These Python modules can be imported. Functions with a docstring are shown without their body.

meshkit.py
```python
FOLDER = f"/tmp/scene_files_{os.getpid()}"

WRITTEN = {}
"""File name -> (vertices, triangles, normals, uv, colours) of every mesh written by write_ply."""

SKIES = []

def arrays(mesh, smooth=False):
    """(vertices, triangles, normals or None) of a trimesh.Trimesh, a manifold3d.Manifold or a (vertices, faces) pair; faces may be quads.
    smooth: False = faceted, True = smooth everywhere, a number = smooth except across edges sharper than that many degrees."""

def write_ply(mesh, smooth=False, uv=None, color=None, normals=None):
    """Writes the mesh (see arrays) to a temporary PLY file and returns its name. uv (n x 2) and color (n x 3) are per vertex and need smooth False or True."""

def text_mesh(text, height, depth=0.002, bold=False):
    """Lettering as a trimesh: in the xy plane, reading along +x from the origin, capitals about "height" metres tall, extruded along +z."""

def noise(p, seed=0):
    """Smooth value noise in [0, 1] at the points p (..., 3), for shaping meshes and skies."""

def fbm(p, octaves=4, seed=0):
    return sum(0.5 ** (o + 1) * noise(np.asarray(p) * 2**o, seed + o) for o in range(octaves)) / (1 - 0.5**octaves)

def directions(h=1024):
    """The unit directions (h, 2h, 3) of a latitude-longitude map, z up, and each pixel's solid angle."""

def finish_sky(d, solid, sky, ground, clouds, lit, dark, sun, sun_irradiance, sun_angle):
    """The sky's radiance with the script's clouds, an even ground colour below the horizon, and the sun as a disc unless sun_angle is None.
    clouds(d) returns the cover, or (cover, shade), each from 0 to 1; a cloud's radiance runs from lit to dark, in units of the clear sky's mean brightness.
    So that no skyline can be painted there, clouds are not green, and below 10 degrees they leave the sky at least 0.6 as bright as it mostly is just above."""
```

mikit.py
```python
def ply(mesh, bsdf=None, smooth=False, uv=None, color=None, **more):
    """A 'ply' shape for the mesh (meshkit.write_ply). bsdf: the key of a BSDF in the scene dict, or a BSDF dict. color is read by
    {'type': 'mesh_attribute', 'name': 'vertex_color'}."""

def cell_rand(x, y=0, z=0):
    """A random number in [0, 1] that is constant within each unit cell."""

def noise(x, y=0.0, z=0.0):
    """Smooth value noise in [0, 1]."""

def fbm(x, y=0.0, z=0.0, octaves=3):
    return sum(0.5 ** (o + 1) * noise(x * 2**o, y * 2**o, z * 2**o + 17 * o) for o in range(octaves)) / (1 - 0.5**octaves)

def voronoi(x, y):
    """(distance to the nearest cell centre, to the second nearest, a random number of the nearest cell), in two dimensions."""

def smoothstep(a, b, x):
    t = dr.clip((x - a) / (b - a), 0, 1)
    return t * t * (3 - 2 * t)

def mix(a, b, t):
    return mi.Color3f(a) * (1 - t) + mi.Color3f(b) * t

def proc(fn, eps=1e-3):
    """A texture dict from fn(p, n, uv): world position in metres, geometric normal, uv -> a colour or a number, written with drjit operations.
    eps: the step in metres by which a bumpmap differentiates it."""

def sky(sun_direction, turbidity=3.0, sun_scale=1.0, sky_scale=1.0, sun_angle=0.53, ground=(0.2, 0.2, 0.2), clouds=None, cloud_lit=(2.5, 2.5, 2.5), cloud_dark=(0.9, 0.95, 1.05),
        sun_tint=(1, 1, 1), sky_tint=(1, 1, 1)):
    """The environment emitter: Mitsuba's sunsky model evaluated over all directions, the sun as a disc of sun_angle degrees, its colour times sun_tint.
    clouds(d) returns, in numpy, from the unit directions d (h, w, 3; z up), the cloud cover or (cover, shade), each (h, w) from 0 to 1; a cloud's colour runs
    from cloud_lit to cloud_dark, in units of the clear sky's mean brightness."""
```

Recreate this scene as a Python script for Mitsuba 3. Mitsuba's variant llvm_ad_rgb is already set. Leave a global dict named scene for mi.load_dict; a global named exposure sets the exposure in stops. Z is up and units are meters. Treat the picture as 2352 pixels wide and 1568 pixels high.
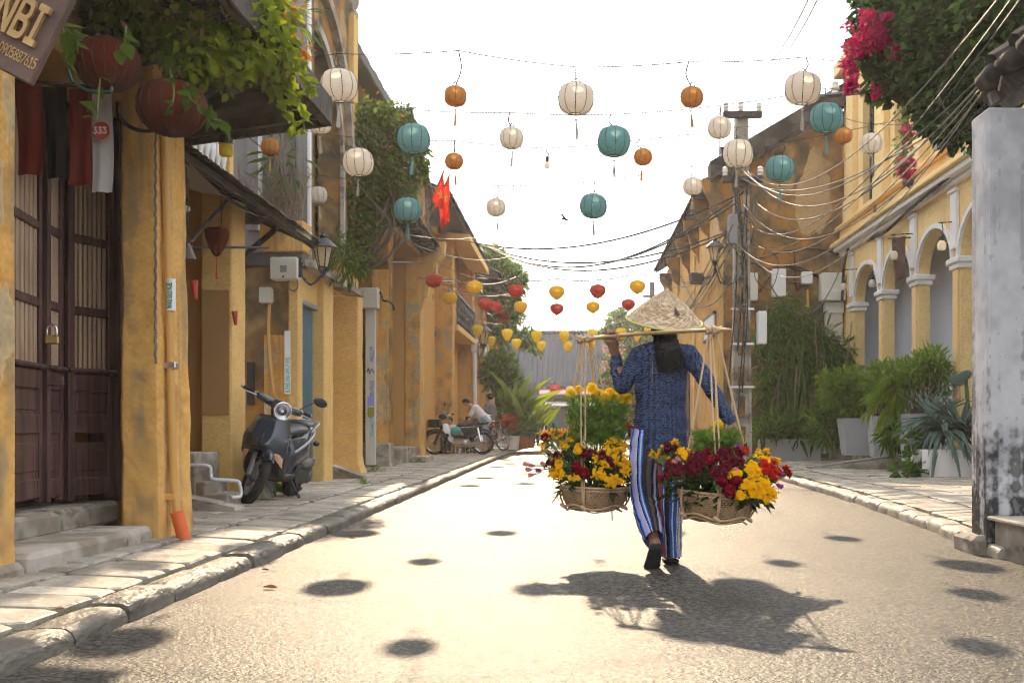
import math, random
import numpy as np, trimesh, manifold3d as m3, shapely.geometry as sg, shapely.ops as so
import drjit as dr, mitsuba as mi
import mikit, meshkit
from mikit import fbm, noise, voronoi, cell_rand, smoothstep, mix
from trimesh.creation import icosphere

T = mi.ScalarTransform4f
scene, labels = {}, {}
rng = np.random.default_rng(7)
random.seed(7)

# ------------------------------------------------------------------ camera, sky, exposure
F, CX, CY, CH = 2600.0, 1320.0, 977.0, 0.85        # focal length and vanishing point of the street, eye height
HAZE = 0.0009
scene['haze_air'] = {'type': 'homogeneous', 'albedo': {'type': 'rgb', 'value': [.95, .95, .95]}, 'sigma_t': HAZE, 'phase': {'type': 'hg', 'g': 0.6}}
scene['camera'] = {'type': 'perspective', 'fov': math.degrees(2 * math.atan(1176 / F)), 'fov_axis': 'x',
                   'to_world': T().look_at(origin=[0, 0, CH], target=[0, 1, CH], up=[0, 0, 1]),
                   'principal_point_offset_x': (1176 - CX) / 2352, 'principal_point_offset_y': (784 - CY) / 1568,
                   'near_clip': 0.05, 'far_clip': 2000.0, 'medium': {'type': 'ref', 'id': 'haze_air'}}
SUN = np.array([-0.122, 1.583, 1.0])


def thin_cloud(d):
    n = meshkit.fbm(d * 3.0, 3, 5)
    return 0.52 + 0.3 * n, 0.15 * n


scene['sky_light'] = mikit.sky(SUN.tolist(), turbidity=4.0, sun_scale=0.74, sky_scale=1.0, sun_tint=(1.0, 0.97, 0.93), sky_tint=(0.95, 1.0, 1.08),
                               clouds=thin_cloud, cloud_lit=(3.6, 3.65, 3.7), cloud_dark=(2.2, 2.25, 2.3))
exposure = 2.8


# ------------------------------------------------------------------ helpers
def W(px, py, d):
    """Point at distance d along the street seen at the measured direction (px, py)."""
    return np.array([(px - CX) * d / F, d, CH - (py - CY) * d / F])


def key_for(name, parent=None):
    base = f'{parent}__{name}' if parent else name
    k, i = base, 0
    while k in scene or k in labels or k in USED:
        i += 1
        k = f'{base}_{i:03d}'
    USED.add(k)
    return k


USED = set()


def tag(k, label=None, cat=None, group=None, kind=None):
    d = labels.setdefault(k, {})
    for n, v in (('label', label), ('category', cat), ('group', group), ('kind', kind)):
        if v:
            d[n] = v
    return k


def thing(name, label, cat, group=None):
    return tag(key_for(name), label, cat, group)


def add(name, mesh, bsdf, parent=None, smooth=30, label=None, cat=None, group=None, kind=None, M=None, **kw):
    """mesh: trimesh, list of meshes, or a ready ply dict."""
    k = key_for(name, parent)
    if isinstance(mesh, list):
        mesh = cat_(mesh)
    d = dict(mesh) if isinstance(mesh, dict) else mikit.ply(mesh, bsdf, smooth, **kw)
    if bsdf is not None:
        d['bsdf'] = {'type': 'ref', 'id': bsdf}
    if M is not None:
        d['to_world'] = T(np.asarray(M, float).tolist()) if not isinstance(M, mi.ScalarTransform4f) else M
    scene[k] = d
    if label or cat or group or kind:
        tag(k, label, cat, group, kind)
    return k


def cat_(ms):
    ms = [m for m in ms if m is not None and len(m.faces)]
    vs, fs, o = [], [], 0
    for m in ms:
        vs.append(np.asarray(m.vertices)); fs.append(np.asarray(m.faces) + o); o += len(m.vertices)
    return trimesh.Trimesh(np.vstack(vs), np.vstack(fs), process=False)


def tm(v, f):
    f = np.asarray(f, int)
    if f.shape[1] == 4:
        f = np.vstack([f[:, [0, 1, 2]], f[:, [0, 2, 3]]])
    return trimesh.Trimesh(np.asarray(v, float), f, process=False)


def box(x0, x1, y0, y1, z0, z1, c=0.0):
    x0, x1 = min(x0, x1), max(x0, x1); y0, y1 = min(y0, y1), max(y0, y1); z0, z1 = min(z0, z1), max(z0, z1)
    if c <= 0:
        b = trimesh.creation.box((x1 - x0, y1 - y0, z1 - z0)); b.apply_translation([(x0 + x1) / 2, (y0 + y1) / 2, (z0 + z1) / 2])
        return b
    c = min(c, .45 * min(x1 - x0, y1 - y0, z1 - z0))
    P = []
    for x, sx in ((x0, 1), (x1, -1)):
        for y, sy in ((y0, 1), (y1, -1)):
            for z, sz in ((z0, 1), (z1, -1)):
                P += [(x, y + sy * c, z + sz * c), (x + sx * c, y, z + sz * c), (x + sx * c, y + sy * c, z)]
    return hull(P)


def hull(P):
    m = m3.Manifold.hull_points(np.asarray(P, float)).to_mesh()
    return trimesh.Trimesh(np.array(m.vert_properties[:, :3], float), np.array(m.tri_verts), process=False)


def to_man(m):
    return m3.Manifold(m3.Mesh(np.asarray(m.vertices, np.float32), np.asarray(m.faces, np.uint32)))


def from_man(M):
    m = M.to_mesh()
    return trimesh.Trimesh(np.array(m.vert_properties[:, :3], float), np.array(m.tri_verts), process=False)


def tube(P, r, sides=6, cap=True):
    P = np.asarray(P, float)
    r = np.broadcast_to(np.asarray(r, float), (len(P),))
    t = np.gradient(P, axis=0); t /= np.linalg.norm(t, axis=1, keepdims=True) + 1e-12
    a = np.cross(t[0], [0, 0, 1.0] if abs(t[0][2]) < .9 else [1.0, 0, 0]); a /= np.linalg.norm(a)
    V = []
    ang = np.arange(sides) * 2 * np.pi / sides
    for i in range(len(P)):
        a = a - t[i] * (a @ t[i]); a /= np.linalg.norm(a) + 1e-12
        b = np.cross(t[i], a)
        V.append(P[i] + r[i] * (np.cos(ang)[:, None] * a + np.sin(ang)[:, None] * b))
    V = np.vstack(V)
    f = []
    for i in range(len(P) - 1):
        for j in range(sides):
            f.append((i * sides + j, i * sides + (j + 1) % sides, (i + 1) * sides + (j + 1) % sides, (i + 1) * sides + j))
    F_ = np.array(f); F_ = np.vstack([F_[:, [0, 1, 2]], F_[:, [0, 2, 3]]])
    if cap:
        n = len(V); V = np.vstack([V, P[0], P[-1]]); e = (len(P) - 1) * sides
        F_ = np.vstack([F_, [(n, (j + 1) % sides, j) for j in range(sides)], [(n + 1, e + j, e + (j + 1) % sides) for j in range(sides)]])
    return trimesh.Trimesh(V, F_, process=False)


def bez(P, n=16):
    """Catmull-Rom curve through points."""
    P = np.asarray(P, float)
    Q = np.vstack([2 * P[0] - P[1], P, 2 * P[-1] - P[-2]])
    out = []
    for i in range(1, len(Q) - 2):
        t = np.linspace(0, 1, n, endpoint=False)[:, None]
        p0, p1, p2, p3 = Q[i - 1:i + 3]
        out.append(.5 * (2 * p1 + (p2 - p0) * t + (2 * p0 - 5 * p1 + 4 * p2 - p3) * t ** 2 + (3 * p1 - p0 - 3 * p2 + p3) * t ** 3))
    return np.vstack(out + [P[-1:]])


def sag(a, b, s, n=14):
    a, b = np.asarray(a, float), np.asarray(b, float)
    t = np.linspace(0, 1, n)[:, None]
    p = a + (b - a) * t
    p[:, 2] -= s * 4 * (t * (1 - t))[:, 0]
    return p


def lathe(prof, n=24, cap=False):
    """prof: (r, z) pairs, bottom to top or any order; axis z."""
    prof = np.asarray(prof, float)
    a = np.arange(n) * 2 * np.pi / n
    V = np.stack([prof[:, :1] * np.cos(a), prof[:, :1] * np.sin(a), np.repeat(prof[:, 1:], n, 1)], -1).reshape(-1, 3)
    f = []
    for i in range(len(prof) - 1):
        for j in range(n):
            f.append((i * n + j, i * n + (j + 1) % n, (i + 1) * n + (j + 1) % n, (i + 1) * n + j))
    return tm(V, f)


def prism(poly, depth, plane='xz', off=0.0):
    """poly: points or shapely polygon, extruded. plane xz: extruded along +y from off; yz: along +x; xy: along +z."""
    if not hasattr(poly, 'exterior'):
        poly = sg.Polygon(poly)
    m = trimesh.creation.extrude_polygon(poly, depth, engine='earcut')
    v = np.array(m.vertices)
    if plane == 'xz':
        v = np.stack([v[:, 0], v[:, 2] + off, v[:, 1]], 1); fl = True
    elif plane == 'yz':
        v = np.stack([v[:, 2] + off, v[:, 0], v[:, 1]], 1); fl = False
    else:
        v = v + [0, 0, off]; fl = False
    f = np.array(m.faces)
    return trimesh.Trimesh(v, f[:, ::-1] if fl else f, process=False)


def rot(axis, deg):
    return trimesh.transformations.rotation_matrix(math.radians(deg), axis)


def trs(loc=(0, 0, 0), rz=0, s=1.0, rx=0, ry=0):
    M = trimesh.transformations.translation_matrix(loc) @ rot([0, 0, 1], rz) @ rot([0, 1, 0], ry) @ rot([1, 0, 0], rx)
    S = np.eye(4); S[:3, :3] *= np.asarray(s, float)
    return M @ S


def moved(m, M):
    m = cat_(m) if isinstance(m, list) else m.copy(); m.apply_transform(M); return m


def frame(origin, x, y):
    """Matrix with columns x, y, x cross y."""
    x = np.asarray(x, float); x = x / np.linalg.norm(x)
    y = np.asarray(y, float); y = y - x * (x @ y); y = y / np.linalg.norm(y)
    M = np.eye(4); M[:3, 0], M[:3, 1], M[:3, 2], M[:3, 3] = x, y, np.cross(x, y), origin
    return M


def ball(c, r, n=1):
    m = icosphere(subdivisions=n); m.apply_scale(r) if np.isscalar(r) else m.apply_transform(np.diag([*r, 1]))
    m.apply_translation(c); return m


SPH = icosphere(subdivisions=2).vertices


def limb(chain):
    """Union of hulls of successive spheres: [(point, radius or 3 radii), ...] -> Manifold."""
    out = []
    for (a, ra), (b, rb) in zip(chain[:-1], chain[1:]):
        out.append(m3.Manifold.hull_points(np.vstack([np.asarray(a) + SPH * ra, np.asarray(b) + SPH * rb])))
    return m3.Manifold.batch_boolean(out, m3.OpType.Add) if len(out) > 1 else out[0]


def blend(mans, edge, it=12):
    M = m3.Manifold.batch_boolean(mans, m3.OpType.Add) if len(mans) > 1 else mans[0]
    M = M.refine_to_length(edge)
    m = from_man(M)
    m.merge_vertices()
    trimesh.smoothing.filter_taubin(m, lamb=.5, nu=.51, iterations=it)
    return m


# ------------------------------------------------------------------ materials
def mat(name, color, rough=.6, metallic=0.0, spec=.5, two=True, **kw):
    b = {'type': 'principled', 'base_color': color if isinstance(color, dict) else {'type': 'rgb', 'value': list(color)}, 'roughness': rough if isinstance(rough, dict) else float(rough), 'metallic': float(metallic), 'specular': float(spec), **kw}
    scene[name] = {'type': 'twosided', 'bsdf': b} if two else b
    return name


def thin(name, color, diff=.9, rough=.5):
    scene[name] = {'type': 'principledthin', 'base_color': color if isinstance(color, dict) else {'type': 'rgb', 'value': list(color)}, 'roughness': float(rough), 'diff_trans': float(diff), 'eta': 1.35}
    return name


def bump(name, fn, scale, eps=2e-3):
    inner = scene[name]['bsdf'] if scene[name]['type'] == 'twosided' else scene[name]
    scene[name] = {'type': 'twosided', 'bsdf': {'type': 'bumpmap', 'arbitrary': mikit.proc(fn, eps), 'scale': float(scale), 'bsdf': inner}}


def plaster(base, stain, dirt, amt=.6, s=1.0, damp=None, peel=None):
    def fn(p, n, uv):
        big = fbm(p.x * .8 * s + 3, p.y * .8 * s, p.z * .7 * s, 3)
        mid = fbm(p.x * 5 * s, p.y * 5 * s + 7, p.z * 3 * s, 3)
        fine = noise(p.x * 45, p.y * 45, p.z * 45)
        streak = fbm((p.x * 1.3 + p.y) * 6 * s, p.z * .5, 4.0, 3)
        c = mix(base, stain, smoothstep(.40, .68, big * .6 + mid * .4))
        c = mix(c, dirt, smoothstep(.56, .70, mid * .5 + streak * .5) * amt)
        if damp is not None:
            c = mix(c, damp, smoothstep(.44, .70, mid * .5 + streak * .3 + fine * .12 + big * .1 - (p.z - .2) * .14) * .8)
        if peel is not None:
            k = fbm(p.x * 5 + 9, p.y * 5, p.z * 3 + 3, 5) * .6 + big * .4
            c = mix(c, peel, smoothstep(.565, .575, k) * .7)
            c = mix(c, (.40, .31, .19), smoothstep(.60, .606, k + .02 * (fine - .5)) * .7)
            c = mix(c, dirt, smoothstep(.60, .8, fbm((p.x + p.y) * 17, p.z * .7, 2.0, 3)) * .6)
        return c * (.86 + .28 * fine)
    return mikit.proc(fn)


def wallbump(p, n, uv):
    return fbm(p.x * 9, p.y * 9, p.z * 9, 4)


mat('ochre', plaster((.64, .36, .105), (.53, .265, .06), (.33, .23, .12), .7, damp=(.27, .20, .12), peel=(.55, .40, .20)), .85, spec=.25)
bump('ochre', wallbump, .035)
mat('ochre_pale', plaster((.66, .43, .16), (.60, .37, .12), (.48, .34, .18), .35), .85, spec=.25)
mat('arcade_yellow', plaster((.76, .55, .25), (.70, .49, .21), (.55, .42, .24), .3), .85, spec=.25)
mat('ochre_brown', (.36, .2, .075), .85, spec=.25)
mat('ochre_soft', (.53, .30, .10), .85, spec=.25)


def moldy(p, n, uv):
    big = fbm(p.x * 1.1 + 5, p.y * 1.1, p.z * .9, 3)
    mid = fbm(p.x * 3.5, p.y * 3.5 + 2, p.z * 2.6, 4)
    fine = fbm(p.x * 16, p.y * 16, p.z * 12, 3)
    c = mix((.37, .18, .04), (.19, .125, .06), smoothstep(.38, .6, big * .5 + mid * .5))
    c = mix(c, (.42, .27, .11), smoothstep(.6, .64, big) * .8)
    c = mix(c, (.06, .05, .04), smoothstep(.42, .72, mid * .45 + fine * .3 + big * .25) * .85)
    return c * (.8 + .4 * fine)


mat('moldy_plaster', mikit.proc(moldy), .9, spec=.2)
bump('moldy_plaster', wallbump, .05)


def blackwall(p, n, uv):
    mid = fbm(p.x * 4, p.y * 4 + 2, p.z * 3, 4)
    streak = fbm((p.x + p.y) * 14, p.z * .9, 1.0, 3)
    fine = fbm(p.x * 28, p.y * 28, p.z * 20, 3)
    c = mix((.54, .53, .535), (.40, .39, .40), smoothstep(.4, .65, mid))
    k = mid * .28 + streak * .46 + fine * .26
    c = mix(c, (.05, .048, .047), smoothstep(.43, .60, k - p.z * .17 + .135 + .14 * (big_(p) - .5)))
    c = mix(c, (.28, .26, .25), smoothstep(.56, .62, streak * .7 + fine * .3) * .5)
    return c * (.92 + .16 * fine)


def big_(p):
    return fbm(p.x * 1.5, p.y * 1.5, p.z * 1.5, 2)


mat('stained_white', mikit.proc(blackwall), .9, spec=.2)
bump('stained_white', wallbump, .012)


def concrete_(p, n, uv):
    a = fbm(p.x * 3, p.y * 3, p.z * 3, 4); b = fbm(p.x * 22, p.y * 22, p.z * 22, 2)
    c = mix((.40, .36, .305), (.235, .195, .15), smoothstep(.38, .62, a))
    c = mix(c, (.085, .075, .06), smoothstep(.52, .68, fbm(p.x * 2 + 7, p.y * 2, p.z * 5, 4) * .7 + b * .3) * .75)
    return c * (.85 + .3 * b)


mat('concrete', mikit.proc(concrete_), .85, spec=.25)
bump('concrete', wallbump, .02)
mat('grey_render', (.25, .245, .25), .85, spec=.25)
mat('grey_dark', (.105, .1, .098), .8)
mat('blue_wall', (.58, .62, .70), .8, spec=.2)
mat('white_paint', (.72, .71, .70), .6)
mat('box_beige', (.62, .60, .53), .5)
mat('box_white', (.72, .72, .70), .45)


def slabcol(tone):
    def fn(p, n, uv):
        a = fbm(p.x * 5, p.y * 5, tone * 9.0, 4); b = noise(p.x * 70, p.y * 70, p.z * 70)
        c = mix((.35 * tone, .31 * tone, .255 * tone), (.25 * tone, .215 * tone, .17 * tone), smoothstep(.35, .65, a))
        c = mix(c, (.10, .09, .075), smoothstep(.6, .75, a * .7 + b * .3) * .5)
        return c * (.85 + .3 * b)
    return mikit.proc(fn)


def slabbump(p, n, uv):
    return fbm(p.x * 14, p.y * 14, p.z * 14, 4)


for i, t_ in enumerate((.9, 1.05, 1.2)):
    mat(f'paving_stone_{i}', slabcol(t_), .62, spec=.4)
    bump(f'paving_stone_{i}', slabbump, .018)
mat('kerb_stone', slabcol(.42), .55, spec=.4)
bump('kerb_stone', lambda p, n, uv: fbm(p.x * 22, p.y * 14, p.z * 22, 5), .03)
mat('joint_dirt', (.075, .065, .05), .95)


def asphalt_(p, n, uv):
    a = fbm(p.x * .7, p.y * .35, 0, 4); g = noise(p.x * 130, p.y * 130, 3); g2 = noise(p.x * 62 + 9, p.y * 62, 8)
    b = fbm(p.x * 2.2, p.y * .12, 4.0, 2)
    c = mix((.044, .038, .031), (.070, .060, .048), smoothstep(.3, .7, a * .6 + b * .4))
    c = c * (1 - .28 * smoothstep(.55, .75, fbm(p.x * 2.6 + 3, p.y * 1.1, 9, 4)))
    return c * (.12 + 1.0 * g * g + 1.25 * g2 * g2)


mat('asphalt', mikit.proc(asphalt_), .58, spec=.45)
bump('asphalt', lambda p, n, uv: noise(p.x * 70, p.y * 70, 1) * .6 + noise(p.x * 150, p.y * 150, 5) * .4, .005, 8e-4)


def wood_(c1, c2, sx=40, sz=2):
    def fn(p, n, uv):
        a = fbm((p.x + p.y) * sx, p.z * sz, 2.0, 3); b = fbm(p.x * 4, p.y * 4, p.z * 4, 3)
        return mix(c1, c2, smoothstep(.3, .7, a * .6 + b * .4))
    return mikit.proc(fn)


mat('door_wood', wood_((.105, .05, .042), (.052, .026, .024)), .6, spec=.35)
mat('bar_wood', wood_((.40, .27, .17), (.28, .18, .11)), .6)
mat('dark_wood', wood_((.045, .032, .025), (.02, .016, .013), 30, 12), .7)
mat('grey_wood', wood_((.22, .20, .18), (.12, .11, .10), 25, 10), .8)


def tin_(p, n, uv):
    a = fbm(p.x * 6, p.y * 3, p.z * 6, 4)
    return mix((.06, .045, .036), (.13, .085, .055), smoothstep(.4, .7, a))


mat('rusty_tin', mikit.proc(tin_), .65, metallic=.0, spec=.4)


def tile_(p, n, uv):
    a = fbm(p.x * 3, p.y * 3, p.z * 3, 4); b = noise(p.x * 12, p.y * 12, p.z * 12)
    return mix((.075, .062, .055), (.02, .018, .017), smoothstep(.35, .65, a)) * (.7 + .6 * b)


mat('roof_tile', mikit.proc(tile_), .85, spec=.25)
mat('black_metal', (.018, .018, .02), .45, spec=.5)
mat('dark_cable', (.02, .02, .02), .5)
mat('pale_cable', (.14, .125, .105), .5)
mat('steel', (.55, .55, .56), .3, metallic=.9)
mat('chrome', (.75, .75, .76), .12, metallic=1.0)
mat('brass', (.6, .42, .18), .35, metallic=.9)
mat('shutter_blue', (.075, .15, .185), .5)
mat('shutter_dark', (.045, .05, .045), .6)
mat('orange_plastic', (.65, .13, .035), .5)
mat('pipe_yellow', (.58, .32, .08), .5)
mat('pvc', (.6, .6, .6), .4)
mat('bamboo', wood_((.52, .36, .18), (.40, .26, .12), 60, 60), .45, spec=.4)
mat('rattan', (.42, .28, .16), .6)
mat('rattan_gold', (.55, .33, .10), .55)
mat('red_paint', (.42, .05, .03), .6)
mat('insulator', (.65, .62, .56), .25)
thin('bulb_glass', (.9, .85, .72), 1.1, .2)
thin('lamp_glass', (.85, .75, .5), 1.2, .2)
thin('silk_white', (.80, .735, .64), 1.15, .7)
thin('silk_teal', (.22, .42, .42), 1.15, .7)
thin('silk_orange', (.60, .30, .085), 1.1, .7)
thin('silk_yellow', (.86, .60, .06), 1.1, .6)
thin('silk_lemon', (.88, .72, .10), 1.15, .6)
thin('silk_red', (.62, .10, .065), 1.1, .6)
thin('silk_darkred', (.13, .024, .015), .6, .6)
thin('silk_pink', (.8, .22, .25), 1.2, .6)
thin('flag_red', (.75, .035, .01), 1.0, .7)
thin('flag_yellow', (.85, .6, .05), 1.0, .7)
thin('dry_leaf', (.22, .11, .045), .6, .7)
thin('cloth_red', (.17, .022, .016), .5, .8)
thin('cloth_black', (.012, .012, .014), .2, .8)
thin('cloth_white', (.62, .6, .57), .7, .8)
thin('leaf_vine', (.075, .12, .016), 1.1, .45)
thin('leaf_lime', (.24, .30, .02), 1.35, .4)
thin('leaf_dark', (.035, .062, .018), .8, .4)
thin('leaf_mid', (.095, .17, .035), 1.0, .4)
thin('leaf_bright', (.19, .30, .04), 1.25, .4)
thin('leaf_fresh', (.26, .36, .05), 1.2, .4)
thin('leaf_grey', (.13, .185, .15), .5, .4)
thin('leaf_rust', (.42, .17, .02), 1.1, .5)
thin('petal_magenta', (.50, .012, .11), 1.0, .6)
thin('petal_marigold', (.92, .66, .008), 1.0, .7)
thin('petal_yellow', (.90, .54, .008), .9, .7)
thin('petal_maroon', (.13, .014, .024), .6, .7)
thin('petal_crimson', (.15, .006, .013), .5, .8)
thin('petal_scarlet', (.55, .03, .02), .9, .7)
thin('petal_pink', (.66, .32, .30), .9, .7)
thin('petal_violet', (.36, .07, .36), .9, .7)
mat('bark', (.10, .075, .05), .9)
mat('stem_green', (.10, .15, .04), .6)
mat('stem_dry', (.23, .17, .11), .8)
mat('skin', (.25, .125, .075), .5, spec=.4)
mat('skin_pale', (.42, .25, .17), .5, spec=.4)
mat('hair', (.006, .0055, .0055), .5, spec=.3)
mat('rubber', (.02, .02, .021), .7, spec=.3)
mat('terracotta', (.40, .15, .07), .8)
mat('pot_grey', (.37, .385, .40), .7)
mat('soil', (.05, .035, .025), .95)


# ------------------------------------------------------------------ leaf helpers
def leafmesh(l=1.0, w=.5, fold=.12, n=4, tip=.5, droop=.15):
    """A leaf along +y from the origin, width along x, z up; 2 x n quads."""
    t = np.linspace(0, 1, n + 1)
    wid = w / 2 * np.sin(np.pi * np.clip(t, 0.02, 1) ** tip) ** .9
    wid[-1] = 0.004 * l
    V = []
    for ti, wi in zip(t, wid):
        z = -droop * l * ti * ti
        V += [(-wi, ti * l, z + fold * wi), (0, ti * l, z - fold * wi), (wi, ti * l, z + fold * wi)]
    f = []
    for i in range(n):
        a = 3 * i
        f += [(a, a + 1, a + 4, a + 3), (a + 1, a + 2, a + 5, a + 4)]
    return tm(V, f)


def scatter(leaf, pts, dirs, sizes, roll=None):
    """Many leaves as one mesh: base at pts, pointing along dirs."""
    pts, dirs, sizes = np.asarray(pts, float), np.asarray(dirs, float), np.asarray(sizes, float)
    n = len(pts)
    y = dirs / (np.linalg.norm(dirs, axis=1, keepdims=True) + 1e-9)
    up = rng.normal(size=(n, 3)) * .5 + [0, -.3, 1.0] if roll is None else roll
    x = np.cross(y, up); x /= np.linalg.norm(x, axis=1, keepdims=True) + 1e-9
    z = np.cross(x, y)
    R = np.stack([x, y, z], 2) * sizes[:, None, None]
    v = np.einsum('nij,kj->nki', R, leaf.vertices) + pts[:, None]
    f = leaf.faces[None] + (np.arange(n) * len(leaf.vertices))[:, None, None]
    return trimesh.Trimesh(v.reshape(-1, 3), f.reshape(-1, 3), process=False)


def leaf_mats(pts, dirs, sizes):
    out = []
    for p, d, s in zip(pts, dirs, sizes):
        d = np.asarray(d, float); d = d / (np.linalg.norm(d) + 1e-9)
        up = rng.normal(size=3) * .5 + [0, -.3, 1.0]
        x = np.cross(d, up); x /= np.linalg.norm(x) + 1e-9
        M = np.eye(4); M[:3, 0], M[:3, 1], M[:3, 2], M[:3, 3] = x * s, d * s, np.cross(x, d) * s, p
        out.append(M)
    return out


LEAF_HEART = leafmesh(1, .72, .12, 4, .62, .22)
LEAF_OVAL = leafmesh(1, .45, .15, 3, .8, .2)
LEAF_NARROW = leafmesh(1, .16, .2, 3, .8, .35)
LEAF_MINI = leafmesh(1, .6, .15, 1, .8, .1)


def visible_first(pts, n):
    """Indices of the n points that show largest (nearest the eye)."""
    d = np.linalg.norm(np.asarray(pts) - [0, 0, CH], axis=1)
    o = np.argsort(d)
    return o[:n], o[n:]


def foliage(parent, leaf, pts, dirs, sizes, bsdf, n_parts=0, name='leaf', rest='foliage'):
    """The n_parts leaves that show largest as parts, the rest as one part."""
    a, b = visible_first(pts, n_parts)
    pts, dirs, sizes = np.asarray(pts), np.asarray(dirs), np.asarray(sizes)
    if len(a):
        base = mikit.ply(leaf, bsdf, True)
        for M in leaf_mats(pts[a], dirs[a], sizes[a]):
            add(name, base, bsdf, parent, M=M)
    if len(b):
        add(rest, scatter(leaf, pts[b], dirs[b], sizes[b]), bsdf, parent, smooth=True, kind='stuff')


def rnd_dirs(n, bias=(0, 0, 0), s=1.0):
    d = rng.normal(size=(n, 3)) * s + np.asarray(bias)
    return d / (np.linalg.norm(d, axis=1, keepdims=True) + 1e-9)


# ================================================================== the ground
ZP = 0.12                                             # pavement height at the walls
ZK = 0.078                                            # and at the kerbs, towards which it falls
KL = -1.92                                            # left kerb line


def kr(y):                                            # right kerb line bends away from the street
    return np.interp(y, [0, 7, 9, 12, 18, 25, 80], [2.62, 2.66, 2.85, 3.05, 3.2, 3.2, 3.2])


def sheet(x0, x1, y0, y1, z, nx=1, ny=1):
    X, Y = np.meshgrid(np.linspace(x0, x1, nx + 1), np.linspace(y0, y1, ny + 1), indexing='ij')
    V = np.stack([X, Y, X * 0 + z], -1).reshape(-1, 3)
    i, j = np.meshgrid(np.arange(nx), np.arange(ny), indexing='ij')
    q = np.stack([i * (ny + 1) + j, (i + 1) * (ny + 1) + j, (i + 1) * (ny + 1) + j + 1, i * (ny + 1) + j + 1], -1).reshape(-1, 4)
    return tm(V, q)


add('ground', sheet(-160, 160, -60, 260, -.03), 'joint_dirt', smooth=False, kind='structure')
add('road', sheet(-2.0, 3.9, -58, 110, 0.0), 'asphalt', smooth=False, kind='structure')
add('cross_road', sheet(-30, 34, 63, 70, 0.006), 'asphalt', smooth=False, kind='structure')
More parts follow.
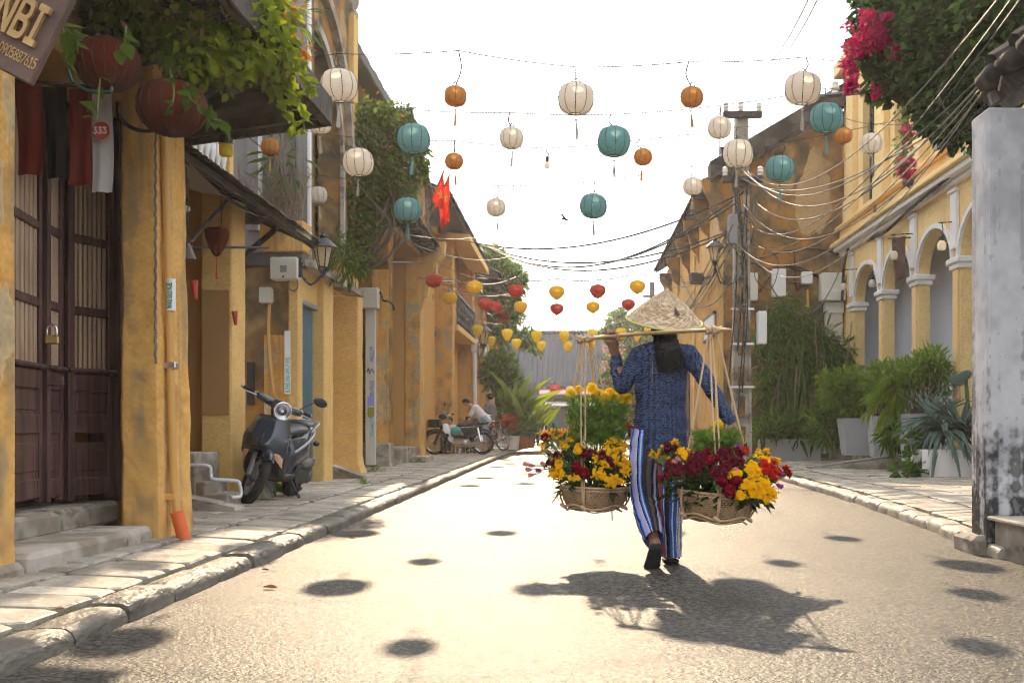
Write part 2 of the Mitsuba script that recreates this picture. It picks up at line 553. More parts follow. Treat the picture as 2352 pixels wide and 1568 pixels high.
# pavements: an earth bed with stones laid in it
pl = add('pavement', box(-7, -2.02, -58, 64, -.02, ZK - .02), 'joint_dirt', smooth=False, kind='structure')
yy = np.linspace(-58, 64, 123)
V = []
for y in yy:
    V += [(kr(y) + .1, y, ZK - .02), (14, y, ZK - .02)]
q = [(2 * i, 2 * i + 1, 2 * i + 3, 2 * i + 2) for i in range(len(yy) - 1)]
pr = add('pavement', tm(V, q), 'joint_dirt', smooth=False, kind='structure')


def stone(x0, x1, y0, y1, z, tilt=.003, r=.009, slope=0.0):
    """A worn slab: irregular outline, rounded edge, slightly tilted."""
    j = lambda s: rng.normal() * s
    c = [(x0 + j(r * .6), y0 + j(r * .6)), (x1 + j(r * .6), y0 + j(r * .6)), (x1 + j(r * .6), y1 + j(r * .6)), (x0 + j(r * .6), y1 + j(r * .6))]
    P = []
    for k in range(4):
        a, b = np.array(c[k]), np.array(c[(k + 1) % 4])
        for t in (.12, .5, .88):
            P.append(a + (b - a) * t + rng.normal(size=2) * r * .45)
    P = np.array(P); m = P.mean(0)
    tx, ty = rng.normal() * tilt + slope * .3, rng.normal() * tilt
    zf = lambda Q, dz: np.column_stack([Q, z + dz + (Q[:, 0] - m[0]) * tx / .3 + (Q[:, 1] - m[1]) * ty / .3])
    inner = m + (P - m) * (1 - 2 * r / max(.08, min(x1 - x0, y1 - y0)))
    V = np.vstack([zf(P, -.08), zf(P, -r * .8), zf(inner, rng.normal() * .0015), zf(m[None], .001)])
    n = len(P)
    f = []
    for i in range(n):
        k = (i + 1) % n
        f += [(i, k, n + k), (i, n + k, n + i), (n + i, n + k, 2 * n + k), (n + i, 2 * n + k, 2 * n + i), (2 * n + i, 2 * n + k, 3 * n)]
    return trimesh.Trimesh(V, f, process=False)


def lay(parent, x_of, widths, y0, y1, limit, dy, gap=.011, side=-1):
    rest = {0: [], 1: [], 2: []}
    x = 0.0
    for w in widths:
        y = y0 + rng.random() * .2
        while y < y1:
            h = dy * (.8 + .5 * rng.random())
            k = int(rng.integers(3))
            a = x_of(y)
            off = abs(a + x + w / 2 - (KL if side < 0 else kr(y)))
            s = stone(a + x + gap / 2, a + x + w - gap / 2, y + gap / 2, y + h - gap / 2, ZK + (ZP - ZK) * min(1, off / .85) + rng.normal() * .0025, slope=side * (ZP - ZK) / .85 * (off < .85))
            if y < limit:
                add('paving_slab', s, f'paving_stone_{k}', parent, smooth=False)
            else:
                rest[k].append(s)
            y += h
        x += w
    for k in rest:
        if rest[k]:
            add('far_paving', rest[k], f'paving_stone_{k}', parent, smooth=False, kind='stuff')


# left side: rows run along the kerb, counted from the kerb inwards
lay(pl, lambda y: -2.13 - .43, [.43], 3.2, 46, 14, .30)
lay(pl, lambda y: -2.13 - .86, [.43], 3.2, 46, 14, .27)
lay(pl, lambda y: -2.13 - 1.29, [.43], 3.2, 46, 14, .29)
lay(pl, lambda y: -2.13 - 1.72, [.43], 7.9, 46, 13, .31)
lay(pr, lambda y: kr(y) + .24, [.42, .44, .42, .46], 7.4, 46, 13, .30, side=1)
lay(pr, lambda y: kr(y) + 1.98, [.5, .5, .5, .6], 7.8, 26, 12, .36, side=1)


def kerb_piece(xa, y0, y1, side, top, w=.2, rough=.012):
    """One kerb block along y, rounded on the road side (side=+1: road lies to +x)."""
    prof = np.array([(0, -.08), (0, top - .045), (-.012, top - .018), (-.04, top - .003), (-w * .6, top + .002), (-w, top - .004), (-w, -.08)])
    prof[:, 0] *= side
    n = 6
    V = []
    for i in range(n + 1):
        t = i / n
        y = y0 + (y1 - y0) * t
        e = .012 if i in (0, n) else 0
        for (px_, pz_) in prof:
            nx = (meshkit.fbm(np.array([y * 5, pz_ * 20, px_ * 20]), 3, 3) - .5) * rough * 2
            V.append((xa(y) + px_ + side * (nx - e), y, pz_ + (nx - e) * (pz_ > 0)))
    m = len(prof)
    f = []
    for i in range(n):
        for k in range(m - 1):
            f.append((i * m + k, i * m + k + 1, (i + 1) * m + k + 1, (i + 1) * m + k))
    V = np.array(V)
    mesh = tm(V, f)
    caps = [[s * m + k for k in range(m)] for s in (0, n)]
    extra = []
    for c in caps:
        for k in range(1, m - 1):
            extra.append((c[0], c[k], c[k + 1]))
    return trimesh.Trimesh(V, np.vstack([mesh.faces, extra]), process=False)


kl = key_for('kerb'); tag(kl, kind='structure')
krk = key_for('kerb'); tag(krk, kind='structure')
for kk, xa, side, y, lim, step in ((kl, lambda y: KL, 1, 2.4, 26, .62), (krk, kr, -1, 7.2, 26, .42)):
    far = []
    while y < 60:
        L = step * (.8 + .5 * rng.random()) * (1 if y < 26 else 3)
        top = ZK + .008 + rng.normal() * .005
        off = rng.normal() * (.006 if side > 0 else .012)
        pc = kerb_piece(lambda v, off=off: xa(v) + off, y + .007, y + L - .007, side, top, .17, .007 if side > 0 else .018)
        if y < lim:
            add('kerb_stone', pc, 'kerb_stone' if side > 0 else 'paving_stone_1', kk, smooth=40)
        else:
            far.append(pc)
        y += L
    add('far_stones', far, 'kerb_stone' if side > 0 else 'paving_stone_1', kk, smooth=40, kind='stuff')

# fallen leaves and little weeds
for (px, py, s, lab) in ((805, 1232, .10, 'curled brown leaf lying against the left kerb past the scooter'), (605, 1350, .085, 'flat dry brown leaf on the asphalt by the left kerb'),
                         (618, 1311, .05, 'small tan leaf in the gutter of the left kerb'), (150, 1401, .05, 'small red brown leaf lying on the left paving slabs')):
    z = ZK + .012 if px < 200 else .004
    d = (CH - z) * F / (py - CY)
    c = W(px, py, d)
    m = leafmesh(s, s * .5, .35, 5, .8, -.06)
    m.vertices[:, 2] += .004 * np.sin(m.vertices[:, 1] * 60)
    m.apply_transform(trs(c + [0, 0, .006], rng.uniform(0, 360)))
    add('fallen_leaf', m, 'dry_leaf', smooth=True, label=lab, cat='leaf', group='dry leaves on the ground')
pts, dirs, sz = [], [], []
for _ in range(420):
    y = rng.choice([4.2, 4.7, 5.2, 5.9, 7.5, 8.4, 9.6, 10.5]) + rng.normal() * .12
    x = rng.choice([-2.13, -2.56, -2.13]) + rng.normal() * .012
    pts.append((x, y, ZK - .012)); dirs.append(rng.normal(size=3) * [.7, .7, .2] + [0, 0, .6]); sz.append(rng.uniform(.012, .03))
add('moss', scatter(LEAF_MINI, pts, dirs, sz), 'leaf_mid', smooth=False, label='moss and tiny weeds growing in the joints of the left paving', cat='moss', kind='stuff')


def weed(x, y, z, lab, n=26, s=.14):
    p = np.tile([x, y, z], (n, 1)) + rng.normal(size=(n, 3)) * [.05, .05, 0]
    t = thing('weed', lab, 'weed', 'weeds at the foot of the left walls')
    d = rnd_dirs(n, (0, 0, .9), .6)
    add('leaf_tuft', scatter(LEAF_NARROW, p, d, rng.uniform(.5, 1.1, n) * s), 'leaf_bright', t, smooth=True, kind='stuff')


weed(-2.62, 14.2, ZP, 'tuft of green weeds behind the rear wheel of the scooter')
weed(-3.15, 17.8, ZP, 'tuft of weeds at the flared foot of the yellow column')
weed(-3.1, 22.2, ZP, 'tuft of weeds beside the concrete step of the orange porch')
weed(-2.95, 7.7, .21, 'small dark weed growing on the grey step by the brown doors', 14, .07)


# ================================================================== left side of the street
def rough_box(x0, x1, y0, y1, z0, z1, c=.015, amp=.01, e=.16):
    """A plastered block with uneven faces and worn edges."""
    M = to_man(box(x0, x1, y0, y1, z0, z1, c)).refine_to_length(e)
    m = from_man(M); m.merge_vertices()
    n = m.vertex_normals
    k = meshkit.fbm(m.vertices * 3.1, 3, 1) - .5 + .5 * (meshkit.fbm(m.vertices * 13, 2, 2) - .5)
    m.vertices = m.vertices + n * (k * amp * 2)[:, None]
    return m


def flared(m, side, y0, x, amt, h):
    """Widens the foot of a pier."""
    v = m.vertices
    t = np.clip((h - v[:, 2]) / h, 0, 1) ** 2
    s = np.where(v[:, 0] > (v[:, 0].max() + v[:, 0].min()) / 2, 1, 0)
    v[:, 0] += t * amt * s
    v[:, 1] -= t * amt * .7 * (v[:, 1] < (v[:, 1].max() + v[:, 1].min()) / 2)
    m.vertices = v
    return m


# ---------------------------------------------------------------- nearest house with the brown doors
h1 = thing('shop_house', 'nearest ochre house on the left with folding brown wooden doors up two grey steps', 'house', 'old houses along the left side')
add('pier', rough_box(-3.32, -2.76, 5.05, 5.60, .14, 4.2, .02, .012), 'ochre', h1, smooth=35)
pb = rough_box(-2.93, -2.73, 7.30, 7.90, ZP - .06, 4.2, .02, .014, .1)
pb.vertices[:, 0] += np.clip((3.2 - pb.vertices[:, 2]) / 3.2, 0, 1) * .07 * (pb.vertices[:, 0] > -2.83)
add('pier', pb, 'ochre', h1, smooth=35)
add('side_wall', box(-6.5, -3.06, 7.98, 8.2, 0, 4.2), 'ochre', h1, smooth=False)
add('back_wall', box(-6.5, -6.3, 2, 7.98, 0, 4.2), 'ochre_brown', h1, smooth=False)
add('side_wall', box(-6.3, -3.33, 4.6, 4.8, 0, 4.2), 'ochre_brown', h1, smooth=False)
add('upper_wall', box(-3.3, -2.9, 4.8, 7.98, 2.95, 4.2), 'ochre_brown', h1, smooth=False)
add('ceiling', box(-6.3, -3.31, 4.8, 7.97, 2.96, 3.1), 'dark_wood', h1, smooth=False)
add('floor', box(-6.3, -3.32, 4.85, 7.97, .0, .335), 'concrete', h1, smooth=False)
s_ = add('step', rough_box(-3.4, -2.72, 4.0, 5.62, ZP - .1, .175, .03, .008), 'concrete', h1, smooth=35)
add('step', rough_box(-3.4, -2.71, 5.66, 7.29, ZP - .1, .21, .03, .008), 'concrete', h1, smooth=35)
add('threshold', rough_box(-3.45, -3.10, 5.62, 6.85, .19, .335, .025, .006), 'concrete', h1, smooth=35)
add('threshold', rough_box(-3.45, -3.11, 6.86, 7.72, .19, .34, .025, .006), 'concrete', h1, smooth=35)
jam = add('door_frame', [box(-3.24, -3.10, 7.72, 7.90, .34, 2.95, .01), box(-3.33, -3.24, 7.74, 7.97, .34, 2.95, .01)], 'door_wood', h1, smooth=False)
add('door_frame', box(-3.30, -3.12, 5.66, 5.80, .34, 2.95, .01), 'door_wood', h1, smooth=False)


def door_leaf(A, B, z0, z1, nbar, label, gap=None):
    """Folding leaf from A to B (plan points): bars above, two panels below."""
    A, B = np.array(A, float), np.array(B, float)
    L = np.linalg.norm(B - A); u = (B - A) / L
    M = np.eye(4); M[:2, 0] = u; M[:2, 1] = [-u[1], u[0]]; M[:2, 3] = A; M[2, 3] = 0
    if M[1, 1] * 1 + 0 > 0 or True:
        pass
    t = .045
    d = add('door', moved(cat_([box(0, .055, 0, t, z0, z1, .006), box(L - .055, L, 0, t, z0, z1, .006)]), M), 'door_wood', h1, smooth=False, label=label)
    rails = [z0 + .09, .86, 1.13, 1.60, 2.07, z1 - .07]
    for z in rails[:-1]:
        hh = .06 if z in (rails[0], .86, 1.13) else .028
        add('rail', moved(box(.05, L - .05, -.004, t + .004, z - hh, z + hh, .008), M), 'door_wood', d, smooth=False)
    add('sill_moulding', moved(box(-.005, L + .005, -.03, t + .02, 1.195, 1.225, .01), M), 'door_wood', d, smooth=False)
    add('panel', moved(box(.05, L - .05, .012, .032, .92, 1.08, 0), M), 'door_wood', d, smooth=False)
    add('panel', moved(box(.075, L - .075, .006, .036, .94, 1.06, .006), M), 'door_wood', d, smooth=False)
    top = .80 if gap is None else gap
    add('panel', moved(box(.05, L - .05, .012, .032, z0 + .14, top, 0), M), 'door_wood', d, smooth=False)
    add('panel', moved(box(.08, L - .08, .004, .038, z0 + .19, top - .05, .008), M), 'door_wood', d, smooth=False)
    bw = (L - .11) / nbar
    for i in range(nbar):
        x = .055 + bw * (i + .5)
        add('bar', moved(box(x - bw * .30, x + bw * .30, .012, .034, 1.19, z1 - .05, .006), M), 'bar_wood', d, smooth=False)
    return d, M, L


l1, M1, L1 = door_leaf((-3.17, 6.36), (-3.275, 6.97), .38, 2.9, 6, 'brown folding door leaf nearest the left pier')
l2, M2, L2 = door_leaf((-3.255, 7.0), (-3.29, 7.29), .37, 2.9, 5, 'narrow middle door leaf with the padlock')
l3, M3, L3 = door_leaf((-3.27, 7.32), (-3.13, 7.70), .36, 2.9, 7, 'right door leaf with a dark gap in its lower panel', .74)
add('door', box(-3.34, -3.20, 5.82, 6.34, .38, 2.9, .01), 'door_wood', h1, smooth=False)
c = W(119, 770, 6.93)
pk = thing('padlock', 'brass padlock with a bright steel shackle hanging on the brown doors', 'padlock')
add('body', moved(box(-.04, .04, -.014, .014, -.055, .0, .008), trs(c, 12)), 'brass', pk)
a = np.linspace(0, np.pi, 12)
sh = np.stack([.028 * np.cos(a), 0 * a, .03 + .032 * np.sin(a)], 1)
add('shackle', moved(tube(np.vstack([[.028, 0, -.01], sh, [-.028, 0, -.01]]), .008, 8), trs(c, 12)), 'chrome', pk, smooth=True)
c = W(127, 875, 6.9)
add('door_hasp', moved(box(-.05, .05, -.02, .02, -.03, .03, .008), trs(c, 15)), 'door_wood', h1, smooth=False)

# canopy above the pavement with the vine lying on it
cp = thing('canopy', 'dark brown timber canopy roof over the nearest left doorway', 'canopy')
prof = [(-3.3, 3.18), (-1.98, 3.36), (-1.98, 3.44), (-3.3, 3.26)]
add('deck', prism(prof, 3.0, 'xz', 6.0), 'dark_wood', cp, smooth=False)
for y in np.linspace(6.1, 8.9, 6):
    add('rafter', prism([(-3.3, 3.08), (-2.0, 3.27), (-2.0, 3.355), (-3.3, 3.175)], .06, 'xz', y), 'dark_wood', cp, smooth=False)
add('fascia', box(-2.02, -1.94, 5.95, 9.03, 3.24, 3.47, .01), 'dark_wood', cp, smooth=False)
add('fascia', prism([(-3.3, 3.05), (-1.94, 3.24), (-1.94, 3.47), (-3.3, 3.30)], .05, 'xz', 9.0), 'dark_wood', cp, smooth=False)

# carved sign board
sg_ = thing('sign_board', 'tilted brown wooden shop sign with raised golden letters in the top left corner', 'sign')
c0 = W(60, 190, 4.55)
u = np.array([math.cos(math.radians(-27)), .06, math.sin(math.radians(-27))]); u /= np.linalg.norm(u)
v = np.array([math.sin(math.radians(36)), 0, math.cos(math.radians(36))])
MS = frame(c0, u, v)                      # local origin at the board's lower right corner
mat('sign_wood', wood_((.125, .07, .052), (.09, .05, .038), 12, 14), .7)
mat('sign_letter', wood_((.50, .32, .12), (.36, .21, .075), 20, 20), .6)
add('board', moved(box(-1.5, .015, 0, .47, -.045, 0, .006), MS), 'sign_wood', sg_, smooth=False)


def letters(parent, text, height, M, bsdf, depth=.012, sx=1.0, bold=False, right=False, spacing=None, name='letter'):
    """Each letter a part of its sign."""
    x = 0.0
    L = []
    for ch in text:
        if ch == ' ':
            x += height * .35 * sx; continue
        m = meshkit.text_mesh(ch, height, depth, bold)
        v = np.array(m.vertices); v[:, 0] = (v[:, 0] - v[:, 0].min()) * sx
        w = v[:, 0].max(); v[:, 0] += x; m.vertices = v
        x += w + height * (.14 if spacing is None else spacing) * sx
        L.append(m)
    for m in L:
        if right:
            m.apply_translation([-x, 0, 0])
        add(name, moved(m, M), bsdf, parent, smooth=False)


letters(sg_, 'BINBI', .165, MS @ trs((-.022, .140, .0)), 'sign_letter', .025, .47, True, True, .12)
letters(sg_, 'HOC ĐT 0905887615', .046, MS @ trs((.008, .058, .0)), 'sign_letter', .006, .44, False, True, .14)
letters(sg_, 'IN.Shop', .052, MS @ trs((.006, .39, .0)), 'sign_letter', .008, .62, False, True, .08)

# clothes hanging in the doorway
def cloth(px0, px1, py0, py1, d, bsdf, label, cat='cloth', group='clothes hanging in the left doorway', fold=.012, n=18):
    a, b = W(px0, py0, d), W(px1, py1, d)
    xs, zs = np.linspace(a[0], b[0], n + 1), np.linspace(a[2], b[2], 15)
    X, Z = np.meshgrid(xs, zs, indexing='ij')
    ph = rng.uniform(0, 6)
    tt = (a[2] - Z) / (a[2] - b[2])
    Y = d + fold * np.sin((X - a[0]) / max(.02, (b[0] - a[0])) * 9 + ph + tt) * (.4 + tt) + .02 * tt
    X = X + .02 * np.sin(tt * 3 + ph) * tt
    V = np.stack([X, Y, Z], -1).reshape(-1, 3)
    i, j = np.meshgrid(np.arange(n), np.arange(14), indexing='ij')
    q = np.stack([i * 15 + j, (i + 1) * 15 + j, (i + 1) * 15 + j + 1, i * 15 + j + 1], -1).reshape(-1, 4)
    return add('hanging_cloth', tm(V, q), bsdf, smooth=True, label=label, cat=cat, group=group)


cloth(34, 96, 190, 400, 6.5, 'cloth_red', 'dusty red cloth hanging nearest the left pier')
cloth(100, 152, 200, 408, 6.6, 'cloth_black', 'black cloth hanging between the two red ones')
cloth(158, 212, 205, 424, 6.65, 'cloth_red', 'dark red cloth hanging beside the white shirt')
wc = cloth(205, 256, 215, 440, 6.75, 'cloth_white', 'long white shirt with a round red badge hanging by the doors')
c = W(232, 300, 6.70)
dk = trimesh.creation.cylinder(.052, .004, sections=28)
add('badge', moved(dk, trs(c, 0, 1, 90)), 'red_paint', wc, smooth=False)
letters(wc, '333', .04, frame(c + [-.045, -.004, -.02], [1, 0, 0], [0, 0, 1]), 'white_paint', .002, .8, True, name='digit')
add('clothes_rail', tube([W(20, 185, 6.5), W(270, 205, 6.8)], .012, 8), 'dark_wood', smooth=True, label='thin dark rail that the clothes hang from', cat='rail')

# conduit on the pier
cd = thing('conduit_pipe', 'yellow corrugated conduit running down the nearest pier into an orange sleeve', 'pipe')
A, B = W(374, 310, 7.40), W(398, 1196, 7.42)
A[0] -= .0
path = np.linspace(A, B, 420)
path[:, 0] = np.interp(path[:, 2], [path[-1, 2], path[-1, 2] + .25, path[0, 2]], [-2.60, -2.63, -2.69])
path[:, 1] = 7.42
r = .026 + .0022 * np.cos(np.arange(420) * np.pi)
add('tube', tube(path, r, 14), 'pipe_yellow', cd, smooth=True)
for z in (1.22, .36):
    add('clamp', box(-2.70, -2.605, 7.385, 7.46, z, z + .045, .008), 'steel' if z > 1 else 'pipe_yellow', cd, smooth=False)
slv = moved(trimesh.creation.cylinder(.043, .2, sections=20), trs(np.array([-2.575, 7.40, .19]), 0, 1, 8, -12))
add('sleeve', slv, 'orange_plastic', cd, smooth=30)
tape = add('label_tape', moved(lathe([(.031, 0), (.031, .21)], 16), trs([-2.647, 7.42, 1.60])), 'white_paint', cd, smooth=True)
mat('green_print', (.02, .24, .13), .6)
mat('blue_print', (.08, .09, .42), .6)
mat('teal_print', (.03, .33, .33), .6)
letters(cd, 'WAE EEU AJE', .036, frame([-2.628, 7.387, 1.615], [0, 0, 1], [-1, 0, 0]), 'green_print', .003, .5, True, name='character')
ch_ = thing('conduit_pipe', 'thin grey chain like cable running down the pier beside the conduit', 'cable')
add('chain', tube(np.array([[-2.70 + .004 * math.sin(k * 2.1), 7.295 + .003 * math.cos(k * 2.1), 2.9 - k * .03] for k in range(56)]), .008, 5), 'grey_wood', ch_, smooth=True)
hp = bez([W(157, 160, 6.2), W(170, 190, 6.2), W(205, 210, 6.15), W(250, 212, 6.1), W(258, 200, 6.1)], 8)
mat('hose_green', (.02, .07, .055), .4)
add('hose', tube(hp, .010, 8), 'hose_green', smooth=True, label='dark green hose looped above the white shirt', cat='hose', group='hoses looped by the left doorway')
hp = bez([W(270, 235, 6.9), W(275, 270, 6.9), W(310, 297, 6.9), W(360, 300, 6.9), W(384, 286, 6.9)], 8)
add('hose', tube(hp, .012, 8), 'black_metal', smooth=True, label='dark hose looped under the big red lantern', cat='hose', group='hoses looped by the left doorway')

# ---------------------------------------------------------------- second house: recessed porch and steps
h2 = thing('shop_house', 'second ochre house on the left with a deep brown porch above concrete steps', 'house', 'old houses along the left side')
p2 = rough_box(-3.60, -3.30, 10.9, 11.35, ZP, 3.1, .015, .006)
add('pillar', p2, 'ochre_pale', h2, smooth=35)
add('painted_panel', box(-3.585, -3.325, 10.885, 10.9, .95, 2.15), 'ochre_brown', h2, smooth=False)
add('porch_wall', box(-5.2, -3.60, 11.12, 11.3, ZP, 4.2), 'ochre_soft', h2, smooth=False)
add('porch_floor', box(-5.2, -3.42, 10.2, 11.1, 0, .60, .01), 'concrete', h2, smooth=False)
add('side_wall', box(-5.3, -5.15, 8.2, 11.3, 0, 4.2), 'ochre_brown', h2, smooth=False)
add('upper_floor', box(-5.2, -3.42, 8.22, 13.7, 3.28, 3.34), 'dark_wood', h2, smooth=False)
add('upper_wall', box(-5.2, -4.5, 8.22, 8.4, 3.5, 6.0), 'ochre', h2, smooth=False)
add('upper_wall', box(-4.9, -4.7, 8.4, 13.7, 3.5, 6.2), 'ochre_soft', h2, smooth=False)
add('post', box(-3.66, -3.5, 11.5, 11.62, 3.34, 4.75, .01), 'ochre_pale', h2, smooth=False)
add('upper_beam', box(-3.7, -3.4, 8.3, 13.7, 4.75, 4.98, .01), 'dark_wood', h2, smooth=False)
ba = add('balustrade', box(-3.58, -3.46, 8.3, 11.45, 3.76, 3.83, .01), 'white_paint', h2, smooth=False)
bp = lathe([(.012, 0), (.03, .02), (.03, .05), (.018, .08), (.035, .16), (.038, .2), (.016, .33), (.028, .38), (.03, .42)], 8)
bd = mikit.ply(bp, 'white_paint', 40)
for y in np.arange(9.3, 11.4, .17):
    add('baluster', bd, 'white_paint', ba, M=trs([-3.52, y, 3.34]))
for k, (x1, zt) in enumerate(((-3.56, .46), (-3.34, .34), (-3.14, .225))):
    add('step', rough_box(-3.7 if k == 0 else -3.45, x1, 10.22, 10.88, ZP - .06, zt, .012, .006), 'concrete', h2, smooth=35)
rp = thing('ramp', 'low concrete ramp sloping down at the near side of the porch steps', 'ramp', 'concrete wheel ramps on the left pavement')
add('slab', prism([(-3.5, ZP - .05), (-3.5, .27), (-2.92, .15), (-2.9, ZP - .02), (-2.9, ZP - .05)], .28, 'xz', 9.7), 'concrete', rp, smooth=False)
rp = thing('ramp', 'concrete ramp sloping down behind the porch steps and the scooter', 'ramp', 'concrete wheel ramps on the left pavement')
add('slab', prism([(-3.62, ZP - .05), (-3.62, .60), (-3.4, .56), (-3.14, .22), (-3.10, ZP - .05)], .3, 'xz', 11.4), 'concrete', rp, smooth=False)
rp = thing('ramp', 'concrete ramp to the right of the scooter below the blue door', 'ramp', 'concrete wheel ramps on the left pavement')
add('slab', prism([(-3.62, ZP - .05), (-3.62, .36), (-3.45, .33), (-2.93, .15), (-2.9, ZP - .05)], .34, 'xz', 15.6), 'concrete', rp, smooth=False)
pv = [W(430, 1068, 10.1), W(478, 1070, 10.1), W(484, 1090, 10.1), W(490, 1100, 10.05), W(540, 1104, 10.1), W(550, 1112, 10.1), W(552, 1138, 10.1), W(532, 1142, 9.95)]
add('drain_pipe', tube(bez(pv, 6), .017, 10), 'pvc', smooth=True, label='white plastic drain pipe running down over the porch steps', cat='pipe')
pot = thing('potted_plant', 'green plant in a grey pot half hidden behind the scooter', 'plant')
add('pot', moved(lathe([(.0, 0), (.10, 0), (.13, .22), (.12, .22), (.10, .19), (0, .19)], 16), trs([-3.22, 11.75, ZP])), 'pot_grey', pot)
n = 46
pp = np.tile([-3.22, 11.75, ZP + .2], (n, 1)) + rng.normal(size=(n, 3)) * [.04, .04, .12]
foliage(pot, LEAF_OVAL, pp, rnd_dirs(n, (0, -.2, .8)), rng.uniform(.14, .3, n), 'leaf_bright', 10)

aw = thing('awning', 'dark rusty tin awning over the second doorway with a ragged edge', 'awning')


def corrug(x0, z0, x1, z1, ya, yb, n=46, amp=.012, th=.006):
    """Corrugated sheet falling from (x0, z0) to (x1, z1), waves along y."""
    ys = np.linspace(ya, yb, n * 4 + 1)
    V = []
    for k, (x, z) in enumerate(((x0, z0), ((x0 + x1) / 2, (z0 + z1) / 2 - .015), (x1, z1))):
        for y in ys:
            w = amp * math.sin(y * 2 * math.pi / ((yb - ya) / n))
            e = (rng.random() * .03 if k == 2 else 0) + (.05 * meshkit.fbm(np.array([y * 2, 0, 0]), 2) if k == 2 else 0)
            V.append((x + e, y, z + w - e * .4))
    m = len(ys)
    q = [(k * m + i, k * m + i + 1, (k + 1) * m + i + 1, (k + 1) * m + i) for k in range(2) for i in range(m - 1)]
    a = tm(V, q)
    b = tm(np.array(V) + [0, 0, -th], np.array(q)[:, ::-1])
    return cat_([a, b])


add('roof_sheet', corrug(-4.3, 3.60, -2.92, 2.96, 8.05, 13.0), 'rusty_tin', aw, smooth=30)
add('edge_beam', box(-3.02, -2.95, 8.1, 12.95, 2.87, 2.94, .01), 'dark_wood', aw, smooth=False)
for y in (8.3, 9.5, 10.7, 11.9, 12.85):
    add('rafter', prism([(-4.3, 3.48), (-2.96, 2.87), (-2.96, 2.93), (-4.3, 3.54)], .06, 'xz', y), 'dark_wood', aw, smooth=False)
add('brace', tube([W(548, 436, 10.8), W(436, 556, 10.6)], .026, 6), 'grey_wood', aw, smooth=False)
add('brace', tube([W(655, 508, 12.6), W(488, 650, 11.3)], .032, 6), 'dark_wood', aw, smooth=False)
tp = []
for i in range(17):
    for j in range(9):
        a, b = i / 16, j / 8
        tp.append(np.array([-4.1 + a * 1.15, 8.4 + b * 2.6, 3.36 - a * .5 - .12 * math.sin(b * math.pi) * (1 - a * .4) + .03 * math.sin(a * 14 + b * 5)]))
mat('tarp', (.30, .27, .23), .8)
add('tarpaulin', tm(tp, [(i * 9 + j, i * 9 + j + 1, (i + 1) * 9 + j + 1, (i + 1) * 9 + j) for i in range(16) for j in range(8)]), 'tarp', aw, smooth=True)
fl = thing('tube_lamp', 'unlit fluorescent tube in a pale metal fitting under the awning edge', 'lamp')
A, B = W(600, 464, 11.2), W(714, 540, 12.4)
add('fitting', tube([A, B], .022, 6), 'steel', fl, smooth=False)
add('tube', tube([A + [.0, -.03, -.045], B + [0, -.03, -.045]], .013, 8), 'lamp_glass', fl, smooth=True)
add('metal_rail', tube([W(425, 567, 10.3), W(618, 569, 11.0)], .012, 4), 'grey_dark', smooth=False, label='thin slotted metal rail across the porch under the awning', cat='rail')
bl = thing('bell_lamp', 'grey bell shaped lamp shade hanging at the edge of the nearest pier', 'lamp')
c = W(432, 596, 8.6)
add('shade', moved(lathe([(.062, 0), (.06, .005), (.040, .06), (.022, .105), (.012, .125), (.0, .13)], 20), trs(c)), 'grey_wood', bl, smooth=40)
add('cord', tube([c + [0, 0, .12], c + [0, 0, .62]], .004, 5), 'dark_cable', bl)
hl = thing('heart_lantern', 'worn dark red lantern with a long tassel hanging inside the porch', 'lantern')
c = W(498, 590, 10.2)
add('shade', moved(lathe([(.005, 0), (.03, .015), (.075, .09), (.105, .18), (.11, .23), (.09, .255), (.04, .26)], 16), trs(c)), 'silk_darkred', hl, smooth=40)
add('tassel', tube([c, c - [0, 0, .2]], [.004, .012], 6), 'red_paint', hl)
for (px, py, d, lab) in ((429, 480, 8.9, 'small clear bulb hanging under the awning beside the nearest pier'), (508, 548, 10.4, 'small bulb beside the worn red lantern in the porch')):
    t = thing('light_bulb', lab, 'bulb', 'small bulbs in the left porch'); c = W(px, py, d)
    add('glass', ball(c, .028, 2), 'bulb_glass', t, smooth=True); add('holder', tube([c + [0, 0, .02], c + [0, 0, .08]], .014, 8), 'black_metal', t)
    add('cord', tube([c + [0, 0, .08], c + [0, 0, .4]], .004, 5), 'dark_cable', t)
for (px, py, d, lab) in ((452, 665, 8.15, 'small red incense holder on the edge of the nearest pier'), (543, 730, 10.85, 'small red incense holder on the porch pillar')):
    c = W(px, py, d)
    add('incense_holder', tube([c + [-.012, -.02, .06], c + [0, -.02, -.07]], [.03, .014], 8), 'red_paint', smooth=False, label=lab, cat='incense holder', group='red incense holders on the left piers')

# ---------------------------------------------------------------- third, tall grey house
h3 = thing('tall_house', 'tall weathered house with grey side wall, upstairs arch and blue shutter door', 'house', 'old houses along the left side')
add('wall', rough_box(-5.0, -3.38, 13.8, 13.98, ZP - .05, 2.85, .01, .008), 'moldy_plaster', h3, smooth=35)
add('patch', box(-3.78, -3.48, 13.77, 13.795, .15, 1.95), 'ochre', h3, smooth=False)
add('pilaster', rough_box(-3.48, -3.365, 13.76, 14.0, .15, 2.9, .01, .004), 'ochre_pale', h3, smooth=35)
add('ledge', rough_box(-3.80, -3.27, 13.65, 14.1, 2.95, 3.32, .015, .006), 'ochre', h3, smooth=35)
add('band', rough_box(-4.2, -3.29, 13.72, 14.0, 2.78, 2.95, .01, .01), 'grey_dark', h3, smooth=35)
add('pier', rough_box(-3.9, -3.295, 14.9, 15.45, ZP - .05, 2.85, .015, .006), 'ochre_pale', h3, smooth=35)
add('lintel', box(-3.7, -3.39, 14.0, 14.9, 2.42, 2.85), 'ochre_pale', h3, smooth=False)
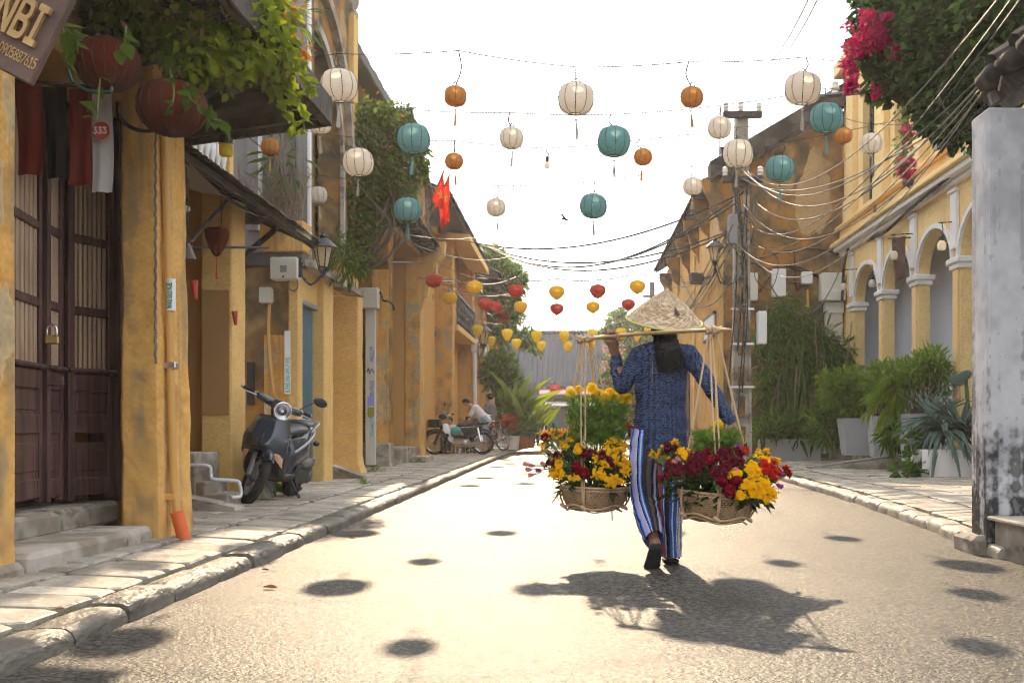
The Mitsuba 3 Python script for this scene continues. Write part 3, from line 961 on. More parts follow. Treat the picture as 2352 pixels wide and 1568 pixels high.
sd = add('shutter_door', box(-3.52, -3.47, 14.0, 14.9, ZP, 2.36), 'shutter_blue', h3, smooth=False)
for i in range(9):
    y = 14.05 + i * .1
    add('fold', tube([[-3.47, y, .16], [-3.47, y, 2.35]], .03, 6), 'shutter_blue', sd, smooth=True)
add('door_head', box(-3.6, -3.38, 14.0, 14.9, 2.36, 2.42, .01), 'grey_render', h3, smooth=False)
add('wall', box(-4.4, -3.74, 15.45, 17.45, ZP - .05, 2.85), 'ochre_pale', h3, smooth=False)
fp = flared(rough_box(-3.78, -3.33, 17.4, 17.8, ZP - .04, 2.85, .02, .006), 1, 0, 0, .13, .42)
add('column', fp, 'ochre_pale', h3, smooth=35)
add('porch_slab', prism([(-3.45, 2.90), (-3.45, 2.80), (-3.18, 2.78), (-3.18, 2.87)], 3.25, 'xz', 13.82), 'concrete', h3, smooth=False)
# upper side wall with pilasters
add('upper_wall', box(-6, -3.36, 14.3, 14.5, 2.86, 8.2), 'grey_render', h3, smooth=False)
for x in (-4.02, -3.40):
    add('pilaster', box(x - .10, x + .045, 14.22, 14.3, 3.3, 8.2, .008), 'grey_render', h3, smooth=False)
    add('trim', box(x + .046, x + .075, 14.20, 14.3, 3.3, 8.2), 'white_paint', h3, smooth=False)
add('sunk_panel', box(-3.93, -3.52, 14.285, 14.3, 3.6, 5.0), 'grey_wood', h3, smooth=False)
arch = sg.Polygon([(14.5, 2.86), (16.98, 2.86), (16.98, 7.6), (14.5, 7.6)])
op = sg.Polygon([(14.52, 3.0)] + [(14.52 + 1.72 * math.sin(t), 4.55 + 1.45 * math.cos(t)) for t in np.linspace(0, math.pi / 2, 14)] + [(16.24, 3.0)])
add('arched_wall', prism(arch.difference(op), .34, 'yz', -3.68), 'moldy_plaster', h3, smooth=False)
rim = sg.LineString([(14.52 + 1.72 * math.sin(t), 4.55 + 1.45 * math.cos(t)) for t in np.linspace(0, math.pi / 2, 14)] + [(16.24, 3.3)]).buffer(.06, cap_style=2)
add('arch_rim', prism(rim, .05, 'yz', -3.35), 'concrete', h3, smooth=False)
rim = sg.LineString([(14.52 + 2.15 * math.sin(t), 4.6 + 1.95 * math.cos(t)) for t in np.linspace(0, math.pi / 2, 14)]).buffer(.07, cap_style=2)
add('arch_moulding', prism(rim, .10, 'yz', -3.34), 'concrete', h3, smooth=False)
add('inner_wall', box(-5.6, -5.5, 14.5, 16.98, 2.86, 7.6), 'grey_dark', h3, smooth=False)
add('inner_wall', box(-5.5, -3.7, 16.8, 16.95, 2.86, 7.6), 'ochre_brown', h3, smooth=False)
add('corner_pillar', rough_box(-3.72, -3.26, 16.72, 17.05, 2.86, 6.95, .01, .006), 'ochre_pale', h3, smooth=35)
add('capital', lathe([(0, 0), (.2, 0), (.23, .06), (.26, .08), (.26, .16), (.22, .2), (.25, .24), (.27, .3), (.27, .7), (0, .7)], 4).apply_transform(trs([-3.49, 16.88, 6.9], 45, (1.2, 1.2, 1))), 'concrete', h3, smooth=False)
add('top_storey', box(-6, -2.98, 14.2, 17.3, 8.6, 10.6), 'grey_dark', h3, smooth=False)
add('roof', box(-6, -3.3, 14.2, 17.2, 8.2, 8.598), 'grey_dark', h3, smooth=False)
# boxes and lamp on its wall
def meter_box(px0, py0, px1, py1, d, depth, bsdf, label, mark=True, group='electric boxes on the walls'):
    a, b = W(px0, py0, d), W(px1, py1, d)
    t = thing('meter_box', label, 'electric box', group)
    add('case', box(a[0], b[0], d, d + depth, b[2], a[2], .018), bsdf, t, smooth=False)
    add('lid', box(a[0] + .006, b[0] - .006, d - .016, d + .001, b[2] + .006, a[2] - .006, .012), bsdf, t, smooth=False)
    if mark:
        cx, cz = (a[0] + b[0]) / 2, (a[2] + b[2]) / 2
        add('window', box(cx - .04, cx + .04, d - .02, d - .012, cz - .05, cz + .03), 'grey_render', t, smooth=False)
        add('latch', box(cx - .012, cx + .012, d - .026, d - .012, b[2] + .02, b[2] + .045, .004), 'black_metal', t, smooth=False)
    return t


meter_box(620, 590, 683, 642, 13.5, .2, 'box_beige', 'large beige electric box on the corner of the tall house')
meter_box(594, 659, 624, 696, 13.68, .1, 'box_beige', 'small cream electric box below the large beige one', False)
add('wall_conduit', tube(bez([W(619, 697, 13.74), W(617, 760, 13.74), W(622, 840, 13.74), W(630, 905, 13.74)], 6), .02, 8), 'pipe_yellow', smooth=True, label='yellow conduit running down from the small cream box', cat='pipe')
add('cable_loop', tube(bez([W(662, 643, 13.6), W(664, 662, 13.55), W(676, 668, 13.5), W(684, 658, 13.5), W(682, 640, 13.55)], 6), .01, 6), 'pale_cable', smooth=True, label='short pale cable looping under the large beige box', cat='cable')
add('wall_vent', box(-3.98, -3.9, 13.74, 13.81, 1.1, 1.62), 'black_metal', smooth=False, label='narrow dark slot in the stained wall beside the porch pillar', cat='vent')
st = thing('number_strip', 'strip of green and white number stickers on the corner of the tall house', 'sticker', 'strips of stickers on the walls')
a, b = W(654, 760, 13.75), W(667, 905, 13.75)
add('backing', box(a[0], b[0], 13.735, 13.757, b[2], a[2]), 'white_paint', st, smooth=False)
letters(st, '8.065.096 096.7 905', .05, frame([b[0] - .006, 13.735, b[2] + .02], [0, 0, 1], [-1, 0, 0]), 'teal_print', .003, .62, True, name='character')


def street_lamp(c, lab, s=1.0, arm=None, lit='lamp_glass', name='wall_lamp'):
    """Carriage lamp standing on a curled bracket; c: foot of the lantern."""
    t = thing(name, lab, 'street lamp', 'black lamps on curled brackets')
    add('lantern_base', moved(lathe([(0, -.05), (.02, -.05), (.03, -.02), (.045, 0), (.05, .02), (.045, .03)], 6), trs(c, 0, s)), 'black_metal', t, smooth=False)
    add('glass', moved(lathe([(.045, .03), (.085, .21)], 6), trs(c, 0, s)), lit, t, smooth=False)
    bars = [tube([c + s * np.array([.047 * math.cos(a), .047 * math.sin(a), .03]), c + s * np.array([.088 * math.cos(a), .088 * math.sin(a), .215])], .006 * s, 5) for a in np.arange(6) * math.pi / 3]
    add('glazing_bars', bars, 'black_metal', t, smooth=False)
    add('roof', moved(lathe([(.09, .205), (.135, .21), (.11, .235), (.07, .275), (.03, .30), (.034, .315), (.012, .33), (0, .37)], 12), trs(c, 0, s)), 'black_metal', t, smooth=40)
    if arm is not None:
        A = np.asarray(arm, float)
        mid = (A + c) / 2
        add('bracket', tube(bez([A, A + (c - A) * .15 + [0, 0, -.10 * s], mid + [0, 0, -.15 * s], c + [0, 0, -.05 * s]], 8), .012 * s, 8), 'black_metal', t, smooth=True)
        k = np.linspace(0, 5, 20)
        add('scroll', tube(np.stack([A[0] + .02 * s + .012 * s * k * np.cos(k + 1) * .6, A[1] + k * 0, A[2] + .03 * s + .012 * s * k * np.sin(k + 1) * .6], 1), .008 * s, 6), 'black_metal', t, smooth=True)
        add('wall_plate', box(A[0] - .02, A[0] + .01, A[1] - .02, A[1] + .02, A[2] - .1 * s, A[2] + .1 * s, .004), 'black_metal', t, smooth=False)
    return t


street_lamp(W(742, 620, 12.9), 'black carriage lamp on a curled bracket beside the large beige box', 1.22, W(690, 614, 13.4))

# ---------------------------------------------------------------- fourth house, overgrown with vine
h4 = thing('shop_house', 'fourth left house with a vine covered upper floor and an orange porch wall', 'house', 'old houses along the left side')
add('pier', rough_box(-3.86, -3.28, 20.0, 20.45, ZP - .05, 4.4, .02, .01), 'moldy_plaster', h4, smooth=35)
add('pier_patch', box(-3.57, -3.285, 19.965, 19.99, .35, 3.6), 'ochre', h4, smooth=False)
add('pier_foot', flared(rough_box(-3.86, -3.27, 19.93, 20.5, ZP - .05, .55, .02, .01), 1, 0, 0, .05, .4), 'concrete', h4, smooth=35)
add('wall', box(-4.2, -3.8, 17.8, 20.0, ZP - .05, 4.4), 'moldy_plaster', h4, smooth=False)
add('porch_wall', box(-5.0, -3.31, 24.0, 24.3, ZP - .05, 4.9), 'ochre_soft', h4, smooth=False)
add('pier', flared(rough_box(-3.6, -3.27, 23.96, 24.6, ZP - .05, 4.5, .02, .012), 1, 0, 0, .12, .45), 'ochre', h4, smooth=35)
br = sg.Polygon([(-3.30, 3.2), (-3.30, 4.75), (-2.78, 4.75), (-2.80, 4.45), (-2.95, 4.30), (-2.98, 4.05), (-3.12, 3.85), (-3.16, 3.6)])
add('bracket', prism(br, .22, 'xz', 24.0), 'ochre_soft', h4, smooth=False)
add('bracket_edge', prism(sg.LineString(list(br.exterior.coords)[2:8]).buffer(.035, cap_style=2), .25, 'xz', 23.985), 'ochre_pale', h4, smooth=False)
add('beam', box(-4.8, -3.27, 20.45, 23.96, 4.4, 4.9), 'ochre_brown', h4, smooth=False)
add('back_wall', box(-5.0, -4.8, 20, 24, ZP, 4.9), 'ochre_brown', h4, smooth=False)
add('step', rough_box(-4.7, -3.30, 21.4, 23.9, ZP - .05, .42, .02, .01), 'concrete', h4, smooth=35)
add('step', rough_box(-3.32, -2.95, 22.4, 23.5, ZP - .05, .235, .02, .01), 'concrete', h4, smooth=35)


def tiled_roof(parent, x0, z0, x1, z1, ya, yb, nrow, ncol, bsdf='roof_tile', name='roof', tile_parts=False):
    """Pan-tile slope from the eave (x0, z0) up to the ridge (x1, z1), tiles running along y."""
    L = math.hypot(x1 - x0, z1 - z0)
    u = np.array([(x1 - x0) / L, 0, (z1 - z0) / L])
    nrm = np.array([-u[2], 0, u[0]])
    if nrm[2] < 0:
        nrm = -nrm
    base = np.array([x0, 0, z0])
    h, w = L / nrow, (yb - ya) / ncol
    tl = []
    for i in range(nrow):
        for j in range(ncol):
            y = ya + j * w
            V = []
            for t, lift in ((-.15, .045), (1.0, .0)):
                for a in np.linspace(0, 1, 5):
                    p = base + u * ((i + t) * h) + nrm * (lift + .035 * math.sin(a * math.pi) + rng.normal() * .003) + [0, y + a * w * 1.02, 0]
                    V.append(p)
            f = [(k, k + 1, 6 + k, 5 + k) for k in range(4)]
            m_ = tm(V, f)
            V2 = m_.vertices - nrm * .02
            tl.append(trimesh.Trimesh(np.vstack([m_.vertices, V2]), np.vstack([m_.faces, m_.faces[:, ::-1] + 10, [(k, 10 + k, 11 + k) for k in range(4)], [(k, 11 + k, k + 1) for k in range(4)]]), process=False))
    k = add(name, [prism([(base + u * a)[[0, 2]] + nrm[[0, 2]] * b for a, b in ((0, -.05), (L, -.05), (L, .0), (0, .0))], yb - ya, 'xz', ya)], 'dark_wood', parent, smooth=False)
    add('tile', tl, bsdf, k, smooth=False, kind='stuff')
    return k


tiled_roof(h4, -2.92, 4.62, -4.9, 5.75, 18.4, 25.2, 9, 34)
add('rafter_end', [box(-3.3, -2.9, y, y + .08, 4.5, 4.58) for y in np.arange(18.5, 25.2, .38)], 'dark_wood', h4, smooth=False, kind='stuff')
# upper room with lattice
add('upper_wall', box(-6.0, -3.5, 17.1, 20.9, 5.0, 6.45), 'moldy_plaster', h4, smooth=False)
add('upper_roof', rough_box(-6.2, -3.25, 17.0, 21.0, 6.42, 6.62, .02, .02), 'grey_dark', h4, smooth=False)
add('upper_gable', prism([(-6.2, 6.6), (-4.2, 7.8), (-3.6, 6.9), (-3.3, 6.6)], .3, 'xz', 17.2), 'grey_dark', h4, smooth=False)
add('corner_post', rough_box(-3.45, -3.25, 24.3, 24.55, 4.9, 6.9, .01, .01), 'ochre', h4, smooth=35)
add('side_frame', prism([(24.3, 6.9), (21.0, 6.5), (21.0, 6.3), (24.3, 6.65)], .1, 'yz', -3.4), 'ochre_brown', h4, smooth=False)
lt = add('lattice', [box(-3.42, -3.38, 21.0, 24.3, 5.12, 5.18), box(-3.42, -3.38, 21.0, 24.3, 6.26, 6.32)], 'dark_wood', h4, smooth=False)
for y in np.arange(21.1, 24.3, .26):
    add('lath', box(-3.41, -3.385, y, y + .04, 5.15, 6.3), 'dark_wood', lt, smooth=False)
for z in np.arange(5.25, 6.25, .17):
    add('lath', box(-3.418, -3.392, 21, 24.3, z, z + .035), 'dark_wood', lt, smooth=False)
for i in range(5):
    add('pergola_slat', prism([(20.9 + i * .02, 6.75 - i * .0), (24.6, 6.1 - i * .1), (24.6, 6.05 - i * .1), (20.9, 6.7)], .04, 'yz', -3.3 + i * .06), 'grey_wood', h4, smooth=False)
meter_box(826, 660, 868, 708, 19.75, .22, 'box_beige', 'cream electric box on top of the white trunking with number stickers', False)
tk = thing('cable_trunking', 'tall white cable trunking with stickers of phone numbers on the fourth left house', 'trunking', 'strips of stickers on the walls')
a, b = W(839, 708, 19.85), W(862, 1068, 19.85)
add('cover', box(a[0], b[0], 19.85, 19.96, b[2], a[2], .006), 'box_beige', tk, smooth=False)
for (txt, y0, y1, m_) in (('0905.52.1999', 797, 830, 'blue_print'), ('0916.096.052', 876, 910, 'blue_print'), ('0914.445.079', 962, 1003, 'teal_print')):
    a, b = W(846, y0, 19.84), W(858, y1, 19.84)
    L = abs(a[2] - b[2])
    letters(tk, txt, .07, frame([b[0], 19.85, b[2]], [0, 0, 1], [-1, 0, 0]), m_, .003, L / (.07 * 8.6), True, name='character')
for (y0, y1, c) in ((911, 932, (.3, .32, .75)), (935, 958, (.30, .28, .05))):
    mn = mat(f'sticker_{y0}', c, .5)
    a, b = W(844, y0, 19.84), W(859, y1, 19.84)
    add('sticker', box(a[0], b[0], 19.844, 19.851, b[2], a[2]), mn, tk, smooth=False)
st = bez([W(843, 855, 19.84), W(846, 845, 19.84), W(849, 858, 19.84), W(853, 848, 19.84), W(860, 856, 19.84)], 6)
add('scribble', tube(st, .006, 4), 'dark_cable', tk)
add('wall_cable', tube(bez([W(868, 676, 19.9), W(874, 672, 19.9), W(880, 690, 19.9), W(890, 692, 19.8), W(902, 700, 19.7), W(905, 712, 19.7)], 6), .016, 6), 'dark_cable', smooth=True, label='black cable leading from the cream box to the orange porch', cat='cable')
for (A, B) in (((888, 603, 20.4), (975, 603, 23.8)), ((978, 646, 24.2), (1040, 646, 29))):
    add('iron_bar', tube([W(*A), W(*B)], .022, 6), 'black_metal', smooth=False, label='thin iron bar fixed across the orange porch opening' if A[0] < 900 else 'thin iron bar holding a red lantern beyond the orange porch', cat='bar')

# ---------------------------------------------------------------- fifth and sixth houses
h5 = thing('shop_house', 'fifth left house with plain ochre piers, an iron balcony and a tiled roof', 'house', 'old houses along the left side')
add('pier', flared(rough_box(-4.1, -3.28, 30.4, 31.0, ZP - .05, 6.0, .02, .012), 1, 0, 0, .08, .45), 'ochre', h5, smooth=35)
add('wall', box(-4.6, -3.75, 24.6, 30.4, ZP - .05, 6.0), 'ochre_soft', h5, smooth=False)
add('pier', rough_box(-4.0, -3.27, 36.4, 37.0, ZP - .05, 6.3, .02, .01), 'ochre', h5, smooth=35)
add('wall', box(-4.6, -3.75, 31, 36.4, ZP - .05, 6.3), 'ochre_soft', h5, smooth=False)
add('balcony_floor', box(-3.9, -3.18, 31.0, 36.8, 3.45, 3.62, .01), 'ochre_pale', h5, smooth=False)
rl = add('balcony_rail', box(-3.26, -3.21, 31.0, 36.8, 4.45, 4.5), 'black_metal', h5, smooth=False)
for y in np.arange(31.1, 36.8, .2):
    add('baluster', tube([[-3.235, y, 3.62], [-3.235, y, 4.45]], .014, 5), 'black_metal', rl)
add('rail_ornament', [box(-3.245, -3.225, y, y + .14, 3.75 + .25 * (k % 3), 3.85 + .25 * (k % 3)) for k, y in enumerate(np.arange(31.1, 36.6, .16))], 'black_metal', rl, smooth=False)
add('gable', prism([(-3.3, 5.9), (-3.9, 6.35), (-5.0, 6.7), (-5.0, 5.0), (-3.3, 5.0)], .3, 'xz', 25.4), 'grey_dark', h5, smooth=False)
tiled_roof(h5, -2.85, 6.05, -5.0, 7.15, 25.3, 37.5, 8, 40)
add('eave_slab', prism([(-3.4, 5.85), (-2.8, 5.75), (-2.8, 5.95), (-3.4, 6.0)], 6.6, 'xz', 30.2), 'ochre_pale', h5, smooth=False)
h6 = thing('shop_house', 'sixth left house under a broad dark roof with vines and red lanterns', 'house', 'old houses along the left side')
add('wall', box(-5.0, -3.6, 37.0, 46, 0, 6.0), 'ochre_brown', h6, smooth=False)
add('pier', box(-3.6, -3.3, 43.0, 43.4, 0, 4.2), 'ochre_pale', h6, smooth=False)
add('pier', box(-3.6, -3.3, 48.0, 48.4, 0, 4.2), 'ochre_pale', h6, smooth=False)
add('wall', box(-5.0, -3.7, 46.0, 60, 0, 5.0), 'ochre_brown', h6, smooth=False)
tiled_roof(h6, -2.55, 5.9, -5.0, 7.2, 37.4, 44.5, 7, 24)
tiled_roof(h6, -2.55, 4.9, -5.0, 6.0, 46, 60, 6, 34)
for y in (45.0, 47.2):
    add('slat_shutter', [box(-3.55, -3.4, y, y + 1.2, 2.6 + k * .2, 2.68 + k * .2) for k in range(7)], 'grey_wood', h6, smooth=False)
add('blue_sign', box(-3.38, -3.33, 42.0, 42.8, 2.6, 3.8), 'blue_wall', h6, smooth=False)
meter_box(1082, 780, 1097, 808, 36.3, .2, 'white_paint', 'white electric box on the corner pier beyond the balcony', False)
add('wall_pipe', tube([W(1089, 810, 36.3), W(1092, 1010, 36.3)], .07, 8), 'white_paint', smooth=True, label='white pipe running down the corner pier beyond the balcony', cat='pipe')
add('red_sign', box(-3.74, -3.70, 33.1, 33.6, 2.9, 3.6), 'red_paint', smooth=False, label='small red plaque on the wall under the iron balcony', cat='sign')
fn = thing('wall_fan', 'small wire fan on the ochre pier below the red lantern', 'fan')
c = W(997, 766, 30.3)
add('guard', [tube([c + .16 * k * np.array([math.cos(a), 0, math.sin(a)]) for a in np.linspace(0, 2 * math.pi, 20)], .012, 4) for k in (.5, 1.0)], 'grey_render', fn)
add('motor', ball(c + [0, .05, 0], .07, 1), 'grey_render', fn)
# two flags
for k, (px, py, qx, qy) in enumerate(((962, 528, 1020, 392), (972, 530, 1033, 402))):
    t = thing('flag', ('bright red flag with a yellow star drooping from the nearer pole', 'darker red flag drooping from the pole just behind the bright one')[k], 'flag', 'red flags above the left roofs')
    d0, d1 = 24.6, 23.2 + k * .4
    A, B = W(px, py, d0), W(qx, qy, d1)
    add('pole', tube([A, B], .018, 6), 'bamboo', t)
    NU, NV = 14, 22
    V = []
    for i in range(NU + 1):
        top = A + (B - A) * (.52 + .46 * i / NU)
        for j in range(NV + 1):
            v = j / NV
            ln = (.16 + .62 * i / NU) if k == 0 else .55 + .3 * i / NU
            V.append(top + np.array([.12 * v * (1 - i / NU) + .05 * math.sin(v * 5 + i * .9) * v, .09 * math.sin(i * 1.25 + v * 2) * (0.3 + v), -ln * v + .0 * i]))
    fl_ = tm(V, [(i * (NV + 1) + j, i * (NV + 1) + j + 1, (i + 1) * (NV + 1) + j + 1, (i + 1) * (NV + 1) + j) for i in range(NU) for j in range(NV)])
    add('fabric', fl_, 'flag_red', t, smooth=True)
    sc = A + (B - A) * .82 + [.05, -.14, -.30]
    star = [(.13 * (1 if i % 2 == 0 else .4) * math.sin(i * math.pi / 5), .13 * (1 if i % 2 == 0 else .4) * math.cos(i * math.pi / 5)) for i in range(10)]
    add('star', moved(prism(star, .004, 'xz'), trs(sc, 25, (.6, 1, 1))), 'flag_yellow', t, smooth=False)

# ---------------------------------------------------------------- the end of the street
he = thing('roof_house', 'long low house with a huge grey tiled roof across the far end of the street', 'house')
add('wall', box(-8, 16, 72, 80, 0, 3.6), 'grey_render', he, smooth=False)
mat('far_tile', (.085, .09, .105), .85)
ry = add('roof', prism([(71.2, 3.45), (75.8, 7.0), (81, 3.45), (81, 3.3), (75.8, 6.8), (71.2, 3.3)], 24, 'yz', -8), 'far_tile', he, smooth=False)
add('tile_ridges', [tube([[x, 71.15, 3.5], [x, 75.75, 7.04]], .06, 5) for x in np.arange(-7.9, 16, .32)], 'far_tile', ry, smooth=False, kind='stuff')
add('ridge_cap', tube([[-8, 75.8, 7.05], [16, 75.8, 7.05]], .16, 6), 'roof_tile', ry, smooth=False)
for x in np.arange(-6.5, 15, 2.6):
    add('door', box(x, x + 1.6, 71.95, 72.1, .2, 2.6), 'grey_dark', he, smooth=False)
    add('post', box(x + 1.9, x + 2.1, 71.6, 71.8, 0, 3.3), 'white_paint', he, smooth=False)
mat('pink_awning', (.62, .33, .36), .7)
add('shop_awning', prism([(70.0, 2.75), (71.6, 3.1), (71.6, 3.15), (70.0, 2.85)], 5, 'yz', -2.2), 'pink_awning', smooth=False, label='pink fabric awning at the far end of the street', cat='awning', group='awnings at the end of the street')
add('shop_awning', prism([(69.6, 2.05), (71.4, 2.3), (71.4, 2.36), (69.6, 2.12)], 5, 'yz', -2.2), 'white_paint', smooth=False, label='white awning below the pink one at the far end of the street', cat='awning', group='awnings at the end of the street')


# ================================================================== right side of the street
# ---------------------------------------------------------------- white house at the right edge
rw = thing('white_house', 'white plastered house at the right edge, black with mould near the ground', 'house')
add('wall', rough_box(2.70, 7.0, 7.40, 7.71, ZP - .1, 2.93, .015, .0035), 'stained_white', rw, smooth=35)
add('wall', box(3.6, 7, 6.0, 7.4, .0, 2.9), 'stained_white', rw, smooth=False)
add('plinth', rough_box(2.74, 6.0, 4.0, 7.385, -.05, .235, .012, .005), 'concrete', rw, smooth=35)
add('plinth_top', box(2.69, 6.0, 4.0, 7.39, .235, .262, .008), 'concrete', rw, smooth=False)
add('wall_stub', rough_box(2.62, 2.76, 7.42, 7.85, -.05, .12, .03, .02), 'concrete', rw, smooth=35)
# eave: rafters under a slab of mossy tiles
ev = add('roof', prism([(2.86, 3.02), (5.2, 4.5), (5.2, 4.62), (2.80, 3.14)], 3.2, 'xz', 4.6), 'dark_wood', rw, smooth=False)
tl = []
for i in range(8):
    y = 4.7 + i * .39
    tl.append(tube([[2.76, y, 3.20], [5.2, y, 4.75]], .10, 8))
add('tile_roll', tl, 'roof_tile', ev, smooth=30, kind='stuff')
for i in range(9):
    y = 4.72 + i * .36
    add('rafter', prism([(2.94, 2.98), (5.2, 4.4), (5.2, 4.5), (2.88, 3.04)], .09, 'xz', y), 'grey_wood', rw, smooth=False)
for i in range(10):
    a = i * .155
    add('verge_scroll', rough_box(2.80 + a, 2.93 + a, 7.60, 7.84, 3.10 + a * .62, 3.34 + a * .78, .055, .012, .05), 'roof_tile', rw, smooth=50)
add('verge_board', prism([(2.80, 3.0), (5.2, 4.48), (5.2, 4.56), (2.78, 3.08)], .05, 'xz', 7.58), 'grey_wood', rw, smooth=False)
for i in range(6):
    y = 5.6 + i * .36
    add('eave_tile', rough_box(2.70, 2.95, y, y + .30, 3.10, 3.24, .05, .012, .06), 'roof_tile', rw, smooth=50)
c = W(2304, 152, 7.3)
t = thing('wire_bobbin', 'green bobbin of wire hanging under the roof of the white house', 'bobbin')
add('core', tube([c + [0, 0, .028], c - [0, 0, .028]], .02, 10), mat('bobbin_green', (.02, .3, .09), .4), t)
add('strand', tube([c - [0, 0, .03], c + [-.03, 0, -.16]], .009, 5), 'stem_dry', t)

# ---------------------------------------------------------------- yellow arcade house
ar = thing('arcade_house', 'yellow colonial house on the right with round arches, white trim and dark upper shutters', 'house')
XF, XB = 6.0, 6.95
piers = [17.60, 19.76, 21.94, 24.2]                   # near edges; each pier is .62 deep
PD = .36
wall = sg.Polygon([(13.0, .1), (25.3, .1), (25.3, 4.72), (13.0, 4.72)])
SP, IMP = 3.46, 3.46
for y0 in [13.1, 15.3] + piers[:-1]:
    a, b = y0 + PD, y0 + 2.25
    if y0 + 2.2 > 25:
        continue
    a, b = y0 + PD, (([13.1, 15.3] + piers)[([13.1, 15.3] + piers).index(y0) + 1])
    c, r = (a + b) / 2, (b - a) / 2
    op = [(a, .3), (a, SP)] + [(c - r * math.cos(t), SP + r * .72 * math.sin(t)) for t in np.linspace(0, math.pi, 17)[1:-1]] + [(b, SP), (b, .3)]
    wall = wall.difference(sg.Polygon(op))
    add('arch_moulding', prism(sg.LineString([(p[0], p[1]) for p in [(c - (r + .05) * math.cos(t), SP + (r * .72 + .05) * math.sin(t)) for t in np.linspace(0, math.pi, 17)]]).buffer(.038, cap_style=2), .07, 'yz', XF - .05), 'white_paint', ar, smooth=False)
add('arcade_wall', prism(wall, .20, 'yz', XF), 'arcade_yellow', ar, smooth=False)
for y0 in [15.3] + piers:
    im = add('impost', cat_([box(XF - .05, XF + .24, y0 - .05, y0 + PD + .05, IMP - .16, IMP - .08, .01), box(XF - .09, XF + .28, y0 - .09, y0 + PD + .09, IMP - .08, IMP + .02, .02)]), 'white_paint', ar, smooth=False)
    add('pier_face', box(XF - .03, XF + .0, y0 + .06, y0 + PD - .06, .5, IMP - .17, .01), 'arcade_yellow', ar, smooth=False)
    add('white_plaque', box(XF - .06, XF - .002, y0 + .05, y0 + PD - .03, 3.62, 4.50, .008), 'white_paint', ar, smooth=False)
    add('plaque_cap', box(XF - .09, XF - .002, y0 + .02, y0 + PD, 4.50, 4.56, .01), 'white_paint', ar, smooth=False)
add('inner_wall', box(XB, XB + .2, 13, 25.3, 0, 4.7), 'blue_wall', ar, smooth=False)
add('inner_wall', box(XF + .21, XB, 24.9, 25.09, 0, 4.55), 'blue_wall', ar, smooth=False)
add('porch_ceiling', box(XF + .21, XB, 13, 25.3, 4.55, 4.7), 'grey_render', ar, smooth=False)
add('platform', rough_box(XF - .32, XB, 13, 25.3, 0, .40, .02, .006), 'concrete', ar, smooth=35)
for k, (a, b, z0, z1, m_) in enumerate(((.10, .0, 4.62, 4.70, 'white_paint'), (.22, .0, 4.70, 4.80, 'white_paint'), (.30, .0, 4.80, 4.88, 'arcade_yellow'), (.08, .0, 4.88, 5.18, 'arcade_yellow'), (.2, 0, 5.18, 5.24, 'arcade_yellow'))):
    add('cornice', box(XF - a, XF + .1 + .002 * k, 13, 25.3 + .001 * k, z0, z1, .012), m_, ar, smooth=False)
up = sg.Polygon([(13.0, 5.24), (25.3, 5.24), (25.3, 8.6), (13.0, 8.6)])
wins = [(22.75, 23.65), (20.4, 21.3), (18.1, 19.0), (15.9, 16.8)]
for a, b in wins:
    up = up.difference(sg.box(a, 5.38, b, 7.75))
add('upper_wall', prism(up, .35, 'yz', XF + .02), 'arcade_yellow', ar, smooth=False)
for a, b in wins:
    wn = add('window', [box(XF + .16, XF + .2, a, a + .05, 5.38, 7.75), box(XF + .16, XF + .2, b - .05, b, 5.38, 7.75), box(XF + .16, XF + .2, a, b, 6.5, 6.58)], 'shutter_dark', ar, smooth=False)
    for z in np.arange(5.44, 7.7, .085):
        add('louvre', prism([(XF + .15, z), (XF + .21, z + .05), (XF + .215, z + .062), (XF + .155, z + .012)], b - a - .1, 'xz', a + .05), 'shutter_dark', wn, smooth=False)
    add('window_back', box(XF + .24, XF + .26, a, b, 5.38, 7.75), 'black_metal', ar, smooth=False)
    add('sill', box(XF - .08, XF + .2, a - .1, b + .1, 5.26, 5.38, .015), 'arcade_yellow', ar, smooth=False)
for y in (21.9, 24.35, 19.55, 17.3):
    add('pilaster', rough_box(XF - .10, XF + .02, y - .28, y + .28, 5.24, 8.6, .01, .003), 'arcade_yellow', ar, smooth=35)
    add('pilaster_foot', box(XF - .16, XF + .02, y - .34, y + .34, 5.24, 5.72, .02), 'arcade_yellow', ar, smooth=False)
add('parapet', box(XF - .2, XF + .4, 13, 25.4, 8.6, 8.9, .02), 'arcade_yellow', ar, smooth=False)
add('end_wall', box(XF + .05, 12, 25.1, 25.32, 0, 8.6), 'ochre', ar, smooth=False)
add('roof_slab', box(XF, 12, 13, 25.3, 8.5, 8.6), 'grey_dark', ar, smooth=False)
hb = thing('hanging_board', 'tilted brown wooden board hanging under the cornice of the arcade house', 'sign')
P = [W(2030, 600, 20.6), W(2046, 652, 20.3), W(2092, 634, 19.6), W(2082, 540, 19.9), W(2030, 560, 20.5)]
P = [(a[0], a[2]) for a in P]
add('board', prism(P, .06, 'xz', 19.95), 'sign_wood', hb, smooth=False)
add('bracket', tube([W(2040, 548, 20.0), W(2110, 545, 20.0)], .014, 6), 'black_metal', hb)
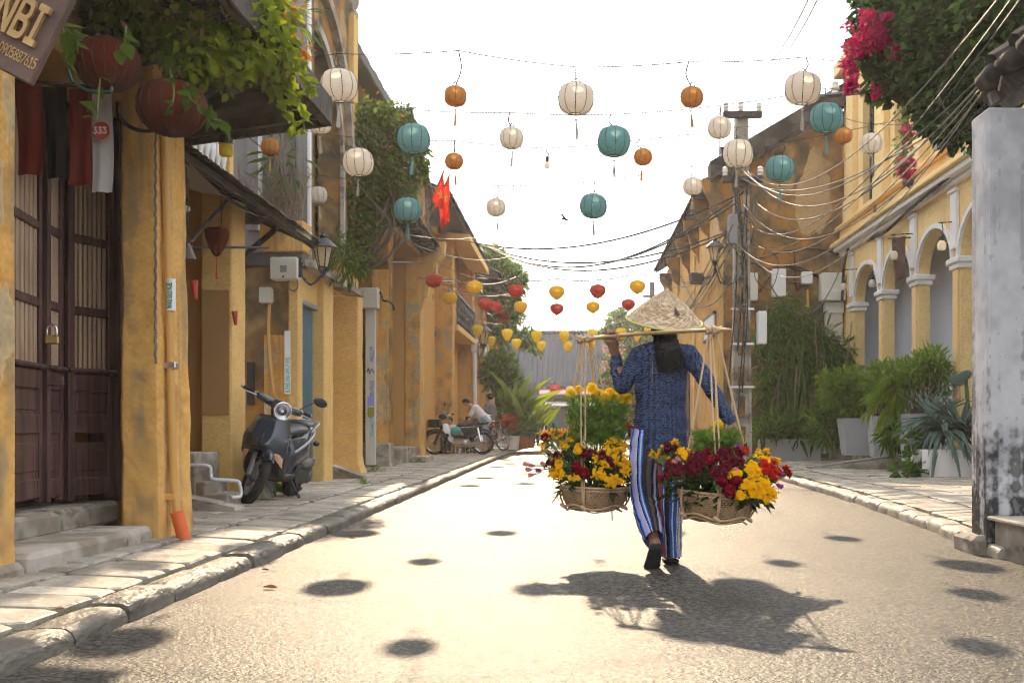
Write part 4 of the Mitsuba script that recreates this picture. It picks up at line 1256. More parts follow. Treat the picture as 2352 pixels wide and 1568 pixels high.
for k, (px, py, d, lab) in enumerate(((2163, 552, 17.8, 'pale bulb hanging in the nearest arch of the arcade, warm at its foot'), (2053, 575, 19.8, 'white bulb hanging in front of the tilted brown board'),
                                      (2003, 640, 22.6, 'white bulb hanging in the farthest arch of the arcade'), (1938, 648, 24.0, 'white bulb hanging at the edge of the beige cabinet on the stained wall'))):
    t = thing('light_bulb', lab, 'bulb', 'white bulbs hanging along the arcade')
    c = W(px, py + 8, d)
    add('glass', moved(lathe([(0, -.105), (.05, -.10), (.068, -.075), (.068, .0), (.05, .035), (.03, .05)], 16), trs(c)), 'bulb_glass', t, smooth=50)
    add('holder', moved(lathe([(.03, .05), (.034, .06), (.03, .12), (.012, .14)], 10), trs(c)), 'black_metal', t, smooth=40)
    add('cord', tube(bez([c + [0, 0, .14], c + [.02, 0, .22], c + [0, 0, .34]], 5), .008, 5), 'dark_cable', t)
    add('arm', tube([c + [-.05, 0, .33], c + [.35, .05, .36]], .01, 5), 'black_metal', t)
for k, (px, py, d, lab) in enumerate(((2018, 480, 22.3, 'small black spotlight on the cornice nearest the stained wall'), (2086, 418, 19.8, 'small black spotlight on the cornice above the tilted board'), (2190, 350, 17.7, 'small black spotlight on the cornice under the pink flowers'))):
    t = thing('spotlight', lab, 'spotlight', 'spotlights on the cornice of the arcade house'); c = W(px, py, d)
    add('head', moved(box(-.09, .09, -.06, .05, -.07, .07, .015), trs(c, 20, 1, 35)), 'black_metal', t, smooth=False)
    add('foot', tube([c + [0, 0, -.05], c + [.05, .0, -.2]], .02, 5), 'black_metal', t)
cab = bez([W(1945, 575, 24.4), W(1975, 560, 24), W(2030, 535, 21.5), W(2080, 490, 20), W(2150, 430, 18.2), W(2208, 385, 17.2)], 10)
add('cornice_cable', tube(cab, .03, 6), 'dark_cable', smooth=True, label='dark bundle of cables running along the cornice of the arcade house', cat='cable', group='cables on the right houses')
cab = bez([W(1945, 578, 24.3), W(1938, 620, 24.6), W(1934, 690, 24.7)], 8)
add('cornice_cable', tube(cab, .03, 6), 'dark_cable', smooth=True, label='dark cable dropping from the cornice to the beige cabinet', cat='cable', group='cables on the right houses')

# ---------------------------------------------------------------- mouldy house with the big gable
mh = thing('gable_house', 'mouldy ochre house on the right with a tall stained gable wall and a dark roof', 'house')
gab = [(3.28, ZP - .1), (9.5, ZP - .1), (9.5, 8.0), (6.3, 8.05), (3.28, 6.35)]
add('gable_wall', prism(gab, .3, 'xz', 25.35), 'moldy_plaster', mh, smooth=False)
mat('bare_plaster', plaster((.46, .31, .15), (.36, .25, .13), (.2, .15, .09), .5), .9)
pat = sg.Point(0, 0).buffer(1)
pp = [(5.35 + .42 * math.cos(a) * q, 5.95 + .9 * math.sin(a) * q) for a in np.linspace(0, 2 * math.pi, 110)[:-1] for q in [.45 + 1.1 * meshkit.fbm(np.array([math.cos(a) * 1.6, math.sin(a) * 1.6, 4.0]), 5, 2)]]
add('bare_patch', prism(pp, .012, 'xz', 25.34), 'bare_plaster', mh, smooth=False)
add('street_wall', rough_box(3.26, 3.5, 25.64, 40, ZP - .1, 6.3, .02, .008, .5), 'ochre', mh, smooth=35)
add('corner_trim', box(3.235, 3.33, 25.30, 25.345, .1, 5.2, .01), 'ochre_pale', mh, smooth=False)
add('verge', prism([(3.02, 6.28), (6.4, 8.2), (9.5, 8.2), (9.5, 8.62), (6.3, 8.62), (3.0, 6.68)], .55, 'xz', 25.0), 'roof_tile', mh, smooth=False)
rf = tiled_roof(mh, 2.9, 6.35, 6.4, 8.45, 25.5, 40.5, 10, 46)
for i, (y, z) in enumerate(((25.2, 5.9), (27.3, 5.85), (29.6, 5.75), (32.0, 5.7), (35, 5.6), (38, 5.5))):
    add('eave_bracket', prism([(3.27, z - .7), (3.27, z + .45), (2.85, z + .45), (2.88, z + .2), (3.0, z), (3.05, z - .25), (3.2, z - .4)], .22, 'xz', y), 'moldy_plaster', mh, smooth=False)
add('side_pillar', box(3.2, 3.3, 30.4, 30.7, .1, 5.4, .01), 'ochre_pale', mh, smooth=False)
add('side_pillar', box(3.2, 3.3, 35.4, 35.7, .1, 5.3, .01), 'ochre_pale', mh, smooth=False)
add('side_door', box(3.22, 3.27, 32, 33.6, .2, 2.7), 'door_wood', mh, smooth=False)
fh = thing('shop_house', 'far right house behind the conical hat, mostly hidden by trees', 'house')
add('wall', box(3.3, 8, 41, 62, 0, 4.0), 'ochre', fh, smooth=False)
tiled_roof(fh, 2.9, 3.9, 6, 5.4, 41, 62, 8, 40)

meter_box(1775, 617, 1806, 681, 25.1, .22, 'box_white', 'tall white electric box on the stained gable wall', False)
meter_box(1843, 623, 1867, 652, 25.1, .2, 'box_white', 'small white electric box in the middle of the stained gable wall', False)
t = meter_box(1888, 626, 1942, 690, 24.95, .38, 'box_beige', 'large beige electric cabinet beside the arcade house', False)
a, b = W(1888, 668, 24.9), W(1942, 690, 24.9)
add('lower_flap', box(a[0], b[0], 24.86, 24.94, b[2], a[2], .01), 'box_beige', t, smooth=False)
t = thing('cable_trunking', 'broad cream cable trunking going down below the large beige cabinet', 'trunking')
a, b = W(1898, 694, 25.1), W(1936, 1010, 25.1)
add('cover', box(a[0], b[0], 25.1, 25.33, b[2], a[2], .01), 'box_beige', t, smooth=False)
add('collar', box(a[0] - .02, b[0] + .02, 25.05, 25.34, a[2] - .25, a[2], .012), 'box_white', t, smooth=False)
meter_box(1720, 626, 1741, 690, 25.1, .2, 'box_beige', 'pale electric box half hidden behind the concrete pole', False)
add('bamboo_pole', tube([W(1855, 665, 25.1), W(1857, 745, 25.1)], .03, 6), 'pipe_yellow', smooth=True, label='short yellow pipe below the small white box on the gable wall', cat='pipe')
for k, P in enumerate(([(1690, 640), (1722, 605), (1760, 618), (1800, 612), (1850, 625), (1890, 640)], [(1745, 670), (1765, 640), (1790, 612), (1830, 614), (1880, 632)], [(1680, 585), (1750, 592), (1800, 578), (1870, 572), (1930, 585)],
                       [(1825, 575), (1826, 640), (1832, 668), (1838, 655)], [(1800, 640), (1830, 652), (1860, 640)])):
    add('wall_cable', tube(bez([W(x, y, 25.28) for x, y in P], 8), .022 if k < 2 else .016, 6), 'dark_cable', smooth=True, label='dark cable sagging across the stained gable wall', cat='cable', group='dark cables on the stained gable wall')
# wall lamps
street_lamp(W(1642, 603, 23.6), 'black carriage lamp with amber panes on the street corner of the stained house', 1.5, W(1664, 640, 25.2))
add('curved_bracket', tube(bez([W(1614, 648, 27), W(1624, 652, 26.4), W(1640, 628, 25), W(1643, 608, 23.7)], 8), .03, 6), 'grey_wood', smooth=True, label='curved arm reaching out below the amber carriage lamp', cat='bracket')
t = thing('camera_box', 'black floodlight on the corner of the stained house', 'floodlight')
c = W(1600, 640, 27)
add('head', moved(box(-.16, .16, -.1, .1, -.12, .12, .02), trs(c, 10, 1, -20)), 'black_metal', t, smooth=False)
add('arm', tube([c + [.1, 0, 0], c + [.45, .0, .06]], .03, 6), 'black_metal', t)
t = thing('wall_sign', 'white notice board on the orange wall behind the bamboo yoke', 'sign')
A, B = W(1625, 740, 28.5), W(1658, 790, 28.5)
add('panel', box(3.19, 3.23, 26.0, 27.9, B[2], A[2], .01), 'box_white', t, smooth=False)
add('frame', [box(3.17, 3.235, 25.95, 27.95, z - .03, z + .03) for z in (A[2], B[2])], 'black_metal', t, smooth=False)

# ---------------------------------------------------------------- concrete power pole with its cables
pp_ = thing('power_pole', 'tall grey concrete power pole with square holes and crossarms on the right pavement', 'pole')
PX, PY = 3.12, 21.2
holes = sg.Polygon([(-.18, 0), (.18, 0), (.11, 6.55), (-.11, 6.55)])
for k in range(10):
    z = .35 + k * .56
    w = .085 - k * .004
    holes = holes.difference(sg.box(-w, z, w, z + .36))
add('shaft', prism(holes, .16, 'xz', PY - .08).apply_transform(trs([PX, 0, ZP])), 'concrete', pp_, smooth=False)
add('flange', [prism([(s * .185, 0), (s * .14, 0), (s * .075, 6.5), (s * .115, 6.5)], .26, 'xz', PY - .13).apply_transform(trs([PX, 0, ZP])) for s in (-1, 1)], 'concrete', pp_, smooth=False)
for z, w in ((6.62, .36), (5.95, .42), (5.42, .38)):
    arm = add('crossarm', box(PX - w, PX + w, PY - .2, PY - .12, z - .06, z + .06, .01), 'dark_wood', pp_, smooth=False)
    for s in (-.85, -.1 if z > 6 else .9, .85):
        if z > 5.9 and z < 6.5:
            continue
        add('insulator', moved(lathe([(.03, 0), (.055, .02), (.035, .05), (.06, .08), (.04, .12), (.05, .15), (.0, .19)], 12), trs([PX + s * w, PY - .16, z + .06])), 'insulator', arm, smooth=40)
add('fuse_box', box(PX - .28, PX - .10, PY - .3, PY - .13, 4.2, 4.75, .02), 'grey_render', pp_, smooth=False)
for z in (3.0, 2.35, 1.55):
    add('steel_band', box(PX - .22, PX + .22, PY - .15, PY - .135, z, z + .035), 'steel', pp_, smooth=False)
meter_box(1741, 714, 1762, 790, 20.9, .2, 'box_white', 'white electric box strapped to the side of the concrete pole', False)
t = thing('insulator_bracket', 'dark iron arm with a white insulator reaching out beside the magenta flowers', 'bracket')
A, B = W(1885, 222, 18), W(1990, 210, 17.4)
add('arm', tube([A, B], .04, 4), 'black_metal', t)
add('insulator', moved(lathe([(.03, 0), (.07, .03), (.045, .07), (.075, .11), (.05, .16), (.06, .2), (.0, .25)], 12), trs(W(1918, 220, 18))), 'insulator', t, smooth=40)
t = thing('power_pole', 'small dark far pole with insulators seen left of the conical hat', 'pole')
A = W(1498, 648, 55)
add('shaft', tube([[A[0], 55, 0], A], .13, 6), 'grey_dark', t)
add('crossarm', box(A[0] - .45, A[0] + .45, 54.8, 54.9, A[2] - .75, A[2] - .65), 'grey_dark', t, smooth=False)
t = thing('roof_insulators', 'small bracket of insulators at the far end of the dark roof', 'bracket')
A = W(1548, 565, 38)
add('bar', box(A[0] - .25, A[0] + .3, 38, 38.06, A[2] - .03, A[2] + .03), 'black_metal', t, smooth=False)
for s in (-.2, .15):
    add('insulator', tube([A + [s, 0, .03], A + [s, 0, .22]], [.05, .03], 6), 'shutter_blue', t)


# ================================================================== lanterns and strings
def lantern_kind(prof, ribs, fabric_dip, n_per=4, rib_r=.011, top=True):
    """Unit lantern (width 1, centre at the origin): shade, ribs, rings. prof: (radius, z)."""
    prof = np.asarray(prof, float)
    zz = np.linspace(prof[0, 1], prof[-1, 1], 25)
    # smooth the profile by arclength
    s = np.r_[0, np.cumsum(np.linalg.norm(np.diff(prof, axis=0), axis=1))]
    from scipy.interpolate import PchipInterpolator
    t = np.linspace(0, s[-1], 25)
    P = np.stack([PchipInterpolator(s, prof[:, 0])(t), PchipInterpolator(s, prof[:, 1])(t)], 1)
    n = ribs * n_per
    a = np.arange(n) * 2 * np.pi / n
    mod = 1 - fabric_dip * np.abs(np.sin(a * ribs / 2))
    V = np.stack([P[:, :1] * np.cos(a) * mod, P[:, :1] * np.sin(a) * mod, np.repeat(P[:, 1:], n, 1)], -1).reshape(-1, 3)
    f = [(i * n + j, i * n + (j + 1) % n, (i + 1) * n + (j + 1) % n, (i + 1) * n + j) for i in range(24) for j in range(n)]
    shade = tm(V, f)
    rb = []
    for k in range(ribs):
        b = 2 * np.pi * k / ribs
        rb.append(tube(np.stack([P[::2, 0] * 1.004 * math.cos(b), P[::2, 0] * 1.004 * math.sin(b), P[::2, 1]], 1), rib_r, 4, False))
    def ring(r, z, w=.018):
        return tube([[r * math.cos(x), r * math.sin(x), z] for x in np.linspace(0, 2 * math.pi, 25)], w, 5, False)
    frame_ = cat_(rb)
    caps = cat_([ring(P[0, 0], P[0, 1]), ring(P[-1, 0], P[-1, 1], .022)])
    return mikit.ply(shade, 'silk_white', True), mikit.ply(frame_, 'dark_wood', True), mikit.ply(caps, 'dark_wood', True), P


ROUND = lantern_kind([(.155, -.42), (.30, -.385), (.44, -.25), (.5, -.02), (.465, .2), (.35, .37), (.17, .43)], 10, .035)
POINT = lantern_kind([(.03, -.46), (.10, -.40), (.25, -.32), (.41, -.17), (.5, .04), (.46, .22), (.33, .34), (.14, .39)], 18, .02, 2, .007)
FLAT = lantern_kind([(.06, -.40), (.22, -.36), (.40, -.24), (.5, .0), (.46, .2), (.33, .33), (.14, .38)], 18, .02, 2, .007)
DROP = lantern_kind([(.10, -.62), (.2, -.5), (.34, -.25), (.47, .05), (.5, .22), (.42, .38), (.28, .46), (.12, .48)], 16, .02, 2, .007)
ts = [lathe([(.0, .055), (.03, .04), (.035, .02), (.02, -.005), (.012, -.01)], 8)]
for k in range(16):
    b = k * 2.4
    r = .012 + .02 * (k % 3) / 2
    ts.append(tube([[.006 * math.cos(b), .006 * math.sin(b), 0], [r * math.cos(b), r * math.sin(b), -.25], [r * 1.5 * math.cos(b + .2), r * 1.5 * math.sin(b + .2), -.46 - .04 * rng.random()]], .006, 3))
TASSEL = mikit.ply(cat_(ts), 'stem_dry', 30)
mat('thread_white', (.45, .40, .34), .8); mat('thread_teal', (.12, .34, .36), .8); mat('thread_orange', (.52, .24, .06), .8)
mat('rib_dark', (.06, .05, .04), .6); mat('rib_yellow', (.42, .25, .04), .6); mat('rib_red', (.30, .05, .035), .6)
hang = {}


def lantern(px, py, w, size, fabric, label, kind=ROUND, row=None, tassel=.75, thread='thread_white', ribs='rib_dark', group='lanterns strung across the street', hook=.14, d=None, tl=1.0):
    d = d or size * F / w
    c = W(px, py, d)
    k = thing('lantern', label, 'lantern', group)
    M = trs(c, rng.uniform(0, 360), size * np.array([1, 1, rng.uniform(.95, 1.03)]), rng.normal() * 2.5, rng.normal() * 2.5)
    add('shade', kind[0], fabric, k, M=M)
    add('ribs', kind[1], ribs, k, M=M)
    add('rings', kind[2], ribs, k, M=M)
    zt, zb = kind[3][-1, 1] * size, kind[3][0, 1] * size
    if hook:
        h = hook * (.8 + .5 * rng.random())
        s = rng.normal() * .02
        top = c + [s, 0, zt + h]
        add('hanger', tube(bez([c + [0, 0, zt], c + [s * 1.8, 0, zt + h * .5], top], 5), .006, 5), 'dark_cable', k)
        add('hanger_wires', [tube([c + [b * kind[3][-1, 0] * size, 0, zt], c + [0, 0, zt + .05]], .004, 4) for b in (-1, 1)], 'dark_cable', k)
        if row is not None:
            hang.setdefault(row, []).append(top)
    if tassel:
        b0 = c + [rng.normal() * .008, rng.normal() * .008, zb - .12 * size - .02]
        add('tassel_cord', tube([c + [0, 0, zb + .01], b0], .0025, 4), 'pale_cable', k)
        add('tassel', TASSEL, thread, k, M=trs(b0, rng.uniform(0, 360), (tassel * .75, tassel * .75, tassel * tl * .72), rng.normal() * 3, rng.normal() * 3))
    return k


A1 = dict(size=.36, fabric='silk_white', tassel=.55)
lantern(778, 198, 85, label='big white lantern in front of the tall arched house', row=1, **A1)
lantern(1046, 222, 52, .21, 'silk_orange', 'orange lantern in the top row on the left, against the sky', row=1, hook=.26, tassel=.42, thread='thread_orange')
lantern(1323, 228, 84, label='big white lantern in the middle of the top row', row=1, **A1)
lantern(1589, 224, 52, .21, 'silk_orange', 'orange lantern in the top row on the right, near the pole', row=1, hook=.2, tassel=.42, thread='thread_orange')
lantern(1844, 205, 84, label='big white lantern at the right end of the top row', row=1, **A1)
lantern(735, 285, 52, .25, 'silk_white', 'small white lantern partly behind the lime green leaves', row=2, tassel=.5)
lantern(950, 320, 76, .355, 'silk_teal', 'big teal lantern beside the vine covered house', row=2, tassel=.5, thread='thread_teal')
lantern(1175, 318, 54, .25, 'silk_white', 'small white lantern in the second row against the sky, left of centre', row=2, tassel=.42)
lantern(1410, 326, 76, .355, 'silk_teal', 'big teal lantern in the second row right of centre', row=2, tassel=.5, thread='thread_white')
lantern(1653, 294, 54, .25, 'silk_white', 'small white lantern in front of the crossarms of the concrete pole', row=2, tassel=.42)
lantern(1898, 272, 76, .355, 'silk_teal', 'deep teal lantern overlapping the dark roof below the big white one', row=2, tassel=.5, thread='thread_teal')
lantern(2149, 272, 72, .36, 'silk_white', 'white lantern half hidden behind the leaves of the magenta flowers', row=2, tassel=.5)
lantern(621, 338, 43, .21, 'silk_orange', 'small orange lantern in front of the grey wall of the tall house', row=3, tassel=.42, thread='thread_orange')
lantern(823, 374, 70, .355, 'silk_white', 'white lantern in front of the vine on the left', row=3, tassel=.5)
lantern(1043, 371, 41, .21, 'silk_orange', 'small orange lantern just above the red flags', row=3, tassel=.42, thread='thread_orange')
lantern(1477, 361, 41, .21, 'silk_orange', 'small orange lantern in the third row, right of the hanging bulb', row=3, tassel=.42, thread='thread_orange')
lantern(1695, 354, 70, .355, 'silk_white', 'white lantern hanging in front of the shaft of the concrete pole', row=3, tassel=.5)
lantern(1938, 312, 40, .21, 'silk_orange', 'small orange lantern among the cables in front of the gable wall', row=3, tassel=.5, thread='thread_orange')
tw = lantern(2001, 330, 50, .25, 'silk_white', 'torn white lantern with loose rags in front of a dark shutter', row=3, tassel=.5)
c = W(2001, 330, 13)
rg = []
for k in range(7):
    a = rng.uniform(0, 6.3)
    q = c + .118 * np.array([math.cos(a), math.sin(a), rng.uniform(-.5, .6)])
    rg.append(moved(leafmesh(.09, .04, .5, 4, .8, .6), trs(q, rng.uniform(0, 360), 1, -70)))
add('torn_rag', rg, 'silk_white', tw, smooth=True)
lantern(730, 449, 45, .25, 'silk_white', 'small white lantern beside the dry twigs, above the awning edge', row=4, tassel=.42)
lantern(937, 482, 63, .355, 'silk_teal', 'light teal lantern hanging in front of the roof of the vine house', row=4, tassel=.5, thread='thread_teal')
lantern(1139, 477, 44, .25, 'silk_white', 'small white lantern in the fourth row right of the red flags', row=4, tassel=.42)
lantern(1363, 474, 62, .355, 'silk_teal', 'light teal lantern in the fourth row in the middle of the sky', row=4, tassel=.5, thread='thread_white')
lantern(1591, 429, 44, .25, 'silk_white', 'small white lantern beside the ragged roof edge of the stained house', row=4, tassel=.42)
lantern(1791, 388, 66, .355, 'silk_teal', 'light teal lantern in front of the stained gable wall', row=4, tassel=.5, thread='thread_teal')
lantern(2212, 292, 56, .30, 'silk_teal', 'teal lantern deep in the leaves beside the white house', row=4, tassel=.5, thread='thread_teal')
t = thing('light_bulb', 'bare bulb on a black holder hanging alone in the middle of the sky', 'bulb')
c = W(1257, 378, 13.3)
add('glass', moved(lathe([(0, -.05), (.024, -.045), (.034, -.02), (.03, .005), (.016, .03)], 14), trs(c)), 'bulb_glass', t, smooth=50)
add('holder', tube([c + [0, 0, .028], c + [0, 0, .09]], [.018, .02], 8), 'black_metal', t)
cc = bez([c + [0, 0, .09], c + [.02, 0, .12], c + [-.01, 0, .15], c + [0, 0, .19]], 5)
add('cord', tube(cc, .006, 5), 'dark_cable', t); hang[3].append(cc[-1])
t = thing('lamp', 'hanging lamp with a dark cap and an amber glass cylinder below the canopy', 'lamp')
c = W(519, 342, 8.0)
add('glass', moved(lathe([(0, -.055), (.04, -.052), (.047, -.04), (.047, .035)], 18), trs(c)), 'silk_lemon', t, smooth=40)
add('cap', moved(lathe([(.049, .03), (.049, .065), (.04, .075), (.02, .08), (.018, .12), (.0, .13)], 18), trs(c)), 'black_metal', t, smooth=40)
add('cord', tube([c + [0, 0, .12], c + [0, 0, .62]], .007, 5), 'dark_cable', t)
# strings of the four rows
ends = {1: (W(690, 132, 11.6), W(1950, 142, 10.4)), 2: (W(560, 205, 12.8), W(2290, 175, 12.1)), 3: (W(545, 290, 13.8), W(2200, 285, 13)), 4: (W(575, 400, 14.0), W(2290, 245, 14.2))}
side = ('between the tall house and the magenta flowers', 'behind the top row', 'behind the second row', 'farthest of the four over the road')
for r in (1, 2, 3, 4):
    P = sorted(hang[r], key=lambda p: p[0])
    pts = [ends[r][0]] + P + [ends[r][1]]
    pts = sorted(pts, key=lambda p: p[0])
    line = [sag(a, b, .012 * np.linalg.norm(np.array(b) - a) ** 1.2, 8)[:-1] for a, b in zip(pts[:-1], pts[1:])]
    line = np.vstack(line + [np.array(pts[-1])[None]])
    add('lantern_string', tube(line, .004, 4), 'dark_cable', smooth=True, label=f'thin dark string carrying lanterns, {side[r - 1]}', cat='string', group=None)
for k, (A, B, s_) in enumerate((((540, 290, 13), (1240, 560, 30), .9), ((560, 395, 13.5), (1100, 545, 24), .3), ((700, 262, 13), (1120, 640, 25), .5), ((975, 618, 24), (1185, 636, 40), .3), ((985, 650, 24.5), (1180, 672, 40), .2))):
    add('overhead_wire', tube(sag(W(*A), W(*B), s_, 24), .008 if A[2] < 20 else .014, 4), 'pale_cable', smooth=True, label='thin pale wire running along the left house fronts', cat='wire', group='pale wires along the left houses')

G2 = 'red and yellow lanterns over the far street'
R = dict(ribs='rib_red', thread='thread_orange', group=G2, hook=.12)
Y = dict(ribs='rib_yellow', thread='thread_orange', group=G2, hook=.12)
lantern(996, 645, 38, .305, 'silk_red', 'red lantern hanging from an iron bar beside the orange porch', FLAT, tassel=.5, **R)
lantern(1034, 685, 33, .305, 'silk_yellow', 'yellow lantern hanging low in front of the pier with the wire fan', FLAT, row=5, tassel=0, **Y)
lantern(1090, 660, 37, .305, 'silk_yellow', 'yellow lantern in front of the iron balcony house', FLAT, row=5, tassel=.5, **Y)
lantern(1115, 698, 33, .30, 'silk_red', 'bright red lantern in front of the far dark roof, left of the dusky ones', FLAT, row=6, tassel=.6, **R)
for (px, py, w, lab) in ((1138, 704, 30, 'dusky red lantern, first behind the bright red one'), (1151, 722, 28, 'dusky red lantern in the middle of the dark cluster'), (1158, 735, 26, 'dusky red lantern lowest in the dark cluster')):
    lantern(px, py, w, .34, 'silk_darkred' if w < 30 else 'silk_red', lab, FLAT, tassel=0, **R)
lantern(1185, 669, 36, .305, 'silk_red', 'red lantern against the dark tree at the left of the far sky', POINT, row=5, tassel=0, **R)
lantern(1196, 705, 31, .305, 'silk_yellow', 'yellow lantern with a red band just below a red one, left of the sky', POINT, row=6, tassel=.5, **Y)
lantern(1279, 672, 36, .305, 'silk_yellow', 'yellow pointed lantern against the sky above a red one', POINT, row=5, tassel=0, **Y)
lantern(1279, 710, 31, .305, 'silk_red', 'red pointed lantern against the sky below a yellow one', POINT, row=6, tassel=.0, **R)
lantern(1373, 669, 36, .305, 'silk_red', 'red pointed lantern against the sky above a yellow one', POINT, row=5, tassel=0, **R)
lantern(1362, 706, 31, .305, 'silk_yellow', 'yellow pointed lantern against the sky below a red one', POINT, row=6, tassel=0, **Y)
lantern(1464, 659, 36, .305, 'silk_yellow', 'yellow lantern just left of the tip of the conical hat', POINT, row=5, tassel=0, **Y)
lantern(1443, 700, 31, .305, 'silk_red', 'red lantern touching the left brim of the conical hat', POINT, row=6, tassel=0, **R)
lantern(1551, 637, 19, .26, 'silk_red', 'long red lantern hanging at the corner of the stained house', DROP, tassel=0, hook=.3, ribs='rib_red', group=G2)
DL = [(1097, 758, 26, 'leftmost lemon lantern beside the black street lamp'), (1128, 783, 23, 'lemon lantern low in front of the sixth house'), (1165, 768, 27, 'lemon lantern in front of the creeper on the left'), (1186, 789, 24, 'lemon lantern low to the left of the far grey roof'),
      (1232, 772, 26, 'lemon lantern at the left end of the far grey roof'), (1243, 794, 23, 'lemon lantern just below the left end one on the far roof'), (1296, 772, 26, 'lemon lantern in the middle of the far grey roof'), (1304, 795, 23, 'lemon lantern tucked under the middle one on the far roof'),
      (1361, 768, 26, 'lemon lantern above the left end of the yoke'), (1357, 793, 22, 'lemon lantern behind the left yoke knots'), (1427, 765, 26, 'lemon lantern to the right of the raised hand'), (1463, 771, 22, 'round lemon lantern behind the middle of the yoke'), (1490, 760, 22, 'lemon lantern under the brim of the conical hat')]
for k, (px, py, w, lab) in enumerate(DL):
    lantern(px, py, w * .97, .30, 'silk_lemon', lab, DROP, row=7 if w > 25 else 8, tassel=.6 if k in (5, 7) else 0, **Y)
for (px, py, w, f, lab) in ((1275, 893, 27, 'silk_pink', 'pink lantern over the far pink awning, left'), (1310, 895, 22, 'silk_white', 'pale lantern over the far pink awning, right')):
    lantern(px, py, w, .42, f, lab, FLAT, tassel=0, hook=.1, ribs='rib_red', group=G2)
for r, nm in ((5, 'upper'), (6, 'middle'), (7, 'lower'), (8, 'lowest')):
    P = sorted(hang[r], key=lambda p: p[0])
    y = P[0][1]
    pts = [np.array([-3.3, y + .3, P[0][2] + .35])] + P + [np.array([3.25, y + 4 if y < 29 else y, P[-1][2] + .5])]
    line = np.vstack([sag(a, b, .03, 6)[:-1] for a, b in zip(pts[:-1], pts[1:])] + [np.array(pts[-1])[None]])
    add('lantern_string', tube(line, .008, 4), 'pale_cable', smooth=True, label=f'thin {nm} string carrying red and yellow lanterns over the far street', cat='string')
street_lamp(W(1110, 795, 33), 'black street lamp among the lemon lanterns by the sixth house', 2.0, W(1098, 800, 36))
# two big dim lanterns under the canopy
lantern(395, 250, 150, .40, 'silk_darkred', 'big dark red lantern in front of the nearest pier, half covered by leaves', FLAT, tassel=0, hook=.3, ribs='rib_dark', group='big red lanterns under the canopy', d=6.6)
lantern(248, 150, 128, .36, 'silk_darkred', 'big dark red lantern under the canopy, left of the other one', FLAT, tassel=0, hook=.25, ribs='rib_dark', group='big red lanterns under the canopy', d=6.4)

# ---------------------------------------------------------------- power cables of the right side
PT = np.array([PX, PY - .15, 5.0])
def cable(A, B, s, r, lab, bs='pale_cable', group='cables running down to the concrete pole'):
    add('power_cable', tube(sag(np.asarray(A, float), np.asarray(B, float), s, 26), r, 5), bs, smooth=True, label=lab, cat='cable', group=group)


for k in range(11):
    A = W(2330 + rng.uniform(-60, 60) + k * 8, -30 + k * 9 + rng.uniform(-20, 20), 7.2 + rng.uniform(-.6, .8))
    B = PT + [rng.uniform(-.25, .3), rng.uniform(-.1, .1), rng.uniform(-.9, .75)]
    cable(A, B, .55 + rng.random() * .5, .004 + .005 * rng.random(), 'cable sweeping from the upper right corner down to the concrete pole', 'pale_cable' if k % 3 else 'dark_cable')
for k in range(5):
    A = PT + [rng.uniform(-.2, .2), 0, rng.uniform(-.5, .4)]
    B = W(1080 + k * 12, 555 + k * 3, 27 + k)
    cable(A, B, .5 + .12 * k, .016, 'dark cable crossing the sky from the pole to the left roofs', 'dark_cable', 'cables crossing the sky')
for k in range(6):
    A = PT + [rng.uniform(-.2, .2), 0, rng.uniform(-1.2, .2)]
    B = np.array([3.2, 34 + 5 * k, 4.6 + rng.uniform(-.5, .8)])
    cable(A, B, .5 + .4 * rng.random(), .014, 'cable running from the pole along the orange street wall', 'pale_cable' if k % 2 else 'dark_cable', 'cables along the orange street wall')
for k in range(2):
    cable(W(1870 + 22 * k, -30, 9), W(1760 + 16 * k, 150, 16), .1, .006, 'thin wire in the top right of the sky', 'pale_cable', 'thin wires high in the sky')
cable(PT + [.1, 0, -.5], W(1945, 575, 24.3), 1.5, .014, 'pale cable hanging in a deep curve before the stained gable wall')
for k in range(5):
    a = rng.uniform(0, 6.3)
    c = PT + [rng.uniform(-.35, .45), -.1, rng.uniform(-1.6, -.3)]
    L = bez([c + [rng.uniform(-.05, .05), 0, .4], c + [.28 * math.cos(a), -.1, .1], c + [.1 * math.cos(a), -.12, -.4], c + [-.25 * math.cos(a), -.1, -.15], c + [rng.uniform(-.1, .1), 0, .35]], 8)
    add('cable_coil', tube(L, .009, 5), 'pale_cable' if k % 2 else 'dark_cable', smooth=True, label='loose loop of cable hanging from the concrete pole', cat='cable', group='loose cable loops on the concrete pole')
for k in range(6):
    A = PT + [rng.uniform(-.3, .2), rng.uniform(-.1, .1), rng.uniform(.2, 1)]
    B = np.array([PX + rng.uniform(-.35, .25), PY - .18, rng.uniform(.5, 2.4)])
    add('drop_cable', tube(bez([A, (A + B) / 2 + [rng.uniform(-.2, .2), -.05, 0], B], 10), .013, 5), 'dark_cable', smooth=True, label='dark cable going down along the concrete pole', cat='cable', group='dark cables going down the concrete pole')
for k, (px, py) in enumerate(((1297, 505), (1300, 506))[:1]):
    t = thing('bird', 'tiny dark bird flying below the middle teal lantern', 'bird')
    c = W(px, py, 30)
    add('body', moved(tube([[-.09, 0, .02], [-.03, 0, .03], [.05, 0, 0], [.12, 0, -.03]], [.008, .03, .025, .006], 6), trs(c)), 'dark_cable', t)
    add('wing', tm([c + [-.02, 0, .03], c + [.05, 0, .02], c + [-.08, -.1, .16], c + [-.1, -.08, .12]], [(0, 1, 2, 3)]), 'dark_cable', t, smooth=False)


